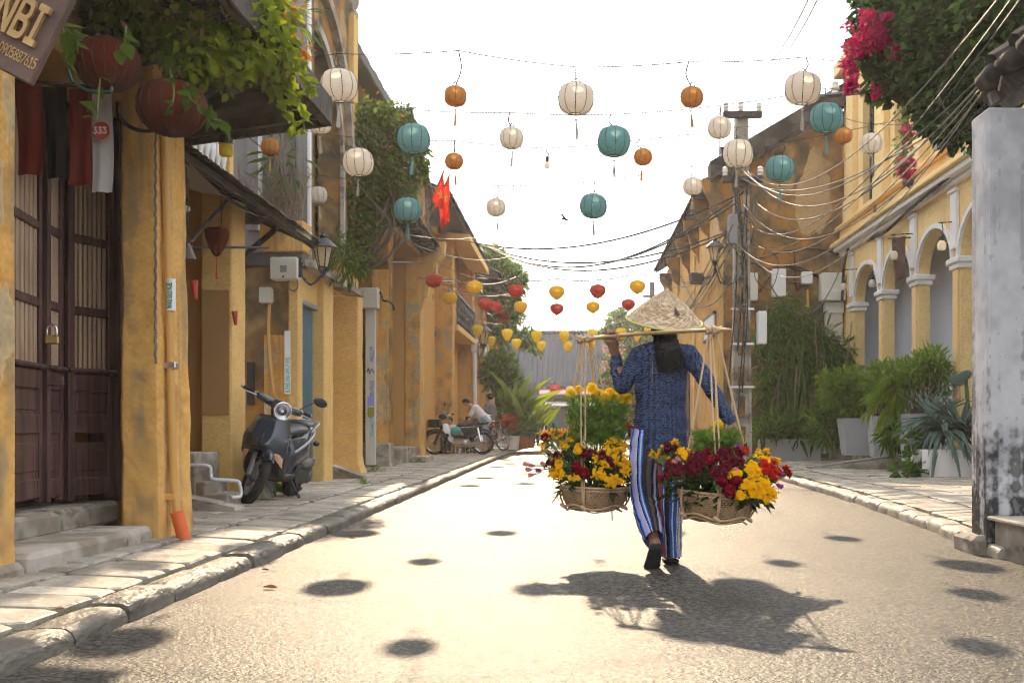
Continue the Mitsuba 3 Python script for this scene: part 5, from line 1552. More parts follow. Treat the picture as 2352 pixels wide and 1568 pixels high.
# ================================================================== the woman with the yoke
def fabric_(p, n, uv):
    """Short pale blue brush strokes on near black, lying along a slowly turning direction."""
    q = p.x + p.y * .45
    m = mi.Float(0)
    for k, (cs, ox, oz) in enumerate(((.030, .0, .0), (.034, .37, .61), (.027, .71, .23), (.032, .15, .83))):
        gx, gz = q / cs + ox * 7, p.z / (cs * .5) + oz * 7
        ix, iz = dr.floor(gx), dr.floor(gz)
        cx = ix + .5 + (cell_rand(ix, iz, k * 5 + 1) - .5) * .3
        cz = iz + .5 + (cell_rand(ix, iz, k * 5 + 2) - .5) * .3
        th = (noise(ix * cs * 6 + 3, iz * cs * 5, 2.0) - .5) * 4.4 + (cell_rand(ix, iz, k * 5 + 3) - .5) * 1.0
        dx, dz = (gx - cx) * cs, (gz - cz) * cs * .5
        u = dx * dr.cos(th) + dz * dr.sin(th)
        v = -dx * dr.sin(th) + dz * dr.cos(th) + u * u * 6
        w = .0031 * (.6 + .8 * cell_rand(ix, iz, k * 5 + 4))
        s = smoothstep(1.0, .55, dr.abs(v) / w) * smoothstep(1.0, .7, dr.abs(u) / (cs * .5))
        m = dr.maximum(m, s * (.25 + .85 * cell_rand(ix, iz, k * 5 + 6)))
    tone = fbm(p.x * 6, p.y * 6, p.z * 6, 2)
    return mix((.008, .009, .016), (.058, .09, .20), m * (.55 + .7 * tone))


def stripes_(p, n, uv):
    leg = dr.floor(uv.x + 1e-4)
    u = uv.x - leg
    wob = (fbm(u * 6, uv.y * 3.0, leg * 5, 2) - .5) * .06
    s = (u + wob) * 22 + leg * 100
    r = cell_rand(s, 3, 1)
    t = (u + wob) * 70 + leg * 50
    r2 = cell_rand(t, 7, 2)
    c = mi.Color3f(.028, .024, .026)
    for lo, hi, col0, col1 in ((.0, .22, (.015, .11, .55), (.03, .09, .30)), (.22, .40, (.40, .42, .60), (.38, .34, .36)), (.40, .52, (.03, .05, .17), (.42, .03, .04)), (.52, .62, (.09, .075, .075), (.40, .05, .05)), (.62, .74, (.36, .33, .58), (.14, .09, .07)), (.74, .88, (.03, .13, .50), (.16, .13, .12))):
        m = (r >= lo) & (r < hi)
        c = dr.select(m, dr.select(leg < .5, mi.Color3f(*col0), mi.Color3f(*col1)), c)
    c = dr.select(r2 > .84, mi.Color3f(.48, .48, .52), c)
    c = dr.select(r2 < .10, mi.Color3f(.012, .011, .014), c)
    return c


def hatweave(p, n, uv):
    a = uv.x * 84 + uv.y * 9
    b = uv.y * 17 + dr.sin(uv.x * 2 * math.pi * 3) * .15
    k = cell_rand(a, b, 1)
    row = dr.floor(b)
    sl = uv.x * 84 + (b - row) * dr.select(row - 2 * dr.floor(row / 2) > .5, 2.4, -2.4)
    k2 = noise(sl * 1.0, row * 3.1, 4)
    c = mix((.34, .23, .13), (.60, .46, .29), smoothstep(.25, .75, k2))
    return c * (.85 + .25 * noise(uv.x * 200, uv.y * 40, 1))


def basketweave(p, n, uv):
    a, b = uv.x * 54, uv.y * 15
    z = dr.floor(b) - 2 * dr.floor(dr.floor(b) / 2)
    k = noise(a + z * .5, b * .35, 2)
    w = dr.abs(dr.sin((a + z * .5) * math.pi)) * .5 + dr.abs(dr.sin(b * math.pi)) * .5
    c = mix((.085, .05, .025), (.42, .265, .14), smoothstep(.25, .80, w * .75 + k * .35))
    return c * (.75 + .5 * fbm(p.x * 14, p.y * 14, p.z * 14, 2))


mat('tunic_cloth', mikit.proc(fabric_), .75, spec=.25, sheen=.3)
mat('trouser_cloth', mikit.proc(stripes_), .8, spec=.2)
mat('hat_straw', mikit.proc(hatweave), .65, spec=.3)
bump('hat_straw', lambda p, n, uv: noise(uv.x * 84 + (uv.y * 17 - dr.floor(uv.y * 17)) * 2.4, dr.floor(uv.y * 17) * 3.1, 4), .012)
mat('hat_trim', (.42, .42, .14), .6)
mat('basket_weave', mikit.proc(basketweave), .7, spec=.3)
bump('basket_weave', lambda p, n, uv: dr.abs(dr.sin((uv.x * 54 + (dr.floor(uv.y * 15) - 2 * dr.floor(uv.y * 7.5)) * .5) * math.pi)) * dr.abs(dr.sin(uv.y * 15 * math.pi)), .006)
mat('rattan_strip', (.46, .31, .17), .55)

D0 = 6.84
wm = thing('person', 'person in blue patterned tunic, striped trousers and conical hat carrying a yoke', 'person')
# trousers: two lofted legs
def loft(path, ru, rv, xdir, n=36, u0=0.0, wr=.0, seed=0, m=40):
    """Elliptic tube along a smooth path: ru across, rv along the walking direction; returns vertices, faces, uv."""
    P = bez(path, m // (len(path) - 1) + 1)
    k = np.linspace(0, len(path) - 1, len(P))
    RU, RV = np.interp(k, range(len(path)), ru), np.interp(k, range(len(path)), rv)
    t = np.gradient(P, axis=0); t /= np.linalg.norm(t, axis=1, keepdims=True)
    a = np.arange(n + 1) / n * 2 * np.pi
    V, UV = [], []
    for i in range(len(P)):
        x = np.asarray(xdir, float); x = x - t[i] * (x @ t[i]); x /= np.linalg.norm(x)
        y = np.cross(t[i], x)
        s = i / (len(P) - 1)
        q = np.stack([np.cos(a) * 2, np.sin(a) * 2, np.full(n + 1, s * 9)], 1)
        w = 1 + wr * (meshkit.fbm(q * [1.2, 1.2, 1.0], 3, seed) - .5) * 2 + wr * .5 * np.sin(s * 40 + 3 * np.sin(a) + 5 * meshkit.noise(q, seed))
        V.append(P[i] + np.outer(np.cos(a) * RU[i] * w, x) + np.outer(np.sin(a) * RV[i] * w, y))
        UV.append(np.stack([u0 + a / (2 * np.pi) * .998, np.full(n + 1, s)], 1))
    V, UV = np.vstack(V), np.vstack(UV)
    f = [(i * (n + 1) + j, i * (n + 1) + j + 1, (i + 1) * (n + 1) + j + 1, (i + 1) * (n + 1) + j) for i in range(len(P) - 1) for j in range(n)]
    return V, np.array(f), UV


LA, LB = W(1503, 1243, 6.70), W(1542, 1276, 6.97)        # ankles
lL = loft([W(1482, 985, 6.86), W(1478, 1060, 6.87), W(1480, 1145, 6.90), W(1490, 1195, 6.83), LA + [0, -.01, .01]], [.088, .088, .080, .074, .062], [.098, .095, .082, .078, .072], [1, 0, 0], u0=0, wr=.085, seed=3)
lR = loft([W(1533, 985, 6.86), W(1536, 1060, 6.87), W(1539, 1150, 6.92), W(1541, 1220, 6.95), LB + [0, -.015, .0]], [.088, .085, .077, .070, .062], [.098, .095, .082, .078, .072], [1, 0, 0], u0=1, wr=.07, seed=8)
V = np.vstack([lL[0], lR[0]]); f = np.vstack([lL[1], lR[1] + len(lL[0])]); uv = np.vstack([lL[2], lR[2]])
add('trousers', tm(V, f), 'trouser_cloth', wm, smooth=True, uv=uv, label='wide trousers with blue, white and red stripes')
# tunic
sh = lambda px, py, d=D0: W(px, py, d)
torso = limb([(sh(1519, 1032, 6.86), np.array([.165, .115, .02])), (sh(1518, 985, 6.86), np.array([.163, .12, .06])), (sh(1517, 930, 6.86), np.array([.155, .11, .07])), (sh(1518, 868, 6.85), np.array([.158, .105, .07])), (sh(1520, 818, 6.83), np.array([.165, .09, .06]))])
shl = limb([(sh(1474, 815, 6.86), np.array([.070, .075, .062])), (sh(1520, 803, 6.82), np.array([.09, .075, .06])), (sh(1576, 815, 6.80), np.array([.070, .075, .062])), ])
nk = limb([(sh(1521, 795, 6.83), .06), (sh(1521, 780, 6.85), .05)])
ELB, WRL = sh(1428, 888, 6.88), sh(1415, 822, 6.95)
armL = limb([(sh(1468, 818, 6.86), .066), (sh(1447, 858, 6.85), .055), (ELB, .047)])
foreL = limb([(ELB, .047), (sh(1417, 860, 6.92), .041), (WRL, .036)])
ELR, WRR = sh(1634, 892, 6.74), sh(1677, 968, 6.62)
armR = limb([(sh(1582, 818, 6.80), .066), (sh(1607, 850, 6.78), .052), (ELR, .044)])
foreR = limb([(ELR, .044), (sh(1660, 936, 6.67), .041), (WRR, .036)])
tun = blend([torso, shl, nk, armL, foreL, armR, foreR], .016, 14)
v = tun.vertices
nn = tun.vertex_normals
wr = (meshkit.fbm(v * [14, 14, 8], 3, 4) - .5) * .026 + (meshkit.fbm(v * [9, 9, 30], 2, 9) - .5) * .016 + (meshkit.noise(v * [30, 30, 7], 5) - .5) * .010 * np.clip((1.0 - v[:, 2]) * 3, 0, 1)
tun.vertices = v + nn * wr[:, None]
add('tunic', tun, 'tunic_cloth', wm, smooth=True)


def finger(P, r0=.0095, r1=.0065):
    n = len(P)
    return limb([(p, r0 + (r1 - r0) * i / (n - 1)) for i, p in enumerate(P)])


# yoke
YL, YR = sh(1321, 781, 7.00), sh(1679, 757, 6.46)
yu = (YR - YL) / np.linalg.norm(YR - YL)
def yp(px):
    t = (px - 1321) / (1679 - 1321)
    return YL + (YR - YL) * t + np.array([0, 0, .012 * math.sin(t * math.pi)])


# skin: head, neck, forearms, hands, shins and feet in one body
head = limb([(sh(1524, 742, 6.90), np.array([.072, .088, .095])), (sh(1524, 752, 6.93), np.array([.064, .08, .075])), (sh(1524, 764, 6.96), np.array([.045, .05, .04]))])
face = [limb([(sh(1524, 752, 7.00), .018), (sh(1524, 757, 7.035), .012)]), limb([(sh(1506, 748, 6.90), .018), (sh(1506, 756, 6.90), .012)]), limb([(sh(1543, 748, 6.90), .018), (sh(1543, 756, 6.90), .012)]),
        limb([(sh(1517, 766, 7.01), .01), (sh(1531, 766, 7.01), .01)])]
neck = limb([(sh(1522, 800, 6.83), .052), (sh(1523, 765, 6.88), .050)])
spine = limb([(sh(1522, 800, 6.83), .06), (sh(1518, 985, 6.86), .08)])
aL = limb([(sh(1470, 818, 6.86), .04), (ELB, .032), (WRL, .025)])
aR = limb([(sh(1580, 818, 6.80), .04), (ELR, .032), (WRR, .025)])
s0 = limb([(sh(1522, 805, 6.83), .05), (sh(1470, 818, 6.86), .04)]); s1 = limb([(sh(1522, 805, 6.83), .05), (sh(1580, 818, 6.80), .04)])
legs = [limb([(sh(1518, 985, 6.86), .075), (W(1482, 1010, 6.86), .065), (W(1480, 1145, 6.90), .048), (LA, .032)]), limb([(sh(1518, 985, 6.86), .075), (W(1533, 1010, 6.86), .065), (W(1539, 1150, 6.92), .048), (LB, .032)])]
# left foot: on its ball, the heel lifted towards us; right foot flat
ballL, toeL, heelL = W(1497, 1294, 6.76), W(1496, 1297, 6.83), W(1506, 1247, 6.655)
footL = [limb([(heelL, np.array([.030, .03, .03])), (ballL + [0, 0, .012], np.array([.040, .03, .02])), (toeL, np.array([.036, .02, .016]))]), limb([(LA, .034), (heelL, .030)]), limb([(LA, .03), (ballL + [0, .01, .02], .026)])]
heelR, ballR = np.array([LB[0] + .003, 6.945, .058]), np.array([LB[0] + .0, 7.10, .042])
footR = [limb([(heelR, np.array([.034, .034, .03])), (ballR, np.array([.040, .03, .02])), (ballR + [0, .06, -.005], np.array([.034, .02, .014]))]), limb([(LB, .034), (heelR, .03)]), limb([(LB, .03), (ballR, .024)])]
for k in range(5):
    footL.append(limb([(toeL + [.028 - k * .014, .0, 0], .011), (toeL + [.028 - k * .014, .028 - .004 * k, -.003], .009)]))
    footR.append(limb([(ballR + [-.028 + k * .014, .06, -.006], .011), (ballR + [-.028 + k * .014, .088 - .004 * k, -.008], .009)]))
# left hand closed round the yoke from below
g = yp(1408)
pal = WRL + (g - WRL) * .62
handL = [limb([(WRL, np.array([.026, .018, .02])), (pal, np.array([.034, .016, .02])), (g + [0, .016, -.028], np.array([.036, .014, .016]))])]
for k in range(4):
    b = g + yu * (-.030 + k * .019)
    L = (.9, 1.0, .95, .8)[k]
    handL.append(finger([b + [0, .018, -.03], b + [0, .027, .0], b + [0, .018, .024], b + [0, -.004, .030 + .001 * k], b + [0, -.020, .020]] if k else [b + [0, .018, -.03], b + [-.004, .024, .004], b + [-.004, .020, .030], b + [.002, .014, .05]], .0105, .0075))
handL.append(finger([pal + yu * .024 + [0, -.006, -.01], g + yu * .046 + [0, -.016, -.024], g + yu * .050 + [0, -.018, -.004], g + yu * .044 + [0, -.014, .014]], .0115, .008))
# right hand hanging open over the flowers
hr = sh(1684, 985, 6.60)
handR = [limb([(WRR, np.array([.025, .019, .022])), (WRR + (hr - WRR) * .5, np.array([.030, .017, .026])), (hr, np.array([.032, .016, .020]))])]
for k in range(4):
    b = hr + [-.026 + k * .017, .004 * k, -.008]
    L = (.85, 1.0, .95, .75)[k]
    handR.append(finger([b, b + [.004, -.008, -.034 * L], b + [.002, .004, -.060 * L], b + [-.006, .018, -.074 * L]], .0105, .0075))
handR.append(finger([WRR + (hr - WRR) * .45 + [-.026, -.004, 0], hr + [-.05, -.012, -.01], hr + [-.055, -.006, -.042]], .011, .008))
body = blend([head, *face, neck, spine, s0, s1, aL, aR, *legs, *footL, *footR, *handL, *handR], .0065, 8)
add('body', body, 'skin', wm, smooth=True)
# hair: a long tail down the back
hp_ = [(sh(1524, 728, 6.86), np.array([.085, .07, .06])), (sh(1526, 765, 6.825), np.array([.078, .04, .05]))]
hm = blend([limb(hp_), limb([(sh(1526, 765, 6.825), np.array([.072, .035, .04])), (sh(1537, 800, 6.735), np.array([.066, .020, .05])), (sh(1540, 838, 6.725), np.array([.064, .016, .035]))])], .013, 6)
hv = hm.vertices
hm.vertices = hv + hm.vertex_normals * ((meshkit.noise(np.stack([hv[:, 0] * 150, hv[:, 1] * 60, hv[:, 2] * 5], 1), 3) - .5) * .012)[:, None]
hk_ = add('hair', hm, 'hair', wm, smooth=True)
hs = []
for k in range(420):
    u = rng.uniform(-1, 1)
    a = sh(1527 + u * 26, rng.uniform(770, 800), 6.79 - .012 * rng.random() + .02 * u * u)
    e = sh(1540 + u * 29 + rng.normal() * 3, 852 - 10 * u * u + rng.normal() * 6, 6.712 + .02 * u * u + rng.normal() * .006)
    m_ = sh(1536 + u * 30 + rng.normal() * 1.5, 806, 6.712 + .016 * u * u - .006 * rng.random())
    hs.append(tube(bez([a, m_, (m_ + e) / 2 + rng.normal(size=3) * .003, e], 4), np.r_[np.full(9, .0022), np.linspace(.002, .0006, 4)], 3, False))
add('hair_strands', hs, 'hair', hk_, smooth=True, kind='stuff')
# sandals
def sandal(pts, th, bsdf='rubber'):
    return blend([limb([(p, np.array(r)) for p, r in pts])], .012, 6)


soleL = hull(np.vstack([heelL + [0, -.022, -.030] + SPH * [.036, .012, .012], heelL + [0, -.024, -.01] + SPH * [.034, .01, .012], ballL + [-.0, -.022, -.012] + SPH * [.050, .012, .012], ballL + [0, .05, -.024] + SPH * [.045, .012, .009]]))
add('sandal', soleL, 'rubber', wm, smooth=50)
soleR = hull(np.vstack([heelR + [0, -.012, -.036] + SPH * [.043, .034, .013], ballR + [0, 0, -.028] + SPH * [.050, .04, .012], ballR + [0, .075, -.030] + SPH * [.040, .03, .011]]))
sR = add('sandal', soleR, 'rubber', wm, smooth=50)
add('strap', tube(bez([heelR + [.04, .0, -.02], heelR + [.043, .03, .015], heelR + [.0, .075, .042], heelR + [-.043, .03, .01]], 6), .009, 6), 'rubber', sR)
# conical hat
hc = sh(1525, 737, 6.90)
nr, na = 18, 96
V, UV = [], []
for i in range(nr + 1):
    s = i / nr
    for j in range(na + 1):
        a = 2 * math.pi * j / na
        r = .232 * s
        z = .198 * (1 - s) + .012 * math.sin(s * math.pi) - .012 * max(0, s - .9) * 10 * .3
        V.append((r * math.cos(a) * (1 + .01 * math.sin(3 * a)), r * math.sin(a), z + .004 * math.sin(a * 2 + 1) * s)); UV.append((j / na, s))
f = [(i * (na + 1) + j, (i + 1) * (na + 1) + j, (i + 1) * (na + 1) + j + 1, i * (na + 1) + j + 1) for i in range(nr) for j in range(na)]
MH = np.eye(4); MH[:3, :3] = (rot([0, 1, 0], 4.5) @ rot([1, 0, 0], 16.5))[:3, :3]; MH[:3, 3] = hc
htk = add('hat', moved(tm(V, f), MH), 'hat_straw', wm, smooth=True, uv=np.array(UV), label='woven conical straw hat with a green rim')
add('hat_rim', moved(tube([[.232 * math.cos(a) * (1 + .01 * math.sin(3 * a)), .232 * math.sin(a), -.004 + .004 * math.sin(a * 2 + 1)] for a in np.linspace(0, 2 * math.pi, 64)], .0075, 6), MH), 'hat_trim', htk)
add('hat_tip', moved(lathe([(.028, -.024), (.014, -.010), (.004, .004), (0, .006)], 10).apply_translation([0, 0, .198]), MH), 'hat_trim', htk)
fr = []
for k in range(9):
    h = -.045 + k * .010
    for s in (-1, 1):
        fr.append(((0, h), (s * .020 * (1 - k / 10), h + .012)))
fr.append(((0, -.055), (0, .055)))
lf = []
for a, b in fr:
    pts = []
    for (x, y) in np.linspace(a, b, 4):
        s = .62 - y * 1.9
        ang = -math.pi / 2 + .42 + x * 5.6
        pts.append((.2335 * s * math.cos(ang), .2335 * s * math.sin(ang), .1985 * (1 - s) + .0125 * math.sin(s * math.pi) + .001))
    lf.append(tube(pts, .0026, 4))
add('leaf_print', moved(cat_(lf), MH), mat('print_dark', (.085, .05, .06), .7), htk, label='small dark fern leaf printed on the hat')

# the yoke itself: a split bamboo lath
ts_ = np.linspace(0, 1, 60)
V, n = [], 12
for i, t in enumerate(ts_):
    c = YL + (YR - YL) * t + np.array([0, 0, .012 * math.sin(t * math.pi)])
    e = min(1, min(t, 1 - t) * 14 + .45)
    node = .0022 * sum(math.exp(-((t - q) / .006) ** 2) for q in (.1, .33, .62, .87))
    for j in range(n):
        a = 2 * math.pi * j / n
        V.append(c + np.array([0, 1, 0]) * math.cos(a) * (.024 * e + node) + np.array([0, 0, 1]) * math.sin(a) * (.0125 * e + node))
f = [(i * n + j, i * n + (j + 1) % n, (i + 1) * n + (j + 1) % n, (i + 1) * n + j) for i in range(59) for j in range(n)]
f = np.array(f); f = np.vstack([f[:, [0, 1, 2]], f[:, [0, 2, 3]], [(0, j + 1, j) for j in range(1, n - 1)], [(59 * n, 59 * n + j, 59 * n + j + 1) for j in range(1, n - 1)]])
yk = thing('carrying_yoke', 'split bamboo carrying yoke lying across the shoulders with a basket at each end', 'yoke')
add('bamboo_lath', trimesh.Trimesh(np.array(V), f, process=False), 'bamboo', yk, smooth=40)


def knot(parent, c, s=1.0):
    P = []
    for k in range(46):
        a = k * .9
        P.append(c + s * np.array([(k / 46 - .5) * .05 + .008 * math.sin(k * 2.3), .028 * math.cos(a), .020 * math.sin(a) + .006 * math.sin(k)]))
    add('knot', tube(P, .0055, 5), 'rattan_strip', parent)


for px in (1338, 1356, 1633, 1648):
    knot(yk, yp(px))
add('peg', [tube([yp(1330) + [0, 0, -.012], yp(1334) + [.0, 0, .03]], .009, 6), tube([yp(1366) + [0, 0, -.012], yp(1362) + [.0, 0, .03]], .009, 6)], 'bamboo', yk, kind='stuff')


# ---------------------------------------------------------------- baskets
def basket(c, r, h, tilt, top, label, corners, ang):
    """c: centre of the rim; strips run from the yoke (top points) to the corners, under the bowl."""
    k = thing('flower_basket', label, 'basket', 'flower baskets hanging from the yoke')
    M = np.eye(4); M[:3, :3] = (rot([0, 1, 0], tilt) @ rot([0, 0, 1], ang))[:3, :3]; M[:3, 3] = c
    prof = [(0.0, -h), (r * .46, -h), (r * .68, -h * .95), (r * .83, -h * .80), (r * .94, -h * .46), (r * .99, -h * .15), (r, 0), (r * .97, 0), (r * .93, -h * .3), (r * .8, -h * .8), (0, -h * .85)]
    P = np.array(prof); n = 72
    a = np.arange(n + 1) / n * 2 * np.pi
    sq = 1 + .035 * np.cos(4 * a)
    V, UV = [], []
    for i, (rr, z) in enumerate(P):
        V.append(np.stack([rr * np.cos(a) * sq, rr * np.sin(a) * sq, np.full(n + 1, z) + .004 * np.sin(3 * a + i)], 1)); UV.append(np.stack([a / (2 * np.pi), np.full(n + 1, (z + h) / h * .9 + (rr / r) * .35)], 1))
    f = [(i * (n + 1) + j, i * (n + 1) + j + 1, (i + 1) * (n + 1) + j + 1, (i + 1) * (n + 1) + j) for i in range(len(P) - 1) for j in range(n)]
    add('bowl', moved(tm(np.vstack(V), f), M), 'basket_weave', k, smooth=True, uv=np.vstack(UV))
    for z, w in ((-.004, .008), (-.022, .005)):
        add('rim', moved(tube([[r * 1.003 * math.cos(x) * (1 + .035 * math.cos(4 * x)), r * 1.003 * math.sin(x) * (1 + .035 * math.cos(4 * x)), z] for x in np.linspace(0, 2 * math.pi, 50)], w, 6, False), M), 'rattan_strip', k)
    for w, rr, z in ((.0065, .90, -h * .80), (.005, .80, -h * .92)):
        add('sling_ring', moved(tube([[r * rr * math.cos(x) * (1 + .05 * math.cos(4 * x)), r * rr * math.sin(x) * (1 + .05 * math.cos(4 * x)), z - .012 * math.cos(4 * x)] for x in np.linspace(0, 2 * math.pi, 60)], w, 6, False), M), 'rattan_strip', k)
    for q, (aa, tp_) in enumerate(corners):
        e = (M @ [r * .93 * math.cos(aa), r * .93 * math.sin(aa), -h * .84, 1])[:3]
        e2 = (M @ [r * 1.045 * math.cos(aa), r * 1.045 * math.sin(aa), 0, 1])[:3]
        T_ = yp(tp_)
        for s in ((-1, 1) if q == 0 else (0,)):
            o = np.array([.006 * s, 0, 0])
            P_ = bez([T_ + o + [0, 0, -.01], T_ + (e2 - T_) * .5 + o * 1.6 + [.004 * s, 0, 0], e2 + o, e], 10)
            add('strip', tube(P_, [.0062 if q else .0052] * len(P_), 5), 'rattan_gold' if q == 1 else 'rattan_strip', k)
        add('corner_knot', blend([limb([(e + [-.012, -.004, .01], .012), (e + [.008, -.004, -.004], .011), (e + [.014, 0, -.012], .007)])], .006, 3), 'rattan_strip', k, smooth=True)
    return k, M


BLc, BRc = W(1366, 1116, 6.98), W(1648, 1130, 6.40)
bkL, MBL = basket(BLc, .203, .152, 1.5, None, 'left flower basket hanging from the yoke, with tall marigolds in it', [(-math.pi / 2 - .35, 1341), (math.pi / 2 - .3, 1356), (math.pi + .1, 1336), (.1, 1358)], 0)
bkR, MBR = basket(BRc, .213, .168, 5, None, 'right flower basket hanging from the yoke, full of dark red and yellow flowers', [(-math.pi / 2 - .08, 1636), (math.pi / 2 - .1, 1646), (math.pi + .35, 1632), (.15, 1648)], 0)


# ---------------------------------------------------------------- blooms
def bloom(n, layers, l, w, cup, curl=.2, seed=0):
    """Flower at the origin facing +z, petals of length l."""
    r = np.random.default_rng(seed)
    out = []
    for k in range(layers):
        t = k / max(1, layers - 1)
        for i in range(n):
            a = 2 * math.pi * (i + .5 * (k % 2)) / n + r.normal() * .08
            el = math.radians(cup[0] + (cup[1] - cup[0]) * t) + r.normal() * .1
            L = l * (1 - .45 * t) * r.uniform(.85, 1.1)
            u = np.array([math.cos(a) * math.cos(el), math.sin(a) * math.cos(el), math.sin(el)])
            s = np.array([-math.sin(a), math.cos(a), 0])
            nz = np.cross(u, s)
            V = [s * w * -.3, s * w * .3, u * L * .6 + s * w * .5, u * L * .6 - s * w * .5, u * L * .96 + s * w * .28 - nz * curl * L * .2, u * L * .96 - s * w * .28 - nz * curl * L * .2]
            out.append(tm(V, [(0, 1, 2, 3), (3, 2, 4, 5)]))
    return cat_(out)


def comb(r, seed):
    m = icosphere(subdivisions=4)
    v = m.vertices
    k = meshkit.fbm(v * 1.6 + seed, 3, seed)
    rid = np.abs(meshkit.fbm(v * 3.2 + seed * 3, 3, seed + 5) - .5) * 2
    m.vertices = v * (.72 + .5 * k + .20 * rid)[:, None] * [1, .8, .85] * r
    return m


BL = {
    'daisy': [mikit.ply(cat_([bloom(11, 2, .018, .0085, (8, 40), seed=s), ball([0, 0, .004], .005, 1)]), 'petal_yellow') for s in range(3)],
    'mum': [mikit.ply(bloom(15, 4, .030, .009, (0, 75), .6, seed=s), 'petal_maroon') for s in range(3)],
    'marigold': [mikit.ply(cat_([bloom(14, 7, .034, .013, (-30, 85), .9, seed=s), ball([0, 0, -.002], .018, 1)]), 'petal_marigold') for s in range(3)],
    'comb': [mikit.ply(comb(.05, s), 'petal_crimson', True) for s in range(4)],
    'bud': [mikit.ply(ball([0, 0, 0], .0072, 1), 'petal_yellow', True)],
    'scab': [mikit.ply(cat_([lathe([(.004, -.03), (.010, -.02), (.014, 0), (.0, .004)], 8), bloom(9, 2, .020, .011, (35, 70), seed=2)]), 'petal_pink')],
}


def to_bloom(p, nrm, s=1.0):
    z = np.asarray(nrm, float); z = z / np.linalg.norm(z)
    x = np.cross(z, [.2, 1, .1] if abs(z[1]) < .95 else [1, 0, 0]); x /= np.linalg.norm(x)
    a = rng.uniform(0, 6.28)
    y = np.cross(z, x)
    M = np.eye(4)
    M[:3, 0], M[:3, 1], M[:3, 2], M[:3, 3] = (x * math.cos(a) + y * math.sin(a)) * s, (y * math.cos(a) - x * math.sin(a)) * s, z * s, p
    return M


class Dome:
    """Heap of flowers above a basket: measured directions are laid onto an ellipsoid over the rim."""

    def __init__(self, c, a, b, dz):
        self.c, self.a, self.b = np.asarray(c) + [0, 0, dz], a, b

    def at(self, px, py, sink=0.0):
        d = self.c[1]
        for _ in range(4):
            p = W(px, py, d)
            u, w = (p[0] - self.c[0]) / self.a, (p[2] - self.c[2]) / self.b
            d = self.c[1] - .8 * self.a * math.sqrt(max(0, 1 - u * u - w * w)) + sink
        p = W(px, py, d)
        n = (p - self.c) / [self.a ** 2, (.8 * self.a) ** 2, self.b ** 2]
        return p, n / (np.linalg.norm(n) + 1e-9)


def bunch(dome, label, kind, spots, bsdf, basket_key, group, size=1.0, buds=0, bud_mat=None, stems=True, leaves=40, leaf='leaf_dark'):
    """spots: (px, py, spread x, spread y, count)."""
    k = thing('flower_bunch', label, 'flowers', group)
    st, lp, ld = [], [], []
    bp, bn = [], []
    for (px, py, sx, sy, n) in spots:
        for _ in range(int(n * 1.35) if kind == 'daisy' else n):
            a, r = rng.uniform(0, 6.283), math.sqrt(rng.random())
            p, nr_ = dome.at(px + sx * r * math.cos(a), py + sy * r * math.sin(a), rng.normal() * .012)
            nr_ = nr_ + rng.normal(size=3) * .28 + [0, -.25, .25]
            ls = BL[kind]
            add('bloom', ls[int(rng.integers(len(ls)))], bsdf, k, smooth=False, M=to_bloom(p, nr_, size * (rng.uniform(.55, 1.0) if kind == 'daisy' else rng.uniform(.75, 1.1))))
            root = dome.c + (p - dome.c) * .35 + [0, 0, -.06]
            if stems:
                st.append(tube(bez([root, (p + root) / 2 + rng.normal(size=3) * .01, p - nr_ / np.linalg.norm(nr_) * .004], 3), .0018, 3, False))
            lp.append(p - nr_ * .03); ld.append(rng.normal(size=3) + nr_ * .5)
        for _ in range(int(buds * n)):
            a, r = rng.uniform(0, 6.283), math.sqrt(rng.random()) * 1.35
            p, nr_ = dome.at(px + sx * r * math.cos(a), py + sy * r * math.sin(a), rng.uniform(-.015, .02))
            bp.append(p); bn.append(nr_)
            st.append(tube([dome.c + (p - dome.c) * .6, p], .0013, 3, False))
    if bp:
        add('buds', cat_([ball(p, .0065 * rng.uniform(.7, 1.2), 1) for p in bp]), bud_mat or bsdf, k, smooth=True, kind='stuff')
    if st:
        add('stems', st, 'stem_green', k, smooth=False, kind='stuff')
    if lp and leaves:
        i = rng.integers(len(lp), size=leaves)
        add('foliage', scatter(LEAF_OVAL, np.array(lp)[i] + rng.normal(size=(leaves, 3)) * .012, np.array(ld)[i], rng.uniform(.03, .06, leaves)), leaf, k, smooth=True, kind='stuff')
    return k


zl = lambda x, y: ((1300 + x * .2296) / 1.0884, (940 + y * .2296) / 1.0884)
zr = lambda x, y: ((1620 + x * .19134) / 1.0884, (1020 + y * .19134) / 1.0884)
DL_ = Dome(BLc, .30, .33, .02)
DR_ = Dome(BRc, .37, .30, .0)
GL, GR = 'flowers in the left basket', 'flowers in the right basket'
B = lambda z, x, y, sx, sy, n, s=.2296 / 1.0884: (*z(x, y), sx * s, sy * s, n)
Q = .19134 / 1.0884
bunch(DL_, 'small yellow chrysanthemums spilling over the right of the left basket', 'daisy', [B(zl, 1050, 760, 120, 80, 42), B(zl, 930, 900, 120, 90, 34), B(zl, 1150, 960, 70, 110, 28), B(zl, 1010, 1140, 100, 60, 26), B(zl, 860, 1060, 70, 60, 12)], 'petal_yellow', bkL, GL, buds=1.0)
bunch(DL_, 'loose yellow chrysanthemums at the upper left of the left basket', 'daisy', [B(zl, 380, 640, 150, 60, 36), B(zl, 560, 640, 70, 70, 24), B(zl, 640, 790, 40, 50, 12), B(zl, 480, 740, 50, 50, 14), B(zl, 250, 780, 40, 60, 10)], 'petal_yellow', bkL, GL, buds=1.2)
bunch(DL_, 'yellow chrysanthemums low at the left of the left basket', 'daisy', [B(zl, 390, 960, 55, 90, 28), B(zl, 410, 1070, 80, 50, 14), B(zl, 600, 1110, 60, 40, 6)], 'petal_yellow', bkL, GL, buds=1.4)
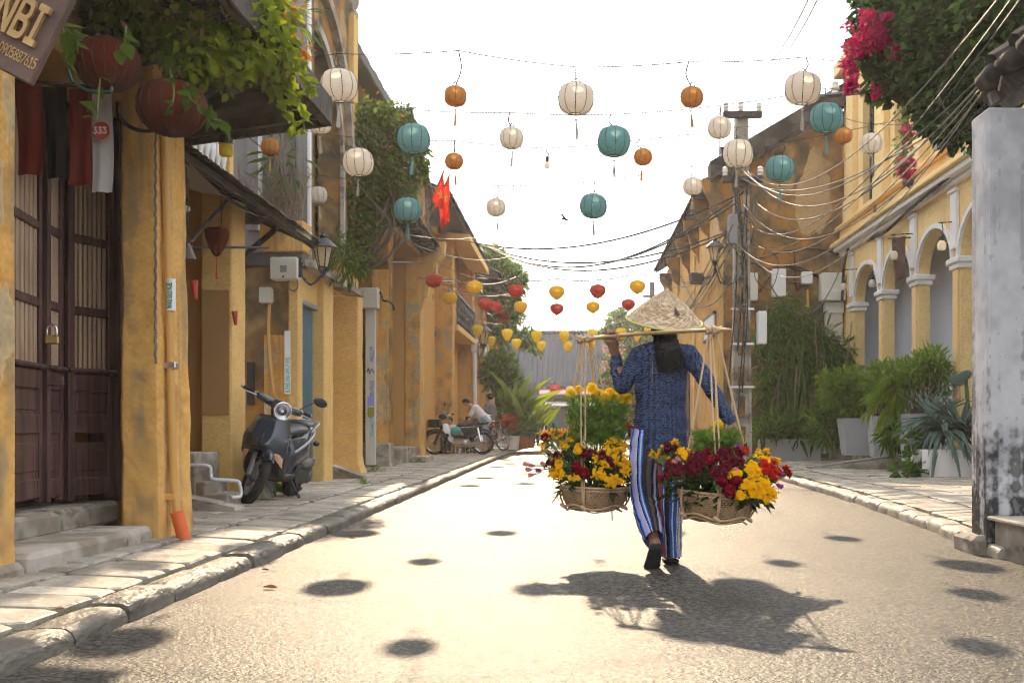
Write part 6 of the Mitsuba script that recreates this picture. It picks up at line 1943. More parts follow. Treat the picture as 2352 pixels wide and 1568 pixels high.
bunch(DL_, 'dark maroon chrysanthemums at the left of the left basket', 'mum', [B(zl, 350, 860, 90, 40, 7), B(zl, 330, 960, 50, 60, 5)], 'petal_maroon', bkL, GL)
bunch(DL_, 'dark maroon chrysanthemums in the middle of the left basket', 'mum', [B(zl, 740, 850, 60, 60, 6), B(zl, 900, 850, 40, 30, 3), B(zl, 1000, 930, 30, 40, 3)], 'petal_maroon', bkL, GL)
bunch(DL_, 'velvety crimson cockscombs at the front of the left basket', 'comb', [B(zl, 620, 1000, 8, 8, 1), B(zl, 700, 1060, 10, 10, 1)], 'petal_crimson', bkL, GL, size=.78, leaves=22, leaf='leaf_mid')
bunch(DL_, 'single crimson cockscomb at the far left of the left basket', 'comb', [B(zl, 265, 660, 2, 2, 1)], 'petal_crimson', bkL, GL, size=.55, leaves=6)
bunch(DL_, 'scarlet chrysanthemums beside the tunic in the left basket', 'mum', [B(zl, 1180, 560, 40, 40, 5), B(zl, 1175, 625, 30, 30, 3)], 'petal_scarlet', bkL, GL, leaves=10)


def sprays(dome, pts, label, group, root, bs='petal_pink'):
    k = thing('flower_spray', label, 'flowers', group)
    for (px, py, b) in pts:
        p, n_ = dome.at(px, py)
        dirn = p - root
        add('bloom', BL['scab'][0], b, k, M=to_bloom(p, dirn, rng.uniform(.8, 1.1)))
        add('stem', tube(bez([root, root + dirn * .5 + [0, 0, .012], p - dirn / np.linalg.norm(dirn) * .02], 6), .0022, 4), 'stem_green', k)


sprays(DL_, [(*zl(60, 955), 'petal_pink'), (*zl(120, 970), 'petal_pink'), (*zl(85, 1015), 'petal_pink'), (*zl(110, 1080), 'petal_pink'), (*zl(195, 1025), 'petal_violet'), (*zl(245, 950), 'petal_pink')], 'spray of pale pink scabious buds sticking out at the far left', GL, DL_.at(*zl(420, 1040), .05)[0])
sprays(DR_, [(*zr(340, 700), 'petal_pink'), (*zr(390, 660), 'petal_pink'), (*zr(1155, 790), 'petal_pink')], 'pale pink buds between the maroon flowers of the right basket', GR, DR_.at(*zr(640, 900), .05)[0])
sprays(DR_, [(*zr(1195, 495), 'petal_violet'), (*zr(1775, 860), 'petal_violet'), (*zr(1730, 1020), 'petal_violet'), (*zr(1610, 660), 'petal_pink')], 'violet buds at the edge of the right basket', GR, DR_.at(*zr(1250, 800), .05)[0])


def marigold_plant(dome, blooms, label, group, col, nleaf, h):
    k = thing('marigold_plant', label, 'flowers', group)
    (x0, y0), (x1, y1) = col
    top = []
    for (px, py, s) in blooms:
        p = W(px, py, dome.c[1] + rng.uniform(-.07, .08))
        add('bloom', BL['marigold'][int(rng.integers(3))], 'petal_marigold', k, M=to_bloom(p, rng.normal(size=3) * .25 + [0, -.3, 1], s))
        root = dome.c + [(p[0] - dome.c[0]) * .45, rng.uniform(-.05, .05), .0]
        add('stem', tube(bez([root, (root + p) / 2 + rng.normal(size=3) * .015, p - [0, 0, .01]], 5), .0032, 5), 'stem_green', k)
    n = nleaf
    px, py = rng.uniform(x0, x1, n), rng.uniform(y0, y1, n)
    dd = dome.c[1] + rng.normal(size=n) * .075
    pts = np.array([W(a, b, c) for a, b, c in zip(px, py, dd)])
    dirs = rng.normal(size=(n, 3)) + (pts - dome.c) * [5, 5, 1] + [0, 0, .4]
    feather = []
    lf = LEAF_NARROW
    for q in range(5):
        for s in (-1, 1):
            feather.append(moved(lf, frame([0, .15 + q * .16, 0], np.cross([s * .8, .6, 0], [0, 0, 1]), [s * .8, .6, .05]) @ trs((0, 0, 0), 0, .42 - q * .04)))
    feather.append(moved(lf, trs((0, .2, 0), 0, .8)))
    fe = cat_(feather)
    a = n * 2 // 3
    add('foliage', scatter(fe, pts[:a], dirs[:a], rng.uniform(.05, .085, a)), 'leaf_mid', k, smooth=True, kind='stuff')
    add('young_foliage', scatter(fe, pts[a:], dirs[a:], rng.uniform(.045, .07, n - a)), 'leaf_bright', k, smooth=True, kind='stuff')


mb = [(555, 170), (640, 140), (785, 120), (845, 180), (740, 222), (930, 212), (1030, 218), (1120, 240), (915, 255), (885, 345), (1180, 225), (975, 170), (1170, 262)]
marigold_plant(DL_, [(*zl(x, y), 1.22 if k not in (4, 9, 10, 12) else .9) for k, (x, y) in enumerate(mb)], 'tall marigold plant with yellow pompom blooms in the left basket', GL, (zl(560, 250), zl(1130, 800)), 900, .4)
marigold_plant(DR_, [(*zr(920, 205), 1.1), (*zr(868, 285), .7), (*zr(930, 285), .7), (*zr(857, 350), .6)], 'marigold plant with one big yellow bloom in the right basket', GR, (zr(640, 330), zr(1120, 580)), 420, .3)
bunch(DR_, 'yellow chrysanthemums at the left of the right basket', 'daisy', [B(zr, 110, 600, 90, 50, 14, Q), B(zr, 440, 570, 90, 50, 22, Q), B(zr, 240, 640, 60, 30, 8, Q), B(zr, 500, 640, 50, 30, 8, Q), B(zr, 350, 450, 70, 40, 9, Q), B(zr, 170, 520, 30, 40, 5, Q)], 'petal_yellow', bkR, GR, buds=.7)
bunch(DR_, 'bright yellow chrysanthemums spilling over the right of the right basket', 'daisy', [B(zr, 1390, 800, 100, 90, 38, Q), B(zr, 1330, 1000, 110, 80, 36, Q), B(zr, 1500, 1000, 90, 100, 34, Q), B(zr, 1560, 1130, 120, 90, 34, Q), B(zr, 1230, 1140, 80, 50, 14, Q), B(zr, 1130, 860, 90, 50, 12, Q), B(zr, 1400, 1100, 80, 60, 16, Q)], 'petal_yellow', bkR, GR, buds=1.0)
bunch(DR_, 'pale yellow budding chrysanthemums at the top right of the right basket', 'daisy', [B(zr, 1500, 600, 110, 60, 12, Q), B(zr, 1570, 680, 60, 40, 8, Q), B(zr, 1650, 690, 80, 40, 6, Q)], 'petal_yellow', bkR, GR, buds=2.5, leaf='leaf_mid')
bunch(DR_, 'big mass of dark maroon chrysanthemums in the middle of the right basket', 'mum', [B(zr, 650, 680, 130, 90, 22, Q), B(zr, 1090, 600, 160, 80, 26, Q), B(zr, 1080, 710, 130, 60, 16, Q), B(zr, 560, 790, 150, 60, 14, Q), B(zr, 390, 800, 70, 60, 8, Q), B(zr, 920, 830, 80, 60, 8, Q)], 'petal_maroon', bkR, GR, leaves=90)
bunch(DR_, 'maroon chrysanthemums at the upper left of the right basket', 'mum', [B(zr, 280, 510, 90, 70, 9, Q), B(zr, 270, 740, 40, 40, 3, Q)], 'petal_maroon', bkR, GR)
bunch(DR_, 'scarlet and dark red chrysanthemums at the far right of the right basket', 'mum', [B(zr, 1570, 760, 110, 90, 16, Q), B(zr, 1660, 860, 90, 70, 12, Q), B(zr, 1800, 830, 50, 60, 7, Q), B(zr, 1240, 560, 40, 50, 4, Q)], 'petal_scarlet', bkR, GR)
bunch(DR_, 'crimson cockscombs at the top of the right basket', 'comb', [B(zr, 775, 575, 5, 5, 1, Q), B(zr, 890, 645, 5, 5, 1, Q), B(zr, 800, 690, 5, 5, 1, Q)], 'petal_crimson', bkR, GR, size=.62, leaves=16, leaf='leaf_mid')
bunch(DR_, 'large crimson cockscombs at the front of the right basket', 'comb', [B(zr, 960, 960, 5, 5, 1, Q), B(zr, 1060, 1050, 5, 5, 1, Q), B(zr, 1150, 950, 5, 5, 1, Q), B(zr, 1070, 1110, 5, 5, 1, Q)], 'petal_crimson', bkR, GR, size=.78, leaves=24, leaf='leaf_mid')
bunch(DR_, 'crimson cockscombs at the far left of the right basket', 'comb', [B(zr, 160, 920, 5, 5, 1, Q), B(zr, 250, 870, 5, 5, 1, Q)], 'petal_crimson', bkR, GR, size=.55, leaves=16, leaf='leaf_mid')
for dome, bk, n, lab in ((DL_, bkL, 520, 'dark leaves filling the left basket'), (DR_, bkR, 620, 'dark leaves filling the right basket')):
    q = rnd_dirs(n, (0, 0, .25))
    r_ = rng.uniform(.35, .86, n)[:, None]
    pts = dome.c + [0, 0, .0] + q * r_ * [dome.a * .9, dome.a * .75, dome.b * .62]
    pts[:, 2] = np.maximum(pts[:, 2], dome.c[2] - .05)
    add('flower_foliage', scatter(LEAF_OVAL, pts, q + rng.normal(size=(n, 3)) * .6, rng.uniform(.045, .09, n)), 'leaf_dark', smooth=True, label=lab, cat='leaves', kind='stuff')
tw_ = thing('twig', 'dry twig sticking out below the left basket', 'twig')
a = (MBL @ [-.2, -.02, -.03, 1])[:3]
add('stem', tube(bez([a, a + [-.03, -.01, -.035], a + [-.062, -.01, -.075]], 5), .0035, 5), 'stem_dry', tw_)
add('side_shoot', [tube([a + [-.03, -.01, -.035], a + [-.018, -.01, -.075]], .002, 4), tube([a + [-.035, -.01, -.04], a + [-.06, -.01, -.04]], .002, 4)], 'stem_dry', tw_, kind='stuff')
a = W(1405, 1163, 6.9)
add('twig', tube([a, a + [.003, 0, -.085]], .004, 5), 'stem_dry', label='thin dark stalk poking down under the right side of the left basket', cat='twig')


# ================================================================== scooter and other two-wheelers
mat('paint_blueblack', (.022, .030, .045), .22, spec=.6, clearcoat=1.0, clearcoat_gloss=.95)
mat('trim_black', (.016, .016, .018), .5)
mat('seat_vinyl', (.035, .037, .040), .42, spec=.5)
mat('paint_silver', (.36, .37, .39), .3, metallic=.5)
mat('lens_amber', (.75, .45, .28), .15, spec=.8)
mat('reflector', (.92, .92, .93), .25, metallic=1.0)
mat('paint_white', (.66, .66, .66), .3)
scene['lamp_lens'] = {'type': 'thindielectric', 'int_ior': 1.4}


def ringmesh(R, r, n=40, k=10, sq=1.0):
    a = np.arange(n) * 2 * np.pi / n; b = np.arange(k) * 2 * np.pi / k
    V = np.stack([(R + r * np.cos(b)[None]) * np.cos(a)[:, None], np.broadcast_to(r * sq * np.sin(b)[None], (n, k)), (R + r * np.cos(b)[None]) * np.sin(a)[:, None]], -1).reshape(-1, 3)
    f = [(i * k + j, i * k + (j + 1) % k, ((i + 1) % n) * k + (j + 1) % k, ((i + 1) % n) * k + j) for i in range(n) for j in range(k)]
    return tm(V, np.array(f)[:, ::-1])


def wheel(parent, M, R, tyre, rim, spokes, bs_rim, wire=False):
    w = add('wheel', moved(ringmesh(R - tyre, tyre, 44, 12, .95), M), 'rubber', parent, smooth=True)
    rr = R - 2 * tyre
    add('rim', moved(cat_([ringmesh(rr + .006, rim, 44, 8, 1.6)]), M), bs_rim, w, smooth=40)
    sp = []
    for k in range(spokes):
        a = 2 * math.pi * k / spokes
        if wire:
            b = a + (.5 if k % 2 else -.5)
            sp.append(tube([[.03 * math.cos(b), .02 * (-1) ** k, .03 * math.sin(b)], [rr * math.cos(a), 0, rr * math.sin(a)]], .003, 4))
            continue
        for s in (-.16, .16):
            c = [[.035 * math.cos(a + s), 0, .035 * math.sin(a + s)], [rr * .55 * math.cos(a + s * .35), .008, rr * .55 * math.sin(a + s * .35)], [rr * math.cos(a + s * .5), 0, rr * math.sin(a + s * .5)]]
            sp.append(tube(c, [.018, .014, .013], 6))
    if wire:
        add('spokes', moved(cat_(sp), M), 'steel', w, kind='stuff')
    else:
        for k in range(spokes):
            add('spoke', moved(cat_(sp[2 * k:2 * k + 2]), M), bs_rim, w)
    add('hub', moved(moved(trimesh.creation.cylinder(.045, .1, sections=20), rot([1, 0, 0], 90)), M), 'grey_dark', w, smooth=40)
    return w


def smooth_hull(P, it=2, edge=.05, n=8):
    return blend([m3.Manifold.hull_points(np.asarray(P, float))], edge, n)


sc = thing('scooter', 'dark blue black scooter leaning on its side stand on the left pavement', 'scooter')
fw = np.array([-.055, -1, 0]); fw /= np.linalg.norm(fw)
BASE = frame([-3.04, 11.34, ZP - .035], fw, np.cross([0, 0, 1], fw)) @ rot([1, 0, 0], -9.5)      # x ahead, y rider's left, z up, leaning left
HEAD, RAKE = np.array([.30, 0, .88]), math.radians(27)
ax = np.array([-math.sin(RAKE), 0, math.cos(RAKE)])
STEER = BASE @ trimesh.transformations.rotation_matrix(math.radians(36), ax, HEAD)
A_ = lambda n, m, b, p=sc, M=BASE, s=35, **k: add(n, moved(m, M), b, p, smooth=s, **k)
S_ = lambda n, m, b, p=sc, s=35, **k: add(n, moved(m, STEER), b, p, smooth=s, **k)
RW = .275
mat('rim_grey', (.26, .26, .27), .4, metallic=.3)
wheel(sc, STEER @ trs((.62, 0, RW)), RW, .05, .016, 5, 'rim_grey')
wheel(sc, BASE @ trs((-.60, 0, RW)), RW, .05, .014, 5, 'grey_dark')
for s in (-1, 1):
    S_('fork', tube([np.array([.62, s * .075, RW]), np.array([.62, s * .075, RW]) + ax * .18, np.array([.62, s * .075, RW]) + ax * .42], [.026, .024, .018], 10), 'steel')
# front mudguard
V = []
for i, a in enumerate(np.linspace(math.radians(48), math.radians(150), 20)):
    for j in range(9):
        t = (j - 4) / 4
        r_ = RW + .035 - .05 * t * t
        w = .075 * (1 - .35 * abs(i - 9.5) / 9.5)
        V.append([.62 + r_ * math.cos(a), t * w, RW + r_ * math.sin(a)])
mg = tm(V, [(i * 9 + j, i * 9 + j + 1, (i + 1) * 9 + j + 1, (i + 1) * 9 + j) for i in range(19) for j in range(8)])
S_('mudguard', mg, 'paint_blueblack', s=True)
# front apron with its facets
apr = [(.37, .15, .88), (.37, -.15, .88), (.49, .09, .84), (.49, -.09, .84), (.60, .10, .68), (.60, -.10, .68), (.655, .05, .60), (.655, -.05, .60), (.50, .225, .66), (.50, -.225, .66), (.38, .21, .72), (.38, -.21, .72),
       (.61, .12, .54), (.61, -.12, .54), (.50, .22, .48), (.50, -.22, .48), (.36, .18, .48), (.36, -.18, .48)]
apm = from_man(to_man(hull(apr)).refine_to_length(.03)); apm.merge_vertices(); trimesh.smoothing.filter_taubin(apm, iterations=3)
A_('front_cover', apm, 'paint_blueblack', s=25)
A_('centre_groove', prism([(-.012, .0), (.012, 0), (.006, .2), (-.006, .2)], .02, 'xy').apply_transform(frame([.648, 0, .60], [0, 1, 0], [-.62, 0, .78])), 'trim_black', s=False)
A_('nose_vent', hull([(.66, .06, .585), (.66, -.06, .585), (.64, .10, .545), (.64, -.10, .545), (.60, .08, .53), (.60, -.08, .53)]), 'trim_black', s=False)
A_('leg_shield', smooth_hull([(.47, .21, .56), (.47, -.21, .56), (.36, .225, .60), (.36, -.225, .60), (.42, .19, .30), (.42, -.19, .30), (.28, .18, .24), (.28, -.18, .24), (.53, .12, .52), (.53, -.12, .52)], edge=.04, n=4), 'trim_black', s=40)
for s in (-1, 1):
    tl_ = A_('turn_signal', smooth_hull([(.60, s * .10, .535), (.57, s * .17, .53), (.50, s * .205, .50), (.47, s * .20, .38), (.54, s * .155, .45), (.58, s * .12, .50)], edge=.02, n=3), 'lens_amber', s=40)
    A_('shield_edge', tube(bez([[.42, s * .205, .68], [.40, s * .20, .52], [.37, s * .165, .36], [.26, s * .17, .29]], 6), .016, 8), 'paint_blueblack', s=True)
A_('inner_shield', smooth_hull([(.36, .17, .84), (.36, -.17, .84), (.30, .12, .78), (.30, -.12, .78), (.33, .19, .55), (.33, -.19, .55), (.27, .1, .35), (.27, -.1, .35), (.36, .15, .3), (.36, -.15, .3)], edge=.04, n=4), 'trim_black', s=40)
A_('floor_board', smooth_hull([(.36, .17, .30), (.36, -.17, .30), (-.12, .18, .30), (-.12, -.18, .30), (.34, .14, .24), (.34, -.14, .24), (-.12, .14, .24), (-.12, -.14, .24)], edge=.05, n=2), 'trim_black', s=30)
for k in range(5):
    A_('floor_rib', box(-.05 + k * .07, -.02 + k * .07, .06, .165, .30, .306, .002), 'steel', s=False)
A_('tunnel', smooth_hull([(.3, .06, .55), (.3, -.06, .55), (-.1, .08, .52), (-.1, -.08, .52), (.32, .09, .3), (.32, -.09, .3), (-.1, .11, .3), (-.1, -.11, .3)], edge=.05, n=4), 'trim_black', s=40)
# rear body
A_('side_panel', blend([limb([(np.array([-.08, 0, .45]), np.array([.06, .15, .24])), (np.array([-.38, 0, .54]), np.array([.12, .18, .19])), (np.array([-.72, 0, .68]), np.array([.08, .10, .06])), (np.array([-.88, 0, .74]), np.array([.03, .05, .03]))])], .03, 6), 'paint_blueblack', s=True)
for s in (-1, 1):
    A_('side_stripe', tube(bez([[-.06, s * .135, .52], [-.3, s * .165, .60], [-.55, s * .15, .68], [-.85, s * .07, .76]], 8), [.018] * 12 + [.02] * 13, 6), 'paint_silver', s=True)
    A_('grab_rail', tube(bez([[-.52, s * .14, .72], [-.70, s * .145, .80], [-.88, s * .09, .82], [-.92, 0, .82]], 6), .015, 8), 'paint_silver', s=True)
A_('seat', blend([limb([(np.array([-.02, 0, .70]), np.array([.06, .09, .045])), (np.array([-.22, 0, .735]), np.array([.08, .135, .055])), (np.array([-.42, 0, .745]), np.array([.06, .14, .055]))]), limb([(np.array([-.46, 0, .79]), np.array([.05, .13, .05])), (np.array([-.78, 0, .80]), np.array([.06, .09, .035]))])], .025, 6), 'seat_vinyl', s=True)
A_('tail_light', smooth_hull([(-.88, .06, .74), (-.88, -.06, .74), (-.94, .03, .72), (-.94, -.03, .72), (-.9, .05, .66), (-.9, -.05, .66)], edge=.03, n=2), 'red_paint', s=40)
A_('rear_mudguard', smooth_hull([(-.80, .06, .62), (-.80, -.06, .62), (-.98, .05, .40), (-.98, -.05, .40), (-.94, .05, .38), (-.94, -.05, .38), (-.72, .06, .58), (-.72, -.06, .58)], edge=.04, n=2), 'trim_black', s=40)
A_('engine', blend([limb([((-.12, .02, .30), .09), ((-.35, .06, .30), .10), ((-.60, .10, .29), .095)])], .03, 4), 'grey_dark', s=40)
A_('belt_cover', hull(np.vstack([np.array([-.20, .155, .30]) + SPH * [.09, .02, .09], np.array([-.58, .165, .29]) + SPH * [.10, .02, .10]])), 'trim_black', s=40)
A_('air_box', smooth_hull([(-.35, .19, .42), (-.68, .19, .46), (-.35, .11, .42), (-.68, .11, .46), (-.36, .18, .36), (-.70, .18, .37), (-.36, .11, .36), (-.70, .11, .37)], edge=.03, n=3), 'grey_wood', s=40)
A_('shock', tube([[-.64, .115, .34], [-.56, .10, .62]], .028, 10), 'steel')
A_('exhaust', tube([[-.25, -.12, .22], [-.50, -.17, .26], [-.85, -.18, .34]], [.02, .05, .055], 12), 'grey_dark')
A_('side_stand', tube([[-.08, .13, .24], [-.12, .25, .06], [-.17, .26, -.0]], .015, 8), 'trim_black')
A_('centre_stand', tube([[-.22, .12, .22], [-.36, .15, .12], [-.45, .15, .14]], .014, 8), 'trim_black')
A_('foot_peg', tube([[-.30, .16, .36], [-.33, .24, .37]], .016, 8), 'trim_black')
A_('rear_signal', ball((-.80, .13, .60), (.04, .035, .03), 2), 'trim_black', s=True)
# handlebar cover, headlight, bars: all turned to the rider's left
hb_ = blend([limb([((.36, 0, .94), np.array([.085, .095, .09])), ((.28, 0, .97), np.array([.08, .11, .06]))]), limb([((.30, 0, .97), np.array([.06, .08, .045])), ((.24, .20, .985), np.array([.045, .05, .036]))]), limb([((.30, 0, .97), np.array([.06, .08, .045])), ((.24, -.20, .985), np.array([.045, .05, .036]))]),
             limb([((.33, 0, .90), .06), ((.36, 0, .82), .055)])], .02, 6)
S_('handlebar_cover', hb_, 'paint_blueblack', s=True)
nd = np.array([.97, 0, .12]); nd /= np.linalg.norm(nd)
HL = frame(np.array([.462, 0, .945]), [0, 1, 0], np.cross(nd, [0, 1, 0]))
hlk = S_('headlight', moved(lathe([(.0, -.04), (.05, -.03), (.078, .004)], 28), HL), 'reflector', s=40)
S_('bezel', moved(ringmesh(.082, .012, 36, 8).apply_transform(rot([1, 0, 0], 90)), HL), 'chrome', hlk, s=True)
S_('bulb_shield', moved(lathe([(0, .0), (.014, -.004), (.016, -.03)], 14), HL), 'paint_white', hlk)
S_('lens', moved(lathe([(.079, .004), (.06, .020), (.03, .028), (0, .031)], 28), HL), 'lamp_lens', hlk, s=True)
for s in (-1, 1):
    S_('handlebar', tube(bez([[.28, s * .10, .985], [.23, s * .22, 1.0], [.16, s * .30, 1.0]], 5), .013, 8), 'steel')
    S_('grip', tube([[.195, s * .255, 1.0], [.13, s * .36, .998]], .019, 10), 'rubber')
    S_('grip_end', ball((.125, s * .367, .998), .02, 1), 'steel', s=True)
    S_('brake_lever', tube(bez([[.27, s * .19, .985], [.25, s * .26, .98], [.20, s * .36, .975]], 5), .008, 6), 'steel')
S_('mirror_stem', tube(bez([[.25, .20, 1.01], [.24, .25, 1.08], [.22, .33, 1.15]], 5), .006, 6), 'trim_black')
S_('mirror', ball((.22, .37, 1.165), (.018, .075, .045), 2), 'trim_black', s=True)

# ---------------------------------------------------------------- white motorbike further along
mb_ = thing('motorbike', 'white and black motorbike parked side on in front of the seated people', 'motorbike')
MB = frame([-2.92, 28.6, ZP], [-1, .12, 0], [-.12, -1, 0]) @ rot([1, 0, 0], 0)
Bm = lambda n, m, b, p=mb_, s=35, **k: add(n, moved(m, MB), b, p, smooth=s, **k)
wheel(mb_, MB @ trs((.62, 0, .29)), .29, .032, .012, 28, 'chrome', True)
wheel(mb_, MB @ trs((-.60, 0, .29)), .29, .038, .012, 28, 'chrome', True)
Bm('fork', [tube([[.62, s * .07, .29], [.40, s * .06, .80]], .022, 8) for s in (-1, 1)], 'black_metal')
Bm('leg_shield', smooth_hull([(.42, .12, .78), (.42, -.12, .78), (.36, .22, .62), (.36, -.22, .62), (.22, .20, .34), (.22, -.20, .34), (.12, .16, .28), (.12, -.16, .28), (.32, .1, .78), (.32, -.1, .78)], edge=.04, n=3), 'paint_white', s=40)
Bm('front_mudguard', [tube([[.62 + .33 * math.cos(a), 0, .29 + .33 * math.sin(a)] for a in np.linspace(.1, 2.4, 12)], .04, 6)], 'black_metal')
Bm('frame', tube(bez([[.40, 0, .72], [.2, 0, .50], [-.1, 0, .46], [-.55, 0, .62]], 5), .035, 8), 'black_metal')
Bm('engine', blend([limb([((.10, 0, .30), .10), ((-.15, 0, .30), .12)])], .04, 3), 'steel', s=40)
Bm('seat', blend([limb([((.02, 0, .73), np.array([.05, .10, .04])), ((-.35, 0, .76), np.array([.10, .13, .05])), ((-.68, 0, .80), np.array([.08, .11, .045]))])], .035, 4), 'seat_vinyl', s=True)
Bm('side_cover', hull([(.0, .1, .66), (.0, -.1, .66), (-.62, .08, .72), (-.62, -.08, .72), (-.2, .12, .46), (-.2, -.12, .46), (-.5, .1, .52), (-.5, -.1, .52)]), 'black_metal', s=20)
Bm('exhaust', tube([[.08, .12, .22], [-.25, .14, .22], [-.78, .15, .27]], [.02, .03, .04], 10), 'chrome')
Bm('chain_case', hull([(-.12, .08, .30), (-.12, .08, .24), (-.62, .08, .33), (-.62, .08, .25), (-.12, .05, .27), (-.62, .05, .29)]), 'steel', s=False)
Bm('shock', [tube([[-.58, s * .11, .33], [-.50, s * .11, .68]], .026, 8) for s in (-1, 1)], 'chrome')
Bm('rear_mudguard', [tube([[-.60 + .34 * math.cos(a), 0, .29 + .34 * math.sin(a)] for a in np.linspace(.6, 2.9, 12)], .035, 6)], 'black_metal')
Bm('luggage_rack', [tube([[-.55, s * .1, .82], [-.88, s * .08, .84]], .012, 6) for s in (-1, 1)] + [tube([[-.88, -.08, .84], [-.88, .08, .84]], .012, 6)], 'chrome')
Bm('tail_light', box(-.92, -.84, -.06, .06, .68, .76, .015), 'red_paint', s=False)
Bm('headlight', ball((.42, 0, .95), (.11, .09, .085), 2), 'black_metal', s=True)
Bm('handlebar', tube(bez([[.24, -.34, 1.02], [.30, -.15, 1.0], [.34, 0, .98], [.30, .15, 1.0], [.24, .34, 1.02]], 5), .014, 8), 'chrome')
for s in (-1, 1):
    Bm('grip', tube([[.27, s * .25, 1.01], [.22, s * .37, 1.02]], .02, 8), 'rubber')
    mr = Bm('mirror_stem', tube([[.28, s * .2, 1.01], [.30, s * .27, 1.22]], .007, 5), 'chrome')
    Bm('mirror', ball((.30, s * .29, 1.26), (.02, .07, .05), 1), 'black_metal', mr, s=True)
Bm('front_basket', box(.48, .78, -.16, .16, .68, .88, .02), 'black_metal', s=False)
Bm('shield_emblem', moved(trimesh.creation.cylinder(.055, .02, sections=20), trs((.27, .205, .48), 0, 1, 100)), 'black_metal')
Bm('bag', ball((.05, .16, .6), (.14, .08, .10), 2), mat('turquoise', (.04, .36, .32), .6), s=True)

bc = thing('bicycle', 'silver bicycle leaning behind the man in the white shirt', 'bicycle')
MC = frame([-2.35, 32.2, ZP], [-.55, -.8, 0], [.8, -.55, 0]) @ rot([1, 0, 0], 6)
Bc = lambda n, m, b, p=bc, s=35, **k: add(n, moved(m, MC), b, p, smooth=s, **k)
wheel(bc, MC @ trs((.52, 0, .33)), .33, .022, .01, 24, 'chrome', True)
wheel(bc, MC @ trs((-.52, 0, .33)), .33, .022, .01, 24, 'chrome', True)
fr_ = {'seat_tube': ([-.02, 0, .28], [-.18, 0, .80]), 'down_tube': ([-.02, 0, .28], [.36, 0, .78]), 'top_tube': ([-.15, 0, .70], [.36, 0, .82]), 'chain_stay': ([-.02, 0, .28], [-.52, 0, .33]), 'seat_stay': ([-.15, 0, .70], [-.52, 0, .33]), 'fork': ([.52, 0, .33], [.34, 0, .92])}
for n_, (a, b) in fr_.items():
    Bc(n_, tube([a, b], .02, 8), 'steel')
Bc('saddle', hull(np.vstack([np.array([-.28, 0, .84]) + SPH * [.06, .09, .03], np.array([-.06, 0, .84]) + SPH * [.03, .03, .02]])), 'black_metal', s=40)
Bc('handlebar', tube(bez([[.22, -.28, 1.0], [.34, -.2, 1.0], [.36, 0, .97], [.34, .2, 1.0], [.22, .28, 1.0]], 5), .013, 8), 'chrome')
Bc('basket', box(.42, .68, -.15, .15, .72, .95, .01), 'grey_wood', s=False)


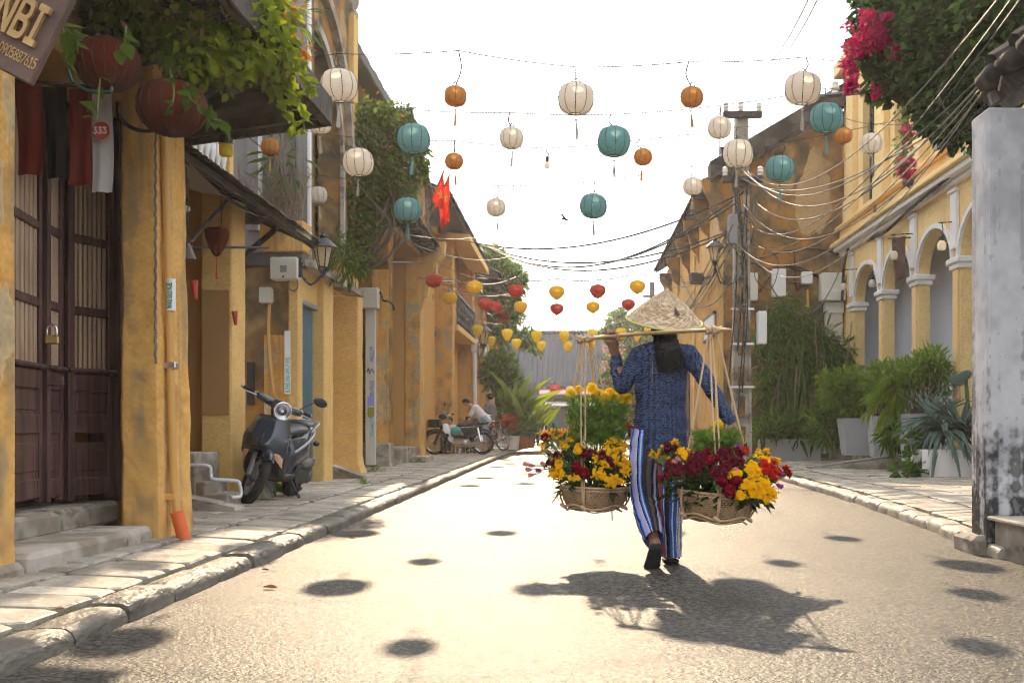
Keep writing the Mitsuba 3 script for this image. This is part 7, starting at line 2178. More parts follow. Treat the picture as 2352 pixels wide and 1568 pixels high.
# ================================================================== people far down the street
def figure(label, M, J, skin='skin_pale', top='cloth_top', bottom='cloth_bottom', s=1.0, long_sleeve=False, long_legs=True, hair_mat='hair', edge=.03, hat=None, shoes='rubber'):
    """J: joints (x right, y ahead, z up): hip, chest, neck, head, elL, haL, elR, haR, knL, anL, knR, anR."""
    k = thing('person', label, 'person')
    J = {a: np.asarray(b, float) * s for a, b in J.items()}
    side = np.array([1, 0, 0]) * s
    shL, shR = J['chest'] - side * .165 + [0, 0, .05 * s], J['chest'] + side * .165 + [0, 0, .05 * s]
    hpL, hpR = J['hip'] - side * .085, J['hip'] + side * .085
    r = lambda a: a * s
    up = J['head'] - J['neck']; up /= np.linalg.norm(up)
    fwd = J.get('face', np.array([0, 1.0, 0]) * s) / s
    parts = [limb([(J['hip'], r(.12)), (J['chest'] - (J['chest'] - J['hip']) * .4, r(.115)), (J['chest'], r(.12))]), limb([(shL, r(.055)), (J['chest'] + [0, 0, .05 * s], r(.09)), (shR, r(.055))]), limb([(J['chest'], r(.07)), (J['neck'], r(.052)), (J['head'] - up * r(.05), r(.05))]),
             limb([(J['head'] + up * r(.03), np.array([.078, .09, .085]) * s), (J['head'] - up * r(.06) + fwd * r(.02), np.array([.058, .065, .06]) * s)]), limb([(J['head'] + fwd * r(.075) + up * r(.01), r(.014)), (J['head'] + fwd * r(.10) - up * r(.02), r(.018))])]
    for sh_, el, ha in ((shL, J['elL'], J['haL']), (shR, J['elR'], J['haR'])):
        dv = ha - el; dv /= np.linalg.norm(dv) + 1e-9
        parts.append(limb([(sh_, r(.05)), (el, r(.04)), (ha, r(.03)), (ha + dv * r(.05), np.array([.034, .03, .034]) * s)]))
        for q in range(4):
            o = np.array([(q - 1.5) * .017, 0, 0]) * s
            parts.append(limb([(ha + dv * r(.06) + o, r(.011)), (ha + dv * r(.13 - .012 * abs(q - 1.5)) + o * 1.2 + [0, 0, -.01 * s], r(.008))]))
        parts.append(limb([(ha + dv * r(.03), r(.013)), (ha + dv * r(.075) + np.array([-.04, 0, 0]) * s, r(.010))]))
    for hp, kn, an in ((hpL, J['knL'], J['anL']), (hpR, J['knR'], J['anR'])):
        parts.append(limb([(hp, r(.085)), (kn, r(.058)), (an, r(.038)), (an + np.array([0, .0, -.03]) * s, r(.036)), (an + np.array([0, .16, -.045]) * s, r(.03))]))
    b = blend(parts, edge * s, 3)
    add('body', moved(b, M), skin, k, smooth=True)
    t = [limb([(J['hip'] + (J['hip'] - J['chest']) * .12, r(.15)), (J['hip'] + (J['chest'] - J['hip']) * .5, r(.135)), (J['chest'], r(.137))]), limb([(shL, r(.07)), (J['chest'] + [0, 0, .05 * s], r(.098)), (shR, r(.07))])]
    for sh_, el, ha in ((shL, J['elL'], J['haL']), (shR, J['elR'], J['haR'])):
        e = el if long_sleeve else sh_ + (el - sh_) * .72
        ch = [(sh_, r(.068)), (e, r(.062))]
        if long_sleeve:
            ch.append((ha - (ha - el) * .1, r(.05)))
        t.append(limb(ch))
    tb = blend(t, edge * s, 3)
    tb.vertices += tb.vertex_normals * ((meshkit.fbm(tb.vertices * 12, 3, 3) - .5) * .03 * s)[:, None]
    add('shirt', moved(tb, M), top, k, smooth=True)
    lg = []
    for hp, kn, an in ((hpL, J['knL'], J['anL']), (hpR, J['knR'], J['anR'])):
        ch = [(hp, r(.108)), (kn, r(.078))]
        if long_legs:
            ch.append((an - (an - kn) * .05, r(.06)))
        lg.append(limb(ch))
    add('trousers' if long_legs else 'shorts', moved(blend(lg + [limb([(hpL, r(.11)), (hpR, r(.11))])], edge * s, 3), M), bottom, k, smooth=True)
    hc_ = J['head'] + up * r(.045) - fwd * r(.018)
    add('hair', moved(blend([limb([(hc_, np.array([.088, .098, .078]) * s), (hc_ - up * r(.05) - fwd * r(.03), np.array([.08, .07, .06]) * s)])], .03 * s, 2), M), hair_mat, k, smooth=True)
    for an in (J['anL'], J['anR']):
        add('shoe', moved(hull(np.vstack([an + np.array([0, -.03, -.06]) * s + SPH * .042 * s, an + np.array([0, .17, -.065]) * s + SPH * [.042 * s, .04 * s, .03 * s]])), M), shoes, k, smooth=50)
    if hat:
        hk = add('hat', moved(lathe([(.0, .17), (.08, .165), (.10, .12), (.105, .05), (.2, .035), (.235, .01), (.2, .03), (.1, .045)], 28), M @ trs(hc_ - up * r(.02), 0, s)), hat, k, smooth=40)
    return k


mat('tee_white', (.66, .65, .64), .85); mat('shorts_blue', (.25, .36, .45), .85); mat('shirt_grey', (.16, .17, .18), .85); mat('trouser_dark', (.04, .042, .05), .85)
mat('jacket_teal', (.09, .27, .28), .85); mat('dress_dark', (.03, .04, .055), .85); mat('hat_felt', (.30, .22, .15), .9); mat('shirt_pale', (.5, .5, .52), .85)
stand = dict(hip=(0, 0, .88), chest=(0, 0, 1.22), neck=(0, .01, 1.38), head=(0, .03, 1.50), elL=(-.24, -.03, 1.0), haL=(-.24, .10, .80), elR=(.24, -.03, 1.0), haR=(.24, .10, .80), knL=(-.09, .03, .46), anL=(-.09, 0, .08), knR=(.09, .03, .46), anR=(.09, 0, .08))
# man in a white tee bending over, seen side on, facing left
p = dict(stand, hip=(0, 0, .90), chest=(0, .26, 1.16), neck=(0, .40, 1.27), head=(0, .53, 1.36), elL=(-.20, .42, .92), haL=(-.12, .60, .80), elR=(.20, .40, .92), haR=(.12, .60, .82), face=(0, .85, -.5))
figure('man in a white tee shirt and blue shorts bending over the seated people', trs([-2.45, 31.0, ZP], 82), p, top='tee_white', bottom='shorts_blue', long_legs=False)
figure('man in a grey shirt standing behind the bending man', trs([-2.55, 34.0, ZP], 60), stand, top='shirt_grey', bottom='trouser_dark', s=1.05)
sit = dict(hip=(0, 0, .45), chest=(0, .06, .78), neck=(0, .08, .93), head=(0, .11, 1.05), elL=(-.22, .12, .58), haL=(-.10, .30, .58), elR=(.22, .12, .58), haR=(.10, .30, .58), knL=(-.12, .42, .48), anL=(-.12, .42, .08), knR=(.12, .42, .48), anR=(.12, .42, .08))
for (x, y, rz, lab, tp, s_) in ((-2.86, 30.2, 200, 'child in a pale shirt seated behind the motorbike saddle', 'shirt_pale', .82), (-3.22, 29.6, 160, 'person in a white shirt seated behind the motorbike handlebar', 'tee_white', .8)):
    figure(lab, trs([x, y, ZP + .02], rz), sit, top=tp, bottom='trouser_dark', s=s_)
    st = thing('stool', 'low wooden stool under the ' + lab.split(' seated')[0], 'stool', 'stools on the left pavement')
    add('seat', moved(box(-.16, .16, -.14, .14, .22, .26, .01), trs([x, y, ZP], rz)), 'grey_wood', st, smooth=False)
    for a in (-.12, .12):
        for b in (-.1, .1):
            add('leg', moved(box(a - .02, a + .02, b - .02, b + .02, 0, .22), trs([x, y, ZP], rz)), 'grey_wood', st, smooth=False)
figure('person in a small felt hat and open teal jacket walking towards us', trs([-.98, 44, .0], 180), dict(stand, knL=(-.10, .06, .46), anL=(-.1, .12, .10), haL=(-.27, .02, .76), haR=(.27, .05, .74), elL=(-.26, -.03, 1.0), elR=(.26, -.03, 1.0)), top='jacket_teal', bottom='dress_dark', long_sleeve=True, hat='hat_felt')
wk = dict(stand, elL=(-.24, .05, 1.0), elR=(.24, -.05, 1.0), knL=(-.09, .12, .46), anL=(-.09, -.06, .1), haL=(-.22, .2, .85))
for (x, y, lab, t) in ((-1.72, 50, 'blurred walker in dark clothes beside the banana plants', 'dress_dark'), (-2.05, 51, 'blurred walker in grey close behind the banana plants', 'shirt_grey')):
    figure(lab, trs([x, y, 0.0], 170), wk, top=t, bottom='trouser_dark')


# ================================================================== plants
def cloud(n, lo, hi, dmin, dmax, shape=None):
    """n points spread through the measured window between two distances; shape(u, v) keeps some."""
    out = []
    while len(out) < n:
        u, v = rng.random(2)
        if shape is not None and shape(u, v) < rng.random():
            continue
        out.append(W(lo[0] + (hi[0] - lo[0]) * u, lo[1] + (hi[1] - lo[1]) * v, rng.uniform(dmin, dmax)))
    return np.array(out)


def blobs(n, spots, squash=(1, 1, 1)):
    """n points in balls: (x, y, z, r)."""
    w = np.array([s[3] ** 2 for s in spots]); w = w / w.sum()
    i = rng.choice(len(spots), n, p=w)
    d = rnd_dirs(n)
    r = rng.random(n) ** .45
    S = np.array(spots)[i]
    return S[:, :3] + d * (r * S[:, 3])[:, None] * squash, d


def stems(parent, pts, root, n, r=.01, bsdf='bark', name='stem'):
    i = rng.integers(len(pts), size=n)
    ms = []
    for p in np.asarray(pts)[i]:
        q = np.asarray(root) + rng.normal(size=3) * [.06, .06, .02]
        m = (q + p) / 2 + rng.normal(size=3) * .12 * np.linalg.norm(p - q)
        ms.append(tube(bez([q, m, p], 6), np.linspace(r, r * .35, 13), 4, False))
    add(name, ms, bsdf, parent, smooth=True, kind='stuff')


# ---------------------------------------------------------------- vine on the canopy, lime green where the sun reaches it
vn = thing('vine', 'leafy vine draped over the nearest canopy, lime green and rusty where the sun hits it', 'vine')
sp = []
for (px, py, d, r) in ((270, 20, 6.6, .22), (360, 40, 6.7, .26), (450, 60, 6.8, .28), (540, 75, 7.0, .28), (600, 110, 7.3, .24), (430, 110, 6.6, .2), (520, 140, 6.9, .2), (640, 160, 7.5, .17), (560, 20, 7.2, .28), (620, 40, 7.5, .22), (480, -10, 6.9, .3), (330, -20, 6.6, .3)):
    sp.append((*W(px, py, d), r))
pts, dirs = blobs(4200, sp)
dirs = dirs * .6 + rng.normal(size=dirs.shape) * .5 + [.2, -.3, -.45]
sz = rng.uniform(.04, .085, len(pts))
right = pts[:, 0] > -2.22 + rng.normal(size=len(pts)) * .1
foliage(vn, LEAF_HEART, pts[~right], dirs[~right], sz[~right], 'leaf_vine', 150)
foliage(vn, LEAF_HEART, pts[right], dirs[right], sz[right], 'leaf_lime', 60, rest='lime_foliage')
# trailing shoots
tr = [[(640, 120, 7.5), (660, 190, 7.5), (690, 240, 7.45), (700, 310, 7.45)], [(600, 160, 7.4), (640, 230, 7.4), (680, 290, 7.4)], [(620, 60, 7.5), (670, 120, 7.55), (710, 190, 7.5), (718, 215, 7.5)], [(560, 30, 7.4), (640, 50, 7.6), (660, 100, 7.6), (700, 150, 7.55)], [(430, 190, 6.5), (440, 230, 6.45), (490, 265, 6.4), (515, 290, 6.4)], [(390, 160, 6.3), (400, 220, 6.2), (380, 262, 6.2)], [(230, 180, 5.9), (225, 240, 5.9), (222, 275, 5.9)], [(150, 0, 5.2), (140, 50, 5.2), (155, 100, 5.2), (150, 135, 5.2)], [(135, -10, 5.0), (130, 40, 5.0), (165, 70, 5.0), (180, 85, 5.0)], [(290, 60, 5.9), (285, 110, 5.8), (280, 118, 5.8)]]
sl, P_, D_, S2, dark = [], [], [], [], []
for k, c in enumerate(tr):
    L = bez([W(*p) for p in c], 7)
    sl.append(tube(L, .005, 4))
    for p in L[::2 if k < 4 else 3]:
        for _ in range(3 if k < 5 else 1):
            P_.append(p + rng.normal(size=3) * .012); D_.append(rng.normal(size=3) * .7 + [.25, -.35, -.6]); S2.append(rng.uniform(.06, .11) if k not in (7, 8) else rng.uniform(.08, .12)); dark.append(k >= 4)
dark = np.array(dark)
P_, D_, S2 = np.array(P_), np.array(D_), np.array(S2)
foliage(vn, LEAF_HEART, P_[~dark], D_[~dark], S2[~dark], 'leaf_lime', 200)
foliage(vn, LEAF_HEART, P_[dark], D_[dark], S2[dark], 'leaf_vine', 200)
stems(vn, pts, W(420, 60, 6.9), 60, .012)
i_ = rng.choice(len(pts), 420)
add('small_foliage', scatter(LEAF_OVAL, pts[i_] + rng.normal(size=(420, 3)) * .03 + [0, -.03, -.02], rnd_dirs(420, (0, -.2, -.5)), rng.uniform(.03, .07, 420)), 'leaf_dark', vn, smooth=True, kind='stuff')
i_ = rng.choice(len(pts), 70)
add('dead_leaves', scatter(LEAF_OVAL, pts[i_] + [0, -.06, -.03], rnd_dirs(70, (0, -.2, -.6)), rng.uniform(.04, .08, 70)), 'dry_leaf', vn, smooth=True, kind='stuff')
add('shoot', sl, 'stem_green', vn, smooth=True, kind='stuff')
pts, dirs = blobs(260, [(*W(640, 20, 7.5), .16), (*W(600, 40, 7.4), .14), (*W(690, 110, 7.6), .06)])
foliage(vn, LEAF_OVAL, pts, dirs, rng.uniform(.05, .09, 260), 'leaf_rust', 40, name='rusty_leaf', rest='rusty_foliage')

# ---------------------------------------------------------------- creeper on the fourth house
cr = thing('creeper', 'big creeper covering the upper floor of the fourth left house', 'creeper')
sp = [(*W(x, y, d), r) for (x, y, d, r) in ((780, 300, 16.9, .5), (840, 320, 17.2, .6), (890, 300, 17.5, .5), (900, 370, 17.5, .6), (850, 410, 17.1, .55), (800, 420, 16.9, .5), (780, 480, 16.8, .45), (880, 460, 17.2, .4), (750, 370, 16.6, .4), (800, 540, 16.8, .32), (830, 510, 16.9, .3), (905, 420, 17.6, .3), (775, 590, 16.6, .25), (815, 600, 16.8, .22))]
pts, dirs = blobs(9000, sp, (1, .6, 1))
dirs = dirs * .4 + rng.normal(size=dirs.shape) * .5 + [.3, -.4, -.4]
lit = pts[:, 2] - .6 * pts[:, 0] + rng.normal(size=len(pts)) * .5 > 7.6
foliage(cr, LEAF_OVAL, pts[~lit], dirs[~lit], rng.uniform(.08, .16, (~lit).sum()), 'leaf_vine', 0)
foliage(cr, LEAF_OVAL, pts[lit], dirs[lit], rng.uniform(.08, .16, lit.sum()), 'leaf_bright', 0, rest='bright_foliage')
stems(cr, pts[pts[:, 2] > 3.5], W(800, 640, 17), 90, .03)
rp_ = rng.choice(len(pts), 160)
add('rusty_foliage', scatter(LEAF_OVAL, pts[rp_] + [0, -.15, .1], dirs[rp_], rng.uniform(.06, .11, 160)), 'leaf_rust', cr, smooth=True, kind='stuff')
pl_ = thing('hanging_plant', 'spiky green plant growing on the small porch slab under the creeper', 'plant')
n = 260
pts, dirs = blobs(n, [(*W(800, 600, 15.0), .3), (*W(770, 570, 14.2), .25)])
add('foliage', scatter(LEAF_NARROW, pts, dirs + [0, 0, -.6], rng.uniform(.10, .19, n)), 'leaf_vine', pl_, smooth=True, kind='stuff')
tw2 = thing('dry_branches', 'bare dry twigs growing against the grey side wall of the tall house', 'branches')
ms = []
for k in range(46):
    a = W(rng.uniform(575, 700), rng.uniform(480, 520), 14.0)
    q = a + [rng.normal() * .25, rng.normal() * .05, rng.uniform(.3, 1.1)]
    ms.append(tube(bez([a, (a + q) / 2 + rng.normal(size=3) * .08, q], 5), np.linspace(.012, .004, 11), 4))
add('twig', ms, 'stem_dry', tw2, smooth=True, kind='stuff')
pts, dirs = blobs(120, [(*W(650, 380, 14.0), .3), (*W(680, 60, 13.9), .3), (*W(640, 40, 13.9), .25)])
add('foliage', scatter(LEAF_NARROW, pts, dirs + [0, 0, -.6], rng.uniform(.15, .3, 120)), 'leaf_mid', tw2, smooth=True, kind='stuff')

# ---------------------------------------------------------------- bougainvillea on the right
bg = thing('bougainvillea', 'big bougainvillea with magenta flowers hanging over the top right corner', 'bougainvillea')
sp = [(*W(x, y, d), r) for (x, y, d, r) in ((2120, 40, 10.5, .5), (2200, 60, 10, .55), (2060, 90, 10.8, .4), (2270, 20, 9.6, .55), (2000, 120, 11, .24), (2150, 150, 10.4, .45), (2230, 150, 9.8, .42), (2060, 180, 10.8, .28), (2210, 230, 9.8, .3), (2170, 250, 10, .26), (2230, 290, 9.6, .2), (2100, 10, 10.6, .5), (2000, 30, 11.2, .24), (2320, 60, 9.2, .5), (2110, 220, 10.5, .2), (2020, 200, 11, .16), (2270, 110, 9.7, .5), (2300, 160, 9.5, .36), (2190, 110, 10, .5), (2255, 240, 9.6, .3), (2240, 325, 9.5, .12), (2180, 310, 9.7, .12))]
pts, dirs = blobs(13000, sp, (1, .8, 1))
dirs = dirs * .4 + rng.normal(size=dirs.shape) * .5 + [-.2, -.3, -.4]
sz = rng.uniform(.055, .115, len(pts))
lit = rng.random(len(pts)) < .22
foliage(bg, LEAF_HEART, pts[~lit], dirs[~lit], sz[~lit], 'leaf_dark', 150)
foliage(bg, LEAF_HEART, pts[lit], dirs[lit], sz[lit], 'leaf_mid', 60, rest='bright_foliage')
stems(bg, pts, W(2280, 120, 9.9), 120, .02)
fp_, fd_ = blobs(1500, [(*W(x, y, d), r) for (x, y, d, r) in ((2005, 62, 10.4, .11), (2018, 88, 10.3, .10), (1978, 105, 10.5, .10), (1955, 112, 10.6, .07), (1945, 150, 10.5, .07), (1960, 165, 10.5, .05), (1955, 200, 10.4, .07), (2010, 210, 10.6, .05), (2040, 40, 10.2, .05), (2080, 385, 17.2, .16), (2088, 300, 17.4, .10), (2085, 330, 17.4, .07), (1945, 60, 10.4, .04), (1990, 40, 10.3, .06), (2060, 120, 10.2, .05))])
base = mikit.ply(cat_([moved(LEAF_HEART, trs((0, 0, 0), a, 1, 35)) for a in (0, 120, 240)]), 'petal_magenta', True)
o = np.argsort(np.linalg.norm(fp_, axis=1))
for M in leaf_mats(fp_[o[:260]], fd_[o[:260]], rng.uniform(.035, .055, 260)):
    add('flower', base, 'petal_magenta', bg, M=M)
add('flower_mass', scatter(LEAF_HEART, fp_[o[260:]], fd_[o[260:]], rng.uniform(.035, .06, 1240)), 'petal_magenta', bg, smooth=True, kind='stuff')
q = bez([W(2090, 225, 17.6), W(2085, 290, 17.5), W(2078, 350, 17.3), W(2072, 395, 17.2)], 8)
add('trailing_stem', tube(q, .012, 5), 'stem_green', bg)
pts = q[rng.integers(len(q), size=150)] + rng.normal(size=(150, 3)) * .07
add('trailing_foliage', scatter(LEAF_HEART, pts, rnd_dirs(150), rng.uniform(.06, .12, 150)), 'leaf_mid', bg, smooth=True, kind='stuff')
add('branch', [tube(bez([W(2350, 20, 9.5), W(2280, 10, 9.6), W(2200, 15, 9.9)], 8), .05, 6), tube(bez([W(2350, -40, 9.5), W(2200, 40, 9.8), W(2120, 90, 10)], 8), .03, 6)], 'bark', bg, kind='stuff')

# ---------------------------------------------------------------- pots and shrubs in front of the arcade
def tapered_pot(px0, px1, pyt, pyb, d, taper, bsdf, label, t=None, group='planters in front of the arcade house'):
    a, b = W(px0, pyt, d), W(px1, pyb, d)
    w = (b[0] - a[0]) / 2; cx, cy = (a[0] + b[0]) / 2, d + w
    h = a[2] - b[2]
    wb = w * taper
    k = t or thing('planter', label, 'planter', group)
    outer = hull([(cx + s * wb, cy + q * wb, b[2]) for s in (-1, 1) for q in (-1, 1)] + [(cx + s * w, cy + q * w, a[2]) for s in (-1, 1) for q in (-1, 1)])
    inner = hull([(cx + s * (w - .04), cy + q * (w - .04), a[2] - .06) for s in (-1, 1) for q in (-1, 1)] + [(cx + s * (w - .035), cy + q * (w - .035), a[2] + .05) for s in (-1, 1) for q in (-1, 1)])
    m = from_man(to_man(outer) - to_man(inner))
    add('pot', m, bsdf, k, smooth=False)
    add('soil', box(cx - w + .041, cx + w - .041, cy - w + .041, cy + w - .041, a[2] - .1, a[2] - .04), 'soil', k, smooth=False)
    return k, np.array([cx, cy, a[2] - .04])


k1, r1 = tapered_pot(1938, 2010, 960, 1046, 20.6, .74, 'pot_grey', 'tall tapered grey planter nearest the wooden ramp')
k2, r2 = tapered_pot(2003, 2056, 955, 1050, 19.4, .74, 'pot_grey', 'tall tapered grey planter second from the ramp, half hidden')
k3, r3 = tapered_pot(2082, 2150, 950, 1060, 17.4, .80, 'pot_grey', 'tall tapered planter behind the grey agaves')
k4, r4 = tapered_pot(1893, 1944, 1000, 1042, 22.0, .85, 'pot_grey', 'small grey planter with ferns beside the long trough')
k5, r5 = tapered_pot(2056, 2086, 985, 1050, 18.6, .85, 'white_paint', 'narrow white planter with drooping fern leaves')


def crown(kind, root, spots, n, leaf, sz, mats, label, cat='shrub', group='shrubs in front of the arcade house', trunk=.018, parts=0, bias=(0, 0, .3)):
    t = thing(kind, label, cat, group)
    pts, dirs = blobs(n, spots)
    dirs = dirs * .8 + rng.normal(size=dirs.shape) * .5 + bias
    a = int(n * .62)
    foliage(t, leaf, pts[:a], dirs[:a], rng.uniform(*sz, a), mats[0], parts)
    foliage(t, leaf, pts[a:], dirs[a:], rng.uniform(*sz, n - a), mats[1], parts // 2, rest='bright_foliage')
    stems(t, pts, root, 26, trunk)
    return t


S = lambda px, py, d, r: (*W(px, py, d), r)
LEAF_LONG = leafmesh(1, .22, .15, 3, .8, .3)
crown('leafy_shrub', r1, [S(1945, 880, 20.9, .30), S(1985, 895, 20.9, .30), S(1910, 900, 20.9, .25), S(1960, 925, 20.8, .24), S(1895, 870, 21, .14)], 1500, LEAF_LONG, (.12, .2), ('leaf_bright', 'leaf_fresh'), 'bushy green shrub in the tall planter nearest the ramp', parts=40)
crown('leafy_shrub', r2, [S(2020, 870, 19.8, .26), S(2060, 870, 19.8, .26), S(2030, 905, 19.7, .2)], 1000, LEAF_LONG, (.12, .2), ('leaf_bright', 'leaf_fresh'), 'green shrub in the middle of the row before the arches', parts=40)
crown('leafy_shrub', r3, [S(2100, 850, 17.8, .25), S(2140, 835, 17.8, .24), S(2160, 870, 17.8, .2), S(2090, 890, 17.8, .2), S(2150, 915, 17.8, .16)], 1500, LEAF_LONG, (.11, .18), ('leaf_bright', 'leaf_fresh'), 'tallest and brightest shrub before the nearest arch', parts=60)
crown('fern', r4, [S(1915, 960, 21.9, .22), S(1895, 985, 21.8, .18), S(1930, 985, 21.8, .16)], 420, LEAF_NARROW, (.25, .42), ('leaf_mid', 'leaf_bright'), 'fern in the small grey planter beside the long trough', 'fern', parts=30)
crown('fern', r5, [S(2065, 975, 18.5, .20), S(2050, 1000, 18.4, .15), S(2080, 965, 18.5, .16)], 420, LEAF_NARROW, (.22, .36), ('leaf_bright', 'leaf_mid'), 'drooping bright fern in the narrow white planter', 'fern', parts=30, bias=(0, -.2, -.5))
# palm fronds
pm = thing('palm', 'young yellow green palm with arching fronds between the shrubs', 'palm')
c = W(2085, 950, 18.0)
for k in range(9):
    a = rng.uniform(2.0, 4.6)
    L = bez([c, c + [math.cos(a) * .2, -.1, .35], c + [math.cos(a) * .45, -.2, .55 - .04 * k], c + [math.cos(a) * .75, -.3, .45 - .08 * k]], 7)
    pts, dd = [], []
    for i in range(4, len(L)):
        t = L[i] - L[i - 1]; t /= np.linalg.norm(t)
        for s in (-1, 1):
            pts.append(L[i]); dd.append(t + s * np.cross(t, [0, 0, 1]) * .7 + [0, 0, -.15])
    fr = add('frond', scatter(LEAF_NARROW, pts, dd, rng.uniform(.22, .34, len(pts))), 'leaf_lime' if k % 2 else 'leaf_bright', pm, smooth=True)
    add('midrib', tube(L, .006, 4), 'stem_green', fr)
# agaves
def agave(c, n, L, label, droop, planter_y=None, bs='leaf_grey'):
    t = thing('agave', label, 'agave', 'agaves in the white trough')
    for k in range(n):
        a = k * 2.399 + rng.normal() * .1
        el = rng.uniform(.15, 1.35) if not droop else rng.uniform(-.5, 1.1)
        l = L * rng.uniform(.75, 1.1)
        u = np.array([math.cos(a), math.sin(a), 0])
        P = []
        for s in np.linspace(0, 1, 9):
            P.append(c + u * l * s * math.cos(el) * (1 - .25 * droop * s) + np.array([0, 0, 1]) * l * (s * math.sin(el) - droop * .55 * s ** 2.2))
        P = np.array(P)
        w = .030 * l / .7 * np.array([.7, .85, .95, 1, 1, .9, .7, .42, .05])
        side = np.cross(u, [0, 0, 1])
        V = []
        for p, ww in zip(P, w):
            V += [p - side * ww + [0, 0, ww * .35], p - [0, 0, ww * .2], p + side * ww + [0, 0, ww * .35]]
        f = []
        for i in range(8):
            b = 3 * i
            f += [(b, b + 1, b + 4, b + 3), (b + 1, b + 2, b + 5, b + 4)]
        add('leaf', tm(V, f), bs, t, smooth=True)
    return t


k6 = thing('planter', 'low white trough at the right, overhung by grey agave leaves', 'planter', 'planters in front of the arcade house')
a, b = W(2118, 1032, 16.1), W(2300, 1094, 16.1)
add('pot', from_man(to_man(box(a[0], b[0], 16.1, 16.8, ZP - .02, a[2])) - to_man(box(a[0] + .04, b[0] - .04, 16.14, 16.76, a[2] - .08, a[2] + .1))), 'white_paint', k6, smooth=False)
add('soil', box(a[0] + .041, b[0] - .041, 16.141, 16.759, a[2] - .12, a[2] - .05), 'soil', k6, smooth=False)
agave(W(2165, 990, 16.4), 84, .80, 'grey green agave drooping over the front of the white trough', 1.0)
agave(W(2208, 985, 16.5), 46, .85, 'stiff grey green agave close to the white house', .25)
agave(W(2140, 960, 16.9), 40, .80, 'upright striped agave behind the drooping one', .2)
# trough with bamboo on the stained wall
k7 = thing('planter', 'long grey trough at the foot of the stained gable wall', 'planter', 'planters in front of the arcade house')
a, b = W(1753, 1008, 23.6), W(1886, 1058, 23.6)
add('pot', from_man(to_man(box(a[0], b[0], 23.6, 24.3, ZP - .02, a[2])) - to_man(box(a[0] + .05, b[0] - .05, 23.65, 24.25, a[2] - .08, a[2] + .1))), 'pot_grey', k7, smooth=False)
add('soil', box(a[0] + .051, b[0] - .051, 23.651, 24.249, a[2] - .12, a[2] - .05), 'soil', k7, smooth=False)
bb = thing('bamboo', 'dense bamboo growing up the stained gable wall behind the long trough', 'bamboo')
for k in range(34):
    q = np.array([rng.uniform(a[0] + .1, b[0] + .6), rng.uniform(23.8, 24.4), .4])
    e = q + [rng.normal() * .25, rng.normal() * .15, rng.uniform(1.3, 2.7)]
    add('cane', tube(bez([q, (q + e) / 2 + rng.normal(size=3) * .06, e], 5), .012, 5), 'stem_dry' if k % 3 else 'stem_green', bb)
sp = [S(x, y, 24.2, r) for (x, y, r) in ((1790, 740, .38), (1840, 750, .42), (1890, 790, .4), (1800, 810, .42), (1860, 830, .45), (1920, 810, .35), (1775, 860, .36), (1830, 890, .36), (1760, 780, .28), (1940, 850, .25), (1790, 900, .3), (1850, 770, .4), (1810, 700, .22), (1760, 900, .22))]
pts, dirs = blobs(3600, sp, (1, .55, 1))
dirs = dirs * .5 + rng.normal(size=dirs.shape) * .6 + [0, -.3, -.4]
lit = rng.random(len(pts)) < .45
foliage(bb, LEAF_NARROW, pts[~lit], dirs[~lit], rng.uniform(.2, .36, (~lit).sum()), 'leaf_mid', 0)
foliage(bb, LEAF_NARROW, pts[lit], dirs[lit], rng.uniform(.18, .3, lit.sum()), 'leaf_bright', 0, rest='bright_foliage')
crown('fern', W(1800, 1005, 23.9), [S(1780, 985, 23.7, .22), S(1830, 985, 23.7, .24), S(1870, 985, 23.7, .2), S(1755, 990, 23.6, .15)], 420, LEAF_NARROW, (.3, .5), ('leaf_mid', 'leaf_bright'), 'ferns filling the long grey trough below the bamboo', 'fern', parts=40)
rpv = thing('ramp', 'concrete ramp with a wooden plank leading up to the arcade platform', 'ramp')
A, B = W(1860, 1079, 19.2), W(2030, 1045, 19.8)
add('side', prism([(A[0], ZP - .02), (A[0] + .02, ZP + .02), (B[0], B[2] - .02), (B[0] + .55, B[2] - .02), (B[0] + .55, ZP - .02)], .4, 'xz', 19.0), 'concrete', rpv, smooth=False)
add('plank', prism([(A[0] - .03, ZP + .0), (A[0] - .03, ZP + .03), (B[0], B[2] + .02), (B[0], B[2] - .015)], .36, 'xz', 19.02), 'grey_wood', rpv, smooth=False)
lv = thing('leafy_weed', 'broad leaved green weed growing against the low white trough', 'plant')
n = 150
pts, dirs = blobs(n, [S(2105, 1060, 16.3, .16), S(2095, 1010, 16.4, .13), S(2100, 1085, 16.1, .10), S(2070, 1085, 15.9, .1)])
foliage(lv, LEAF_HEART, pts, dirs + [0, -.3, .1], rng.uniform(.10, .17, n), 'leaf_mid', 60)
ct = thing('cactus', 'flat green cactus pads sticking out beside the white house', 'cactus')
for (px, py, rr, an) in ((2197, 873, .13, 20), (2215, 863, .12, -25)):
    add('pad', moved(ball((0, 0, 0), (rr, .022, rr * .62), 2), trs(W(px, py, 16.9), 0, 1, 0, an)), 'leaf_grey', ct, smooth=True)
add('stem', tube([W(2218, 870, 17.0), W(2226, 960, 17.0)], .03, 6), 'stem_green', ct)
rf_ = thing('red_flower', 'single red flower above the first shrub by the stained wall', 'flower')
add('bloom', BL['mum'][0], 'petal_scarlet', rf_, M=to_bloom(W(1887, 937 - 70, 21.5), (0, -1, .4), 2.2))

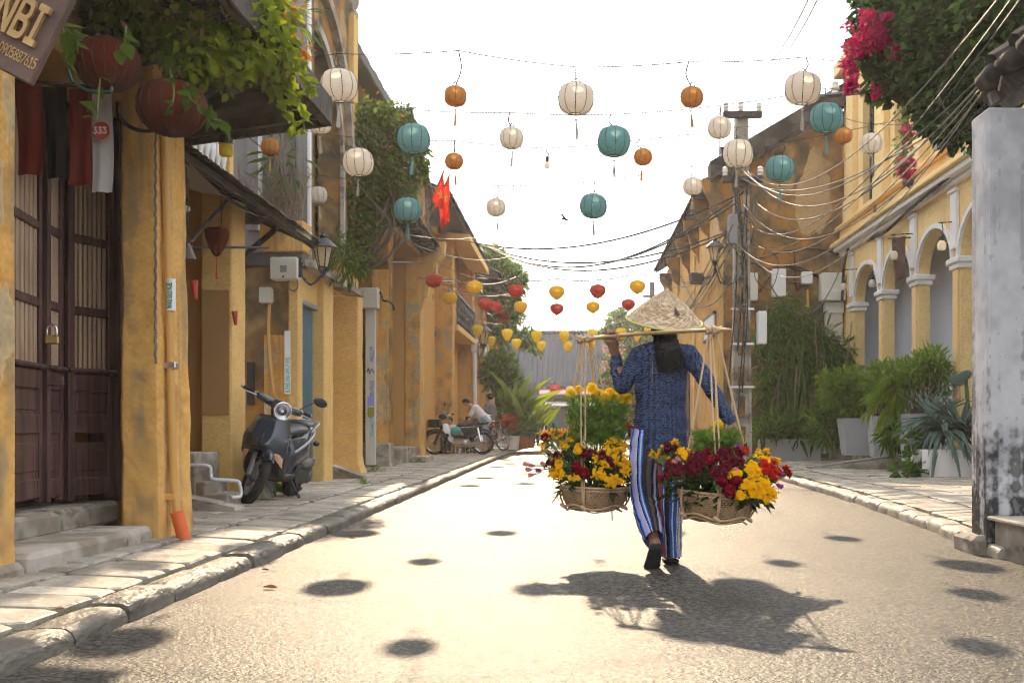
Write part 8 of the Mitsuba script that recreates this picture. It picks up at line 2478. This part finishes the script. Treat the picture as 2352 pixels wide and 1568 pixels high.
# ---------------------------------------------------------------- greenery at the far end
def tree(label, root, spots, n, sz, mats, trunk=.12, leaf=LEAF_OVAL, group='trees at the far end of the street', sq=(1, 1, 1)):
    t = thing('tree', label, 'tree', group)
    top = np.mean([s[:3] for s in spots], 0)
    add('trunk', tube(bez([root, (np.asarray(root) + top) / 2 + [.1, 0, 0], top], 6), np.linspace(trunk, trunk * .4, 13), 8), 'bark', t)
    pts, dirs = blobs(n, spots, sq)
    cw = key_for('crown', t)
    a = int(n * .6)
    add('crown', scatter(leaf, pts[:a], dirs[:a] + rng.normal(size=(a, 3)) * .6, rng.uniform(*sz, a)), mats[0], t, smooth=True, kind='stuff')
    add('bright_crown', scatter(leaf, pts[a:], dirs[a:] + rng.normal(size=(n - a, 3)) * .6, rng.uniform(*sz, n - a)), mats[1], t, smooth=True, kind='stuff')
    stems(t, pts, top - [0, 0, .6], 40, .03, name='limb')
    return t


tree('dark leafy tree rising behind the sixth left house', (-3.2, 45, 0), [S(1140, 620, 44, .7), S(1165, 640, 44, .7), S(1130, 590, 44, .5), S(1180, 660, 44, .5), S(1150, 690, 44, .7), S(1175, 720, 44, .5), S(1130, 680, 44, .6), S(1195, 640, 44, .3)], 5200, (.14, .26), ('leaf_mid', 'leaf_bright'))
tree('light green tree above the roof left of the conical hat', (2.4, 70.6, 0), [S(1420, 740, 70.4, .7), S(1450, 770, 70.4, .9), S(1400, 770, 70.4, .6), S(1440, 800, 70.4, .9), S(1480, 790, 70.4, .8), S(1470, 740, 70.4, .5), S(1425, 720, 70.4, .3)], 3600, (.2, .36), ('leaf_mid', 'leaf_bright'))
tree('small shrub like tree with pink flowers behind the raised arm', (3.5, 52, .1), [S(1410, 830, 52, .5), S(1440, 850, 52, .6), S(1400, 870, 52, .5), S(1430, 900, 52, .6), S(1450, 920, 52, .6), S(1440, 950, 52, .6)], 3000, (.14, .26), ('leaf_mid', 'leaf_bright'))
pf = thing('pink_shrub', 'pink bougainvillea flowers behind the left yoke ropes', 'bougainvillea')
pts, dirs = blobs(190, [S(1395, 800, 51.2, .3), S(1390, 840, 51.2, .3), S(1400, 880, 51.2, .25), S(1420, 800, 51.2, .3)])
add('flower_mass', scatter(LEAF_HEART, pts, dirs, rng.uniform(.07, .12, 190)), 'petal_pink', pf, smooth=True, kind='stuff')
crown('creeper', W(1160, 1000, 38), [S(1150, 850, 38, .6), S(1170, 880, 38, .5), S(1150, 830, 38, .5), S(1135, 870, 38, .5), S(1160, 760, 40, .4), S(1210, 780, 42, .4), S(1180, 940, 37, .5), S(1230, 800, 43, .25)], 3000, LEAF_OVAL, (.14, .24), ('leaf_mid', 'leaf_bright'), 'green creeper hanging behind the lemon lanterns on the left', 'creeper', 'greenery by the sixth left house')
BAN = leafmesh(1, .30, .25, 8, .62, .35)
def banana(c, n, L, label):
    t = thing('banana_plant', label, 'banana plant', 'banana plants beside the left pavement')
    for k in range(n):
        a = rng.uniform(0, 6.28)
        u = np.array([math.cos(a) * .6, math.sin(a) * .35, rng.uniform(.6, 1.3)])
        M = leaf_mats([np.asarray(c) + [rng.normal() * .06, rng.normal() * .06, rng.uniform(.1, .5) * L]], [u], [L * rng.uniform(.75, 1.15)])[0]
        add('leaf', moved(BAN, M), 'leaf_lime' if k % 3 == 0 else 'leaf_fresh', t, smooth=True)
        p = M[:3, 3]
        add('leaf_stalk', tube([np.asarray(c), p, p + M[:3, 1] * .6], [.05, .03, .01], 5), 'stem_green', t)


banana(W(1190, 1000, 37), 15, 1.5, 'tall banana plant with big backlit leaves at the left pavement')
banana(W(1225, 1000, 38.5), 13, 1.1, 'lower banana plant in front of the tall one')
banana(W(1245, 985, 40), 9, .9, 'small banana plant closest to the walker in the teal jacket')
for (px, d, lab, bs, fl) in ((1178, 34.5, 'white pot with a flowering plant beside the bicycle', 'white_paint', True), (1200, 36, 'terracotta pot beside the white pot', 'terracotta', False), (1215, 37, 'terracotta pot in front of the banana plants', 'terracotta', False)):
    t = thing('potted_plant', lab, 'plant')
    c = W(px, 1000, d); c[2] = ZP
    add('pot', moved(lathe([(0, 0), (.16, 0), (.22, .42), (.20, .42), (.17, .36), (0, .36)], 16), trs(c)), bs, t)
    pts, dirs = blobs(220, [(c[0], c[1], .75, .26)])
    add('foliage', scatter(LEAF_OVAL, pts, dirs + [0, 0, .3], rng.uniform(.12, .22, 220)), 'leaf_mid', t, smooth=True, kind='stuff')
    if fl:
        pts, dirs = blobs(200, [(c[0] - .1, c[1] - .1, .95, .25)])
        add('blooms', scatter(LEAF_HEART, pts, dirs, rng.uniform(.06, .11, 200)), 'petal_scarlet', t, smooth=True, kind='stuff')


# ------------------------------------------------------------------ the air
scene['haze'] = {'type': 'cube', 'to_world': T().translate([0, 100, 4.7]).scale([170, 170, 5.8]), 'bsdf': {'type': 'null'}, 'interior': {'type': 'ref', 'id': 'haze_air'}}
tag('haze', kind='stuff')
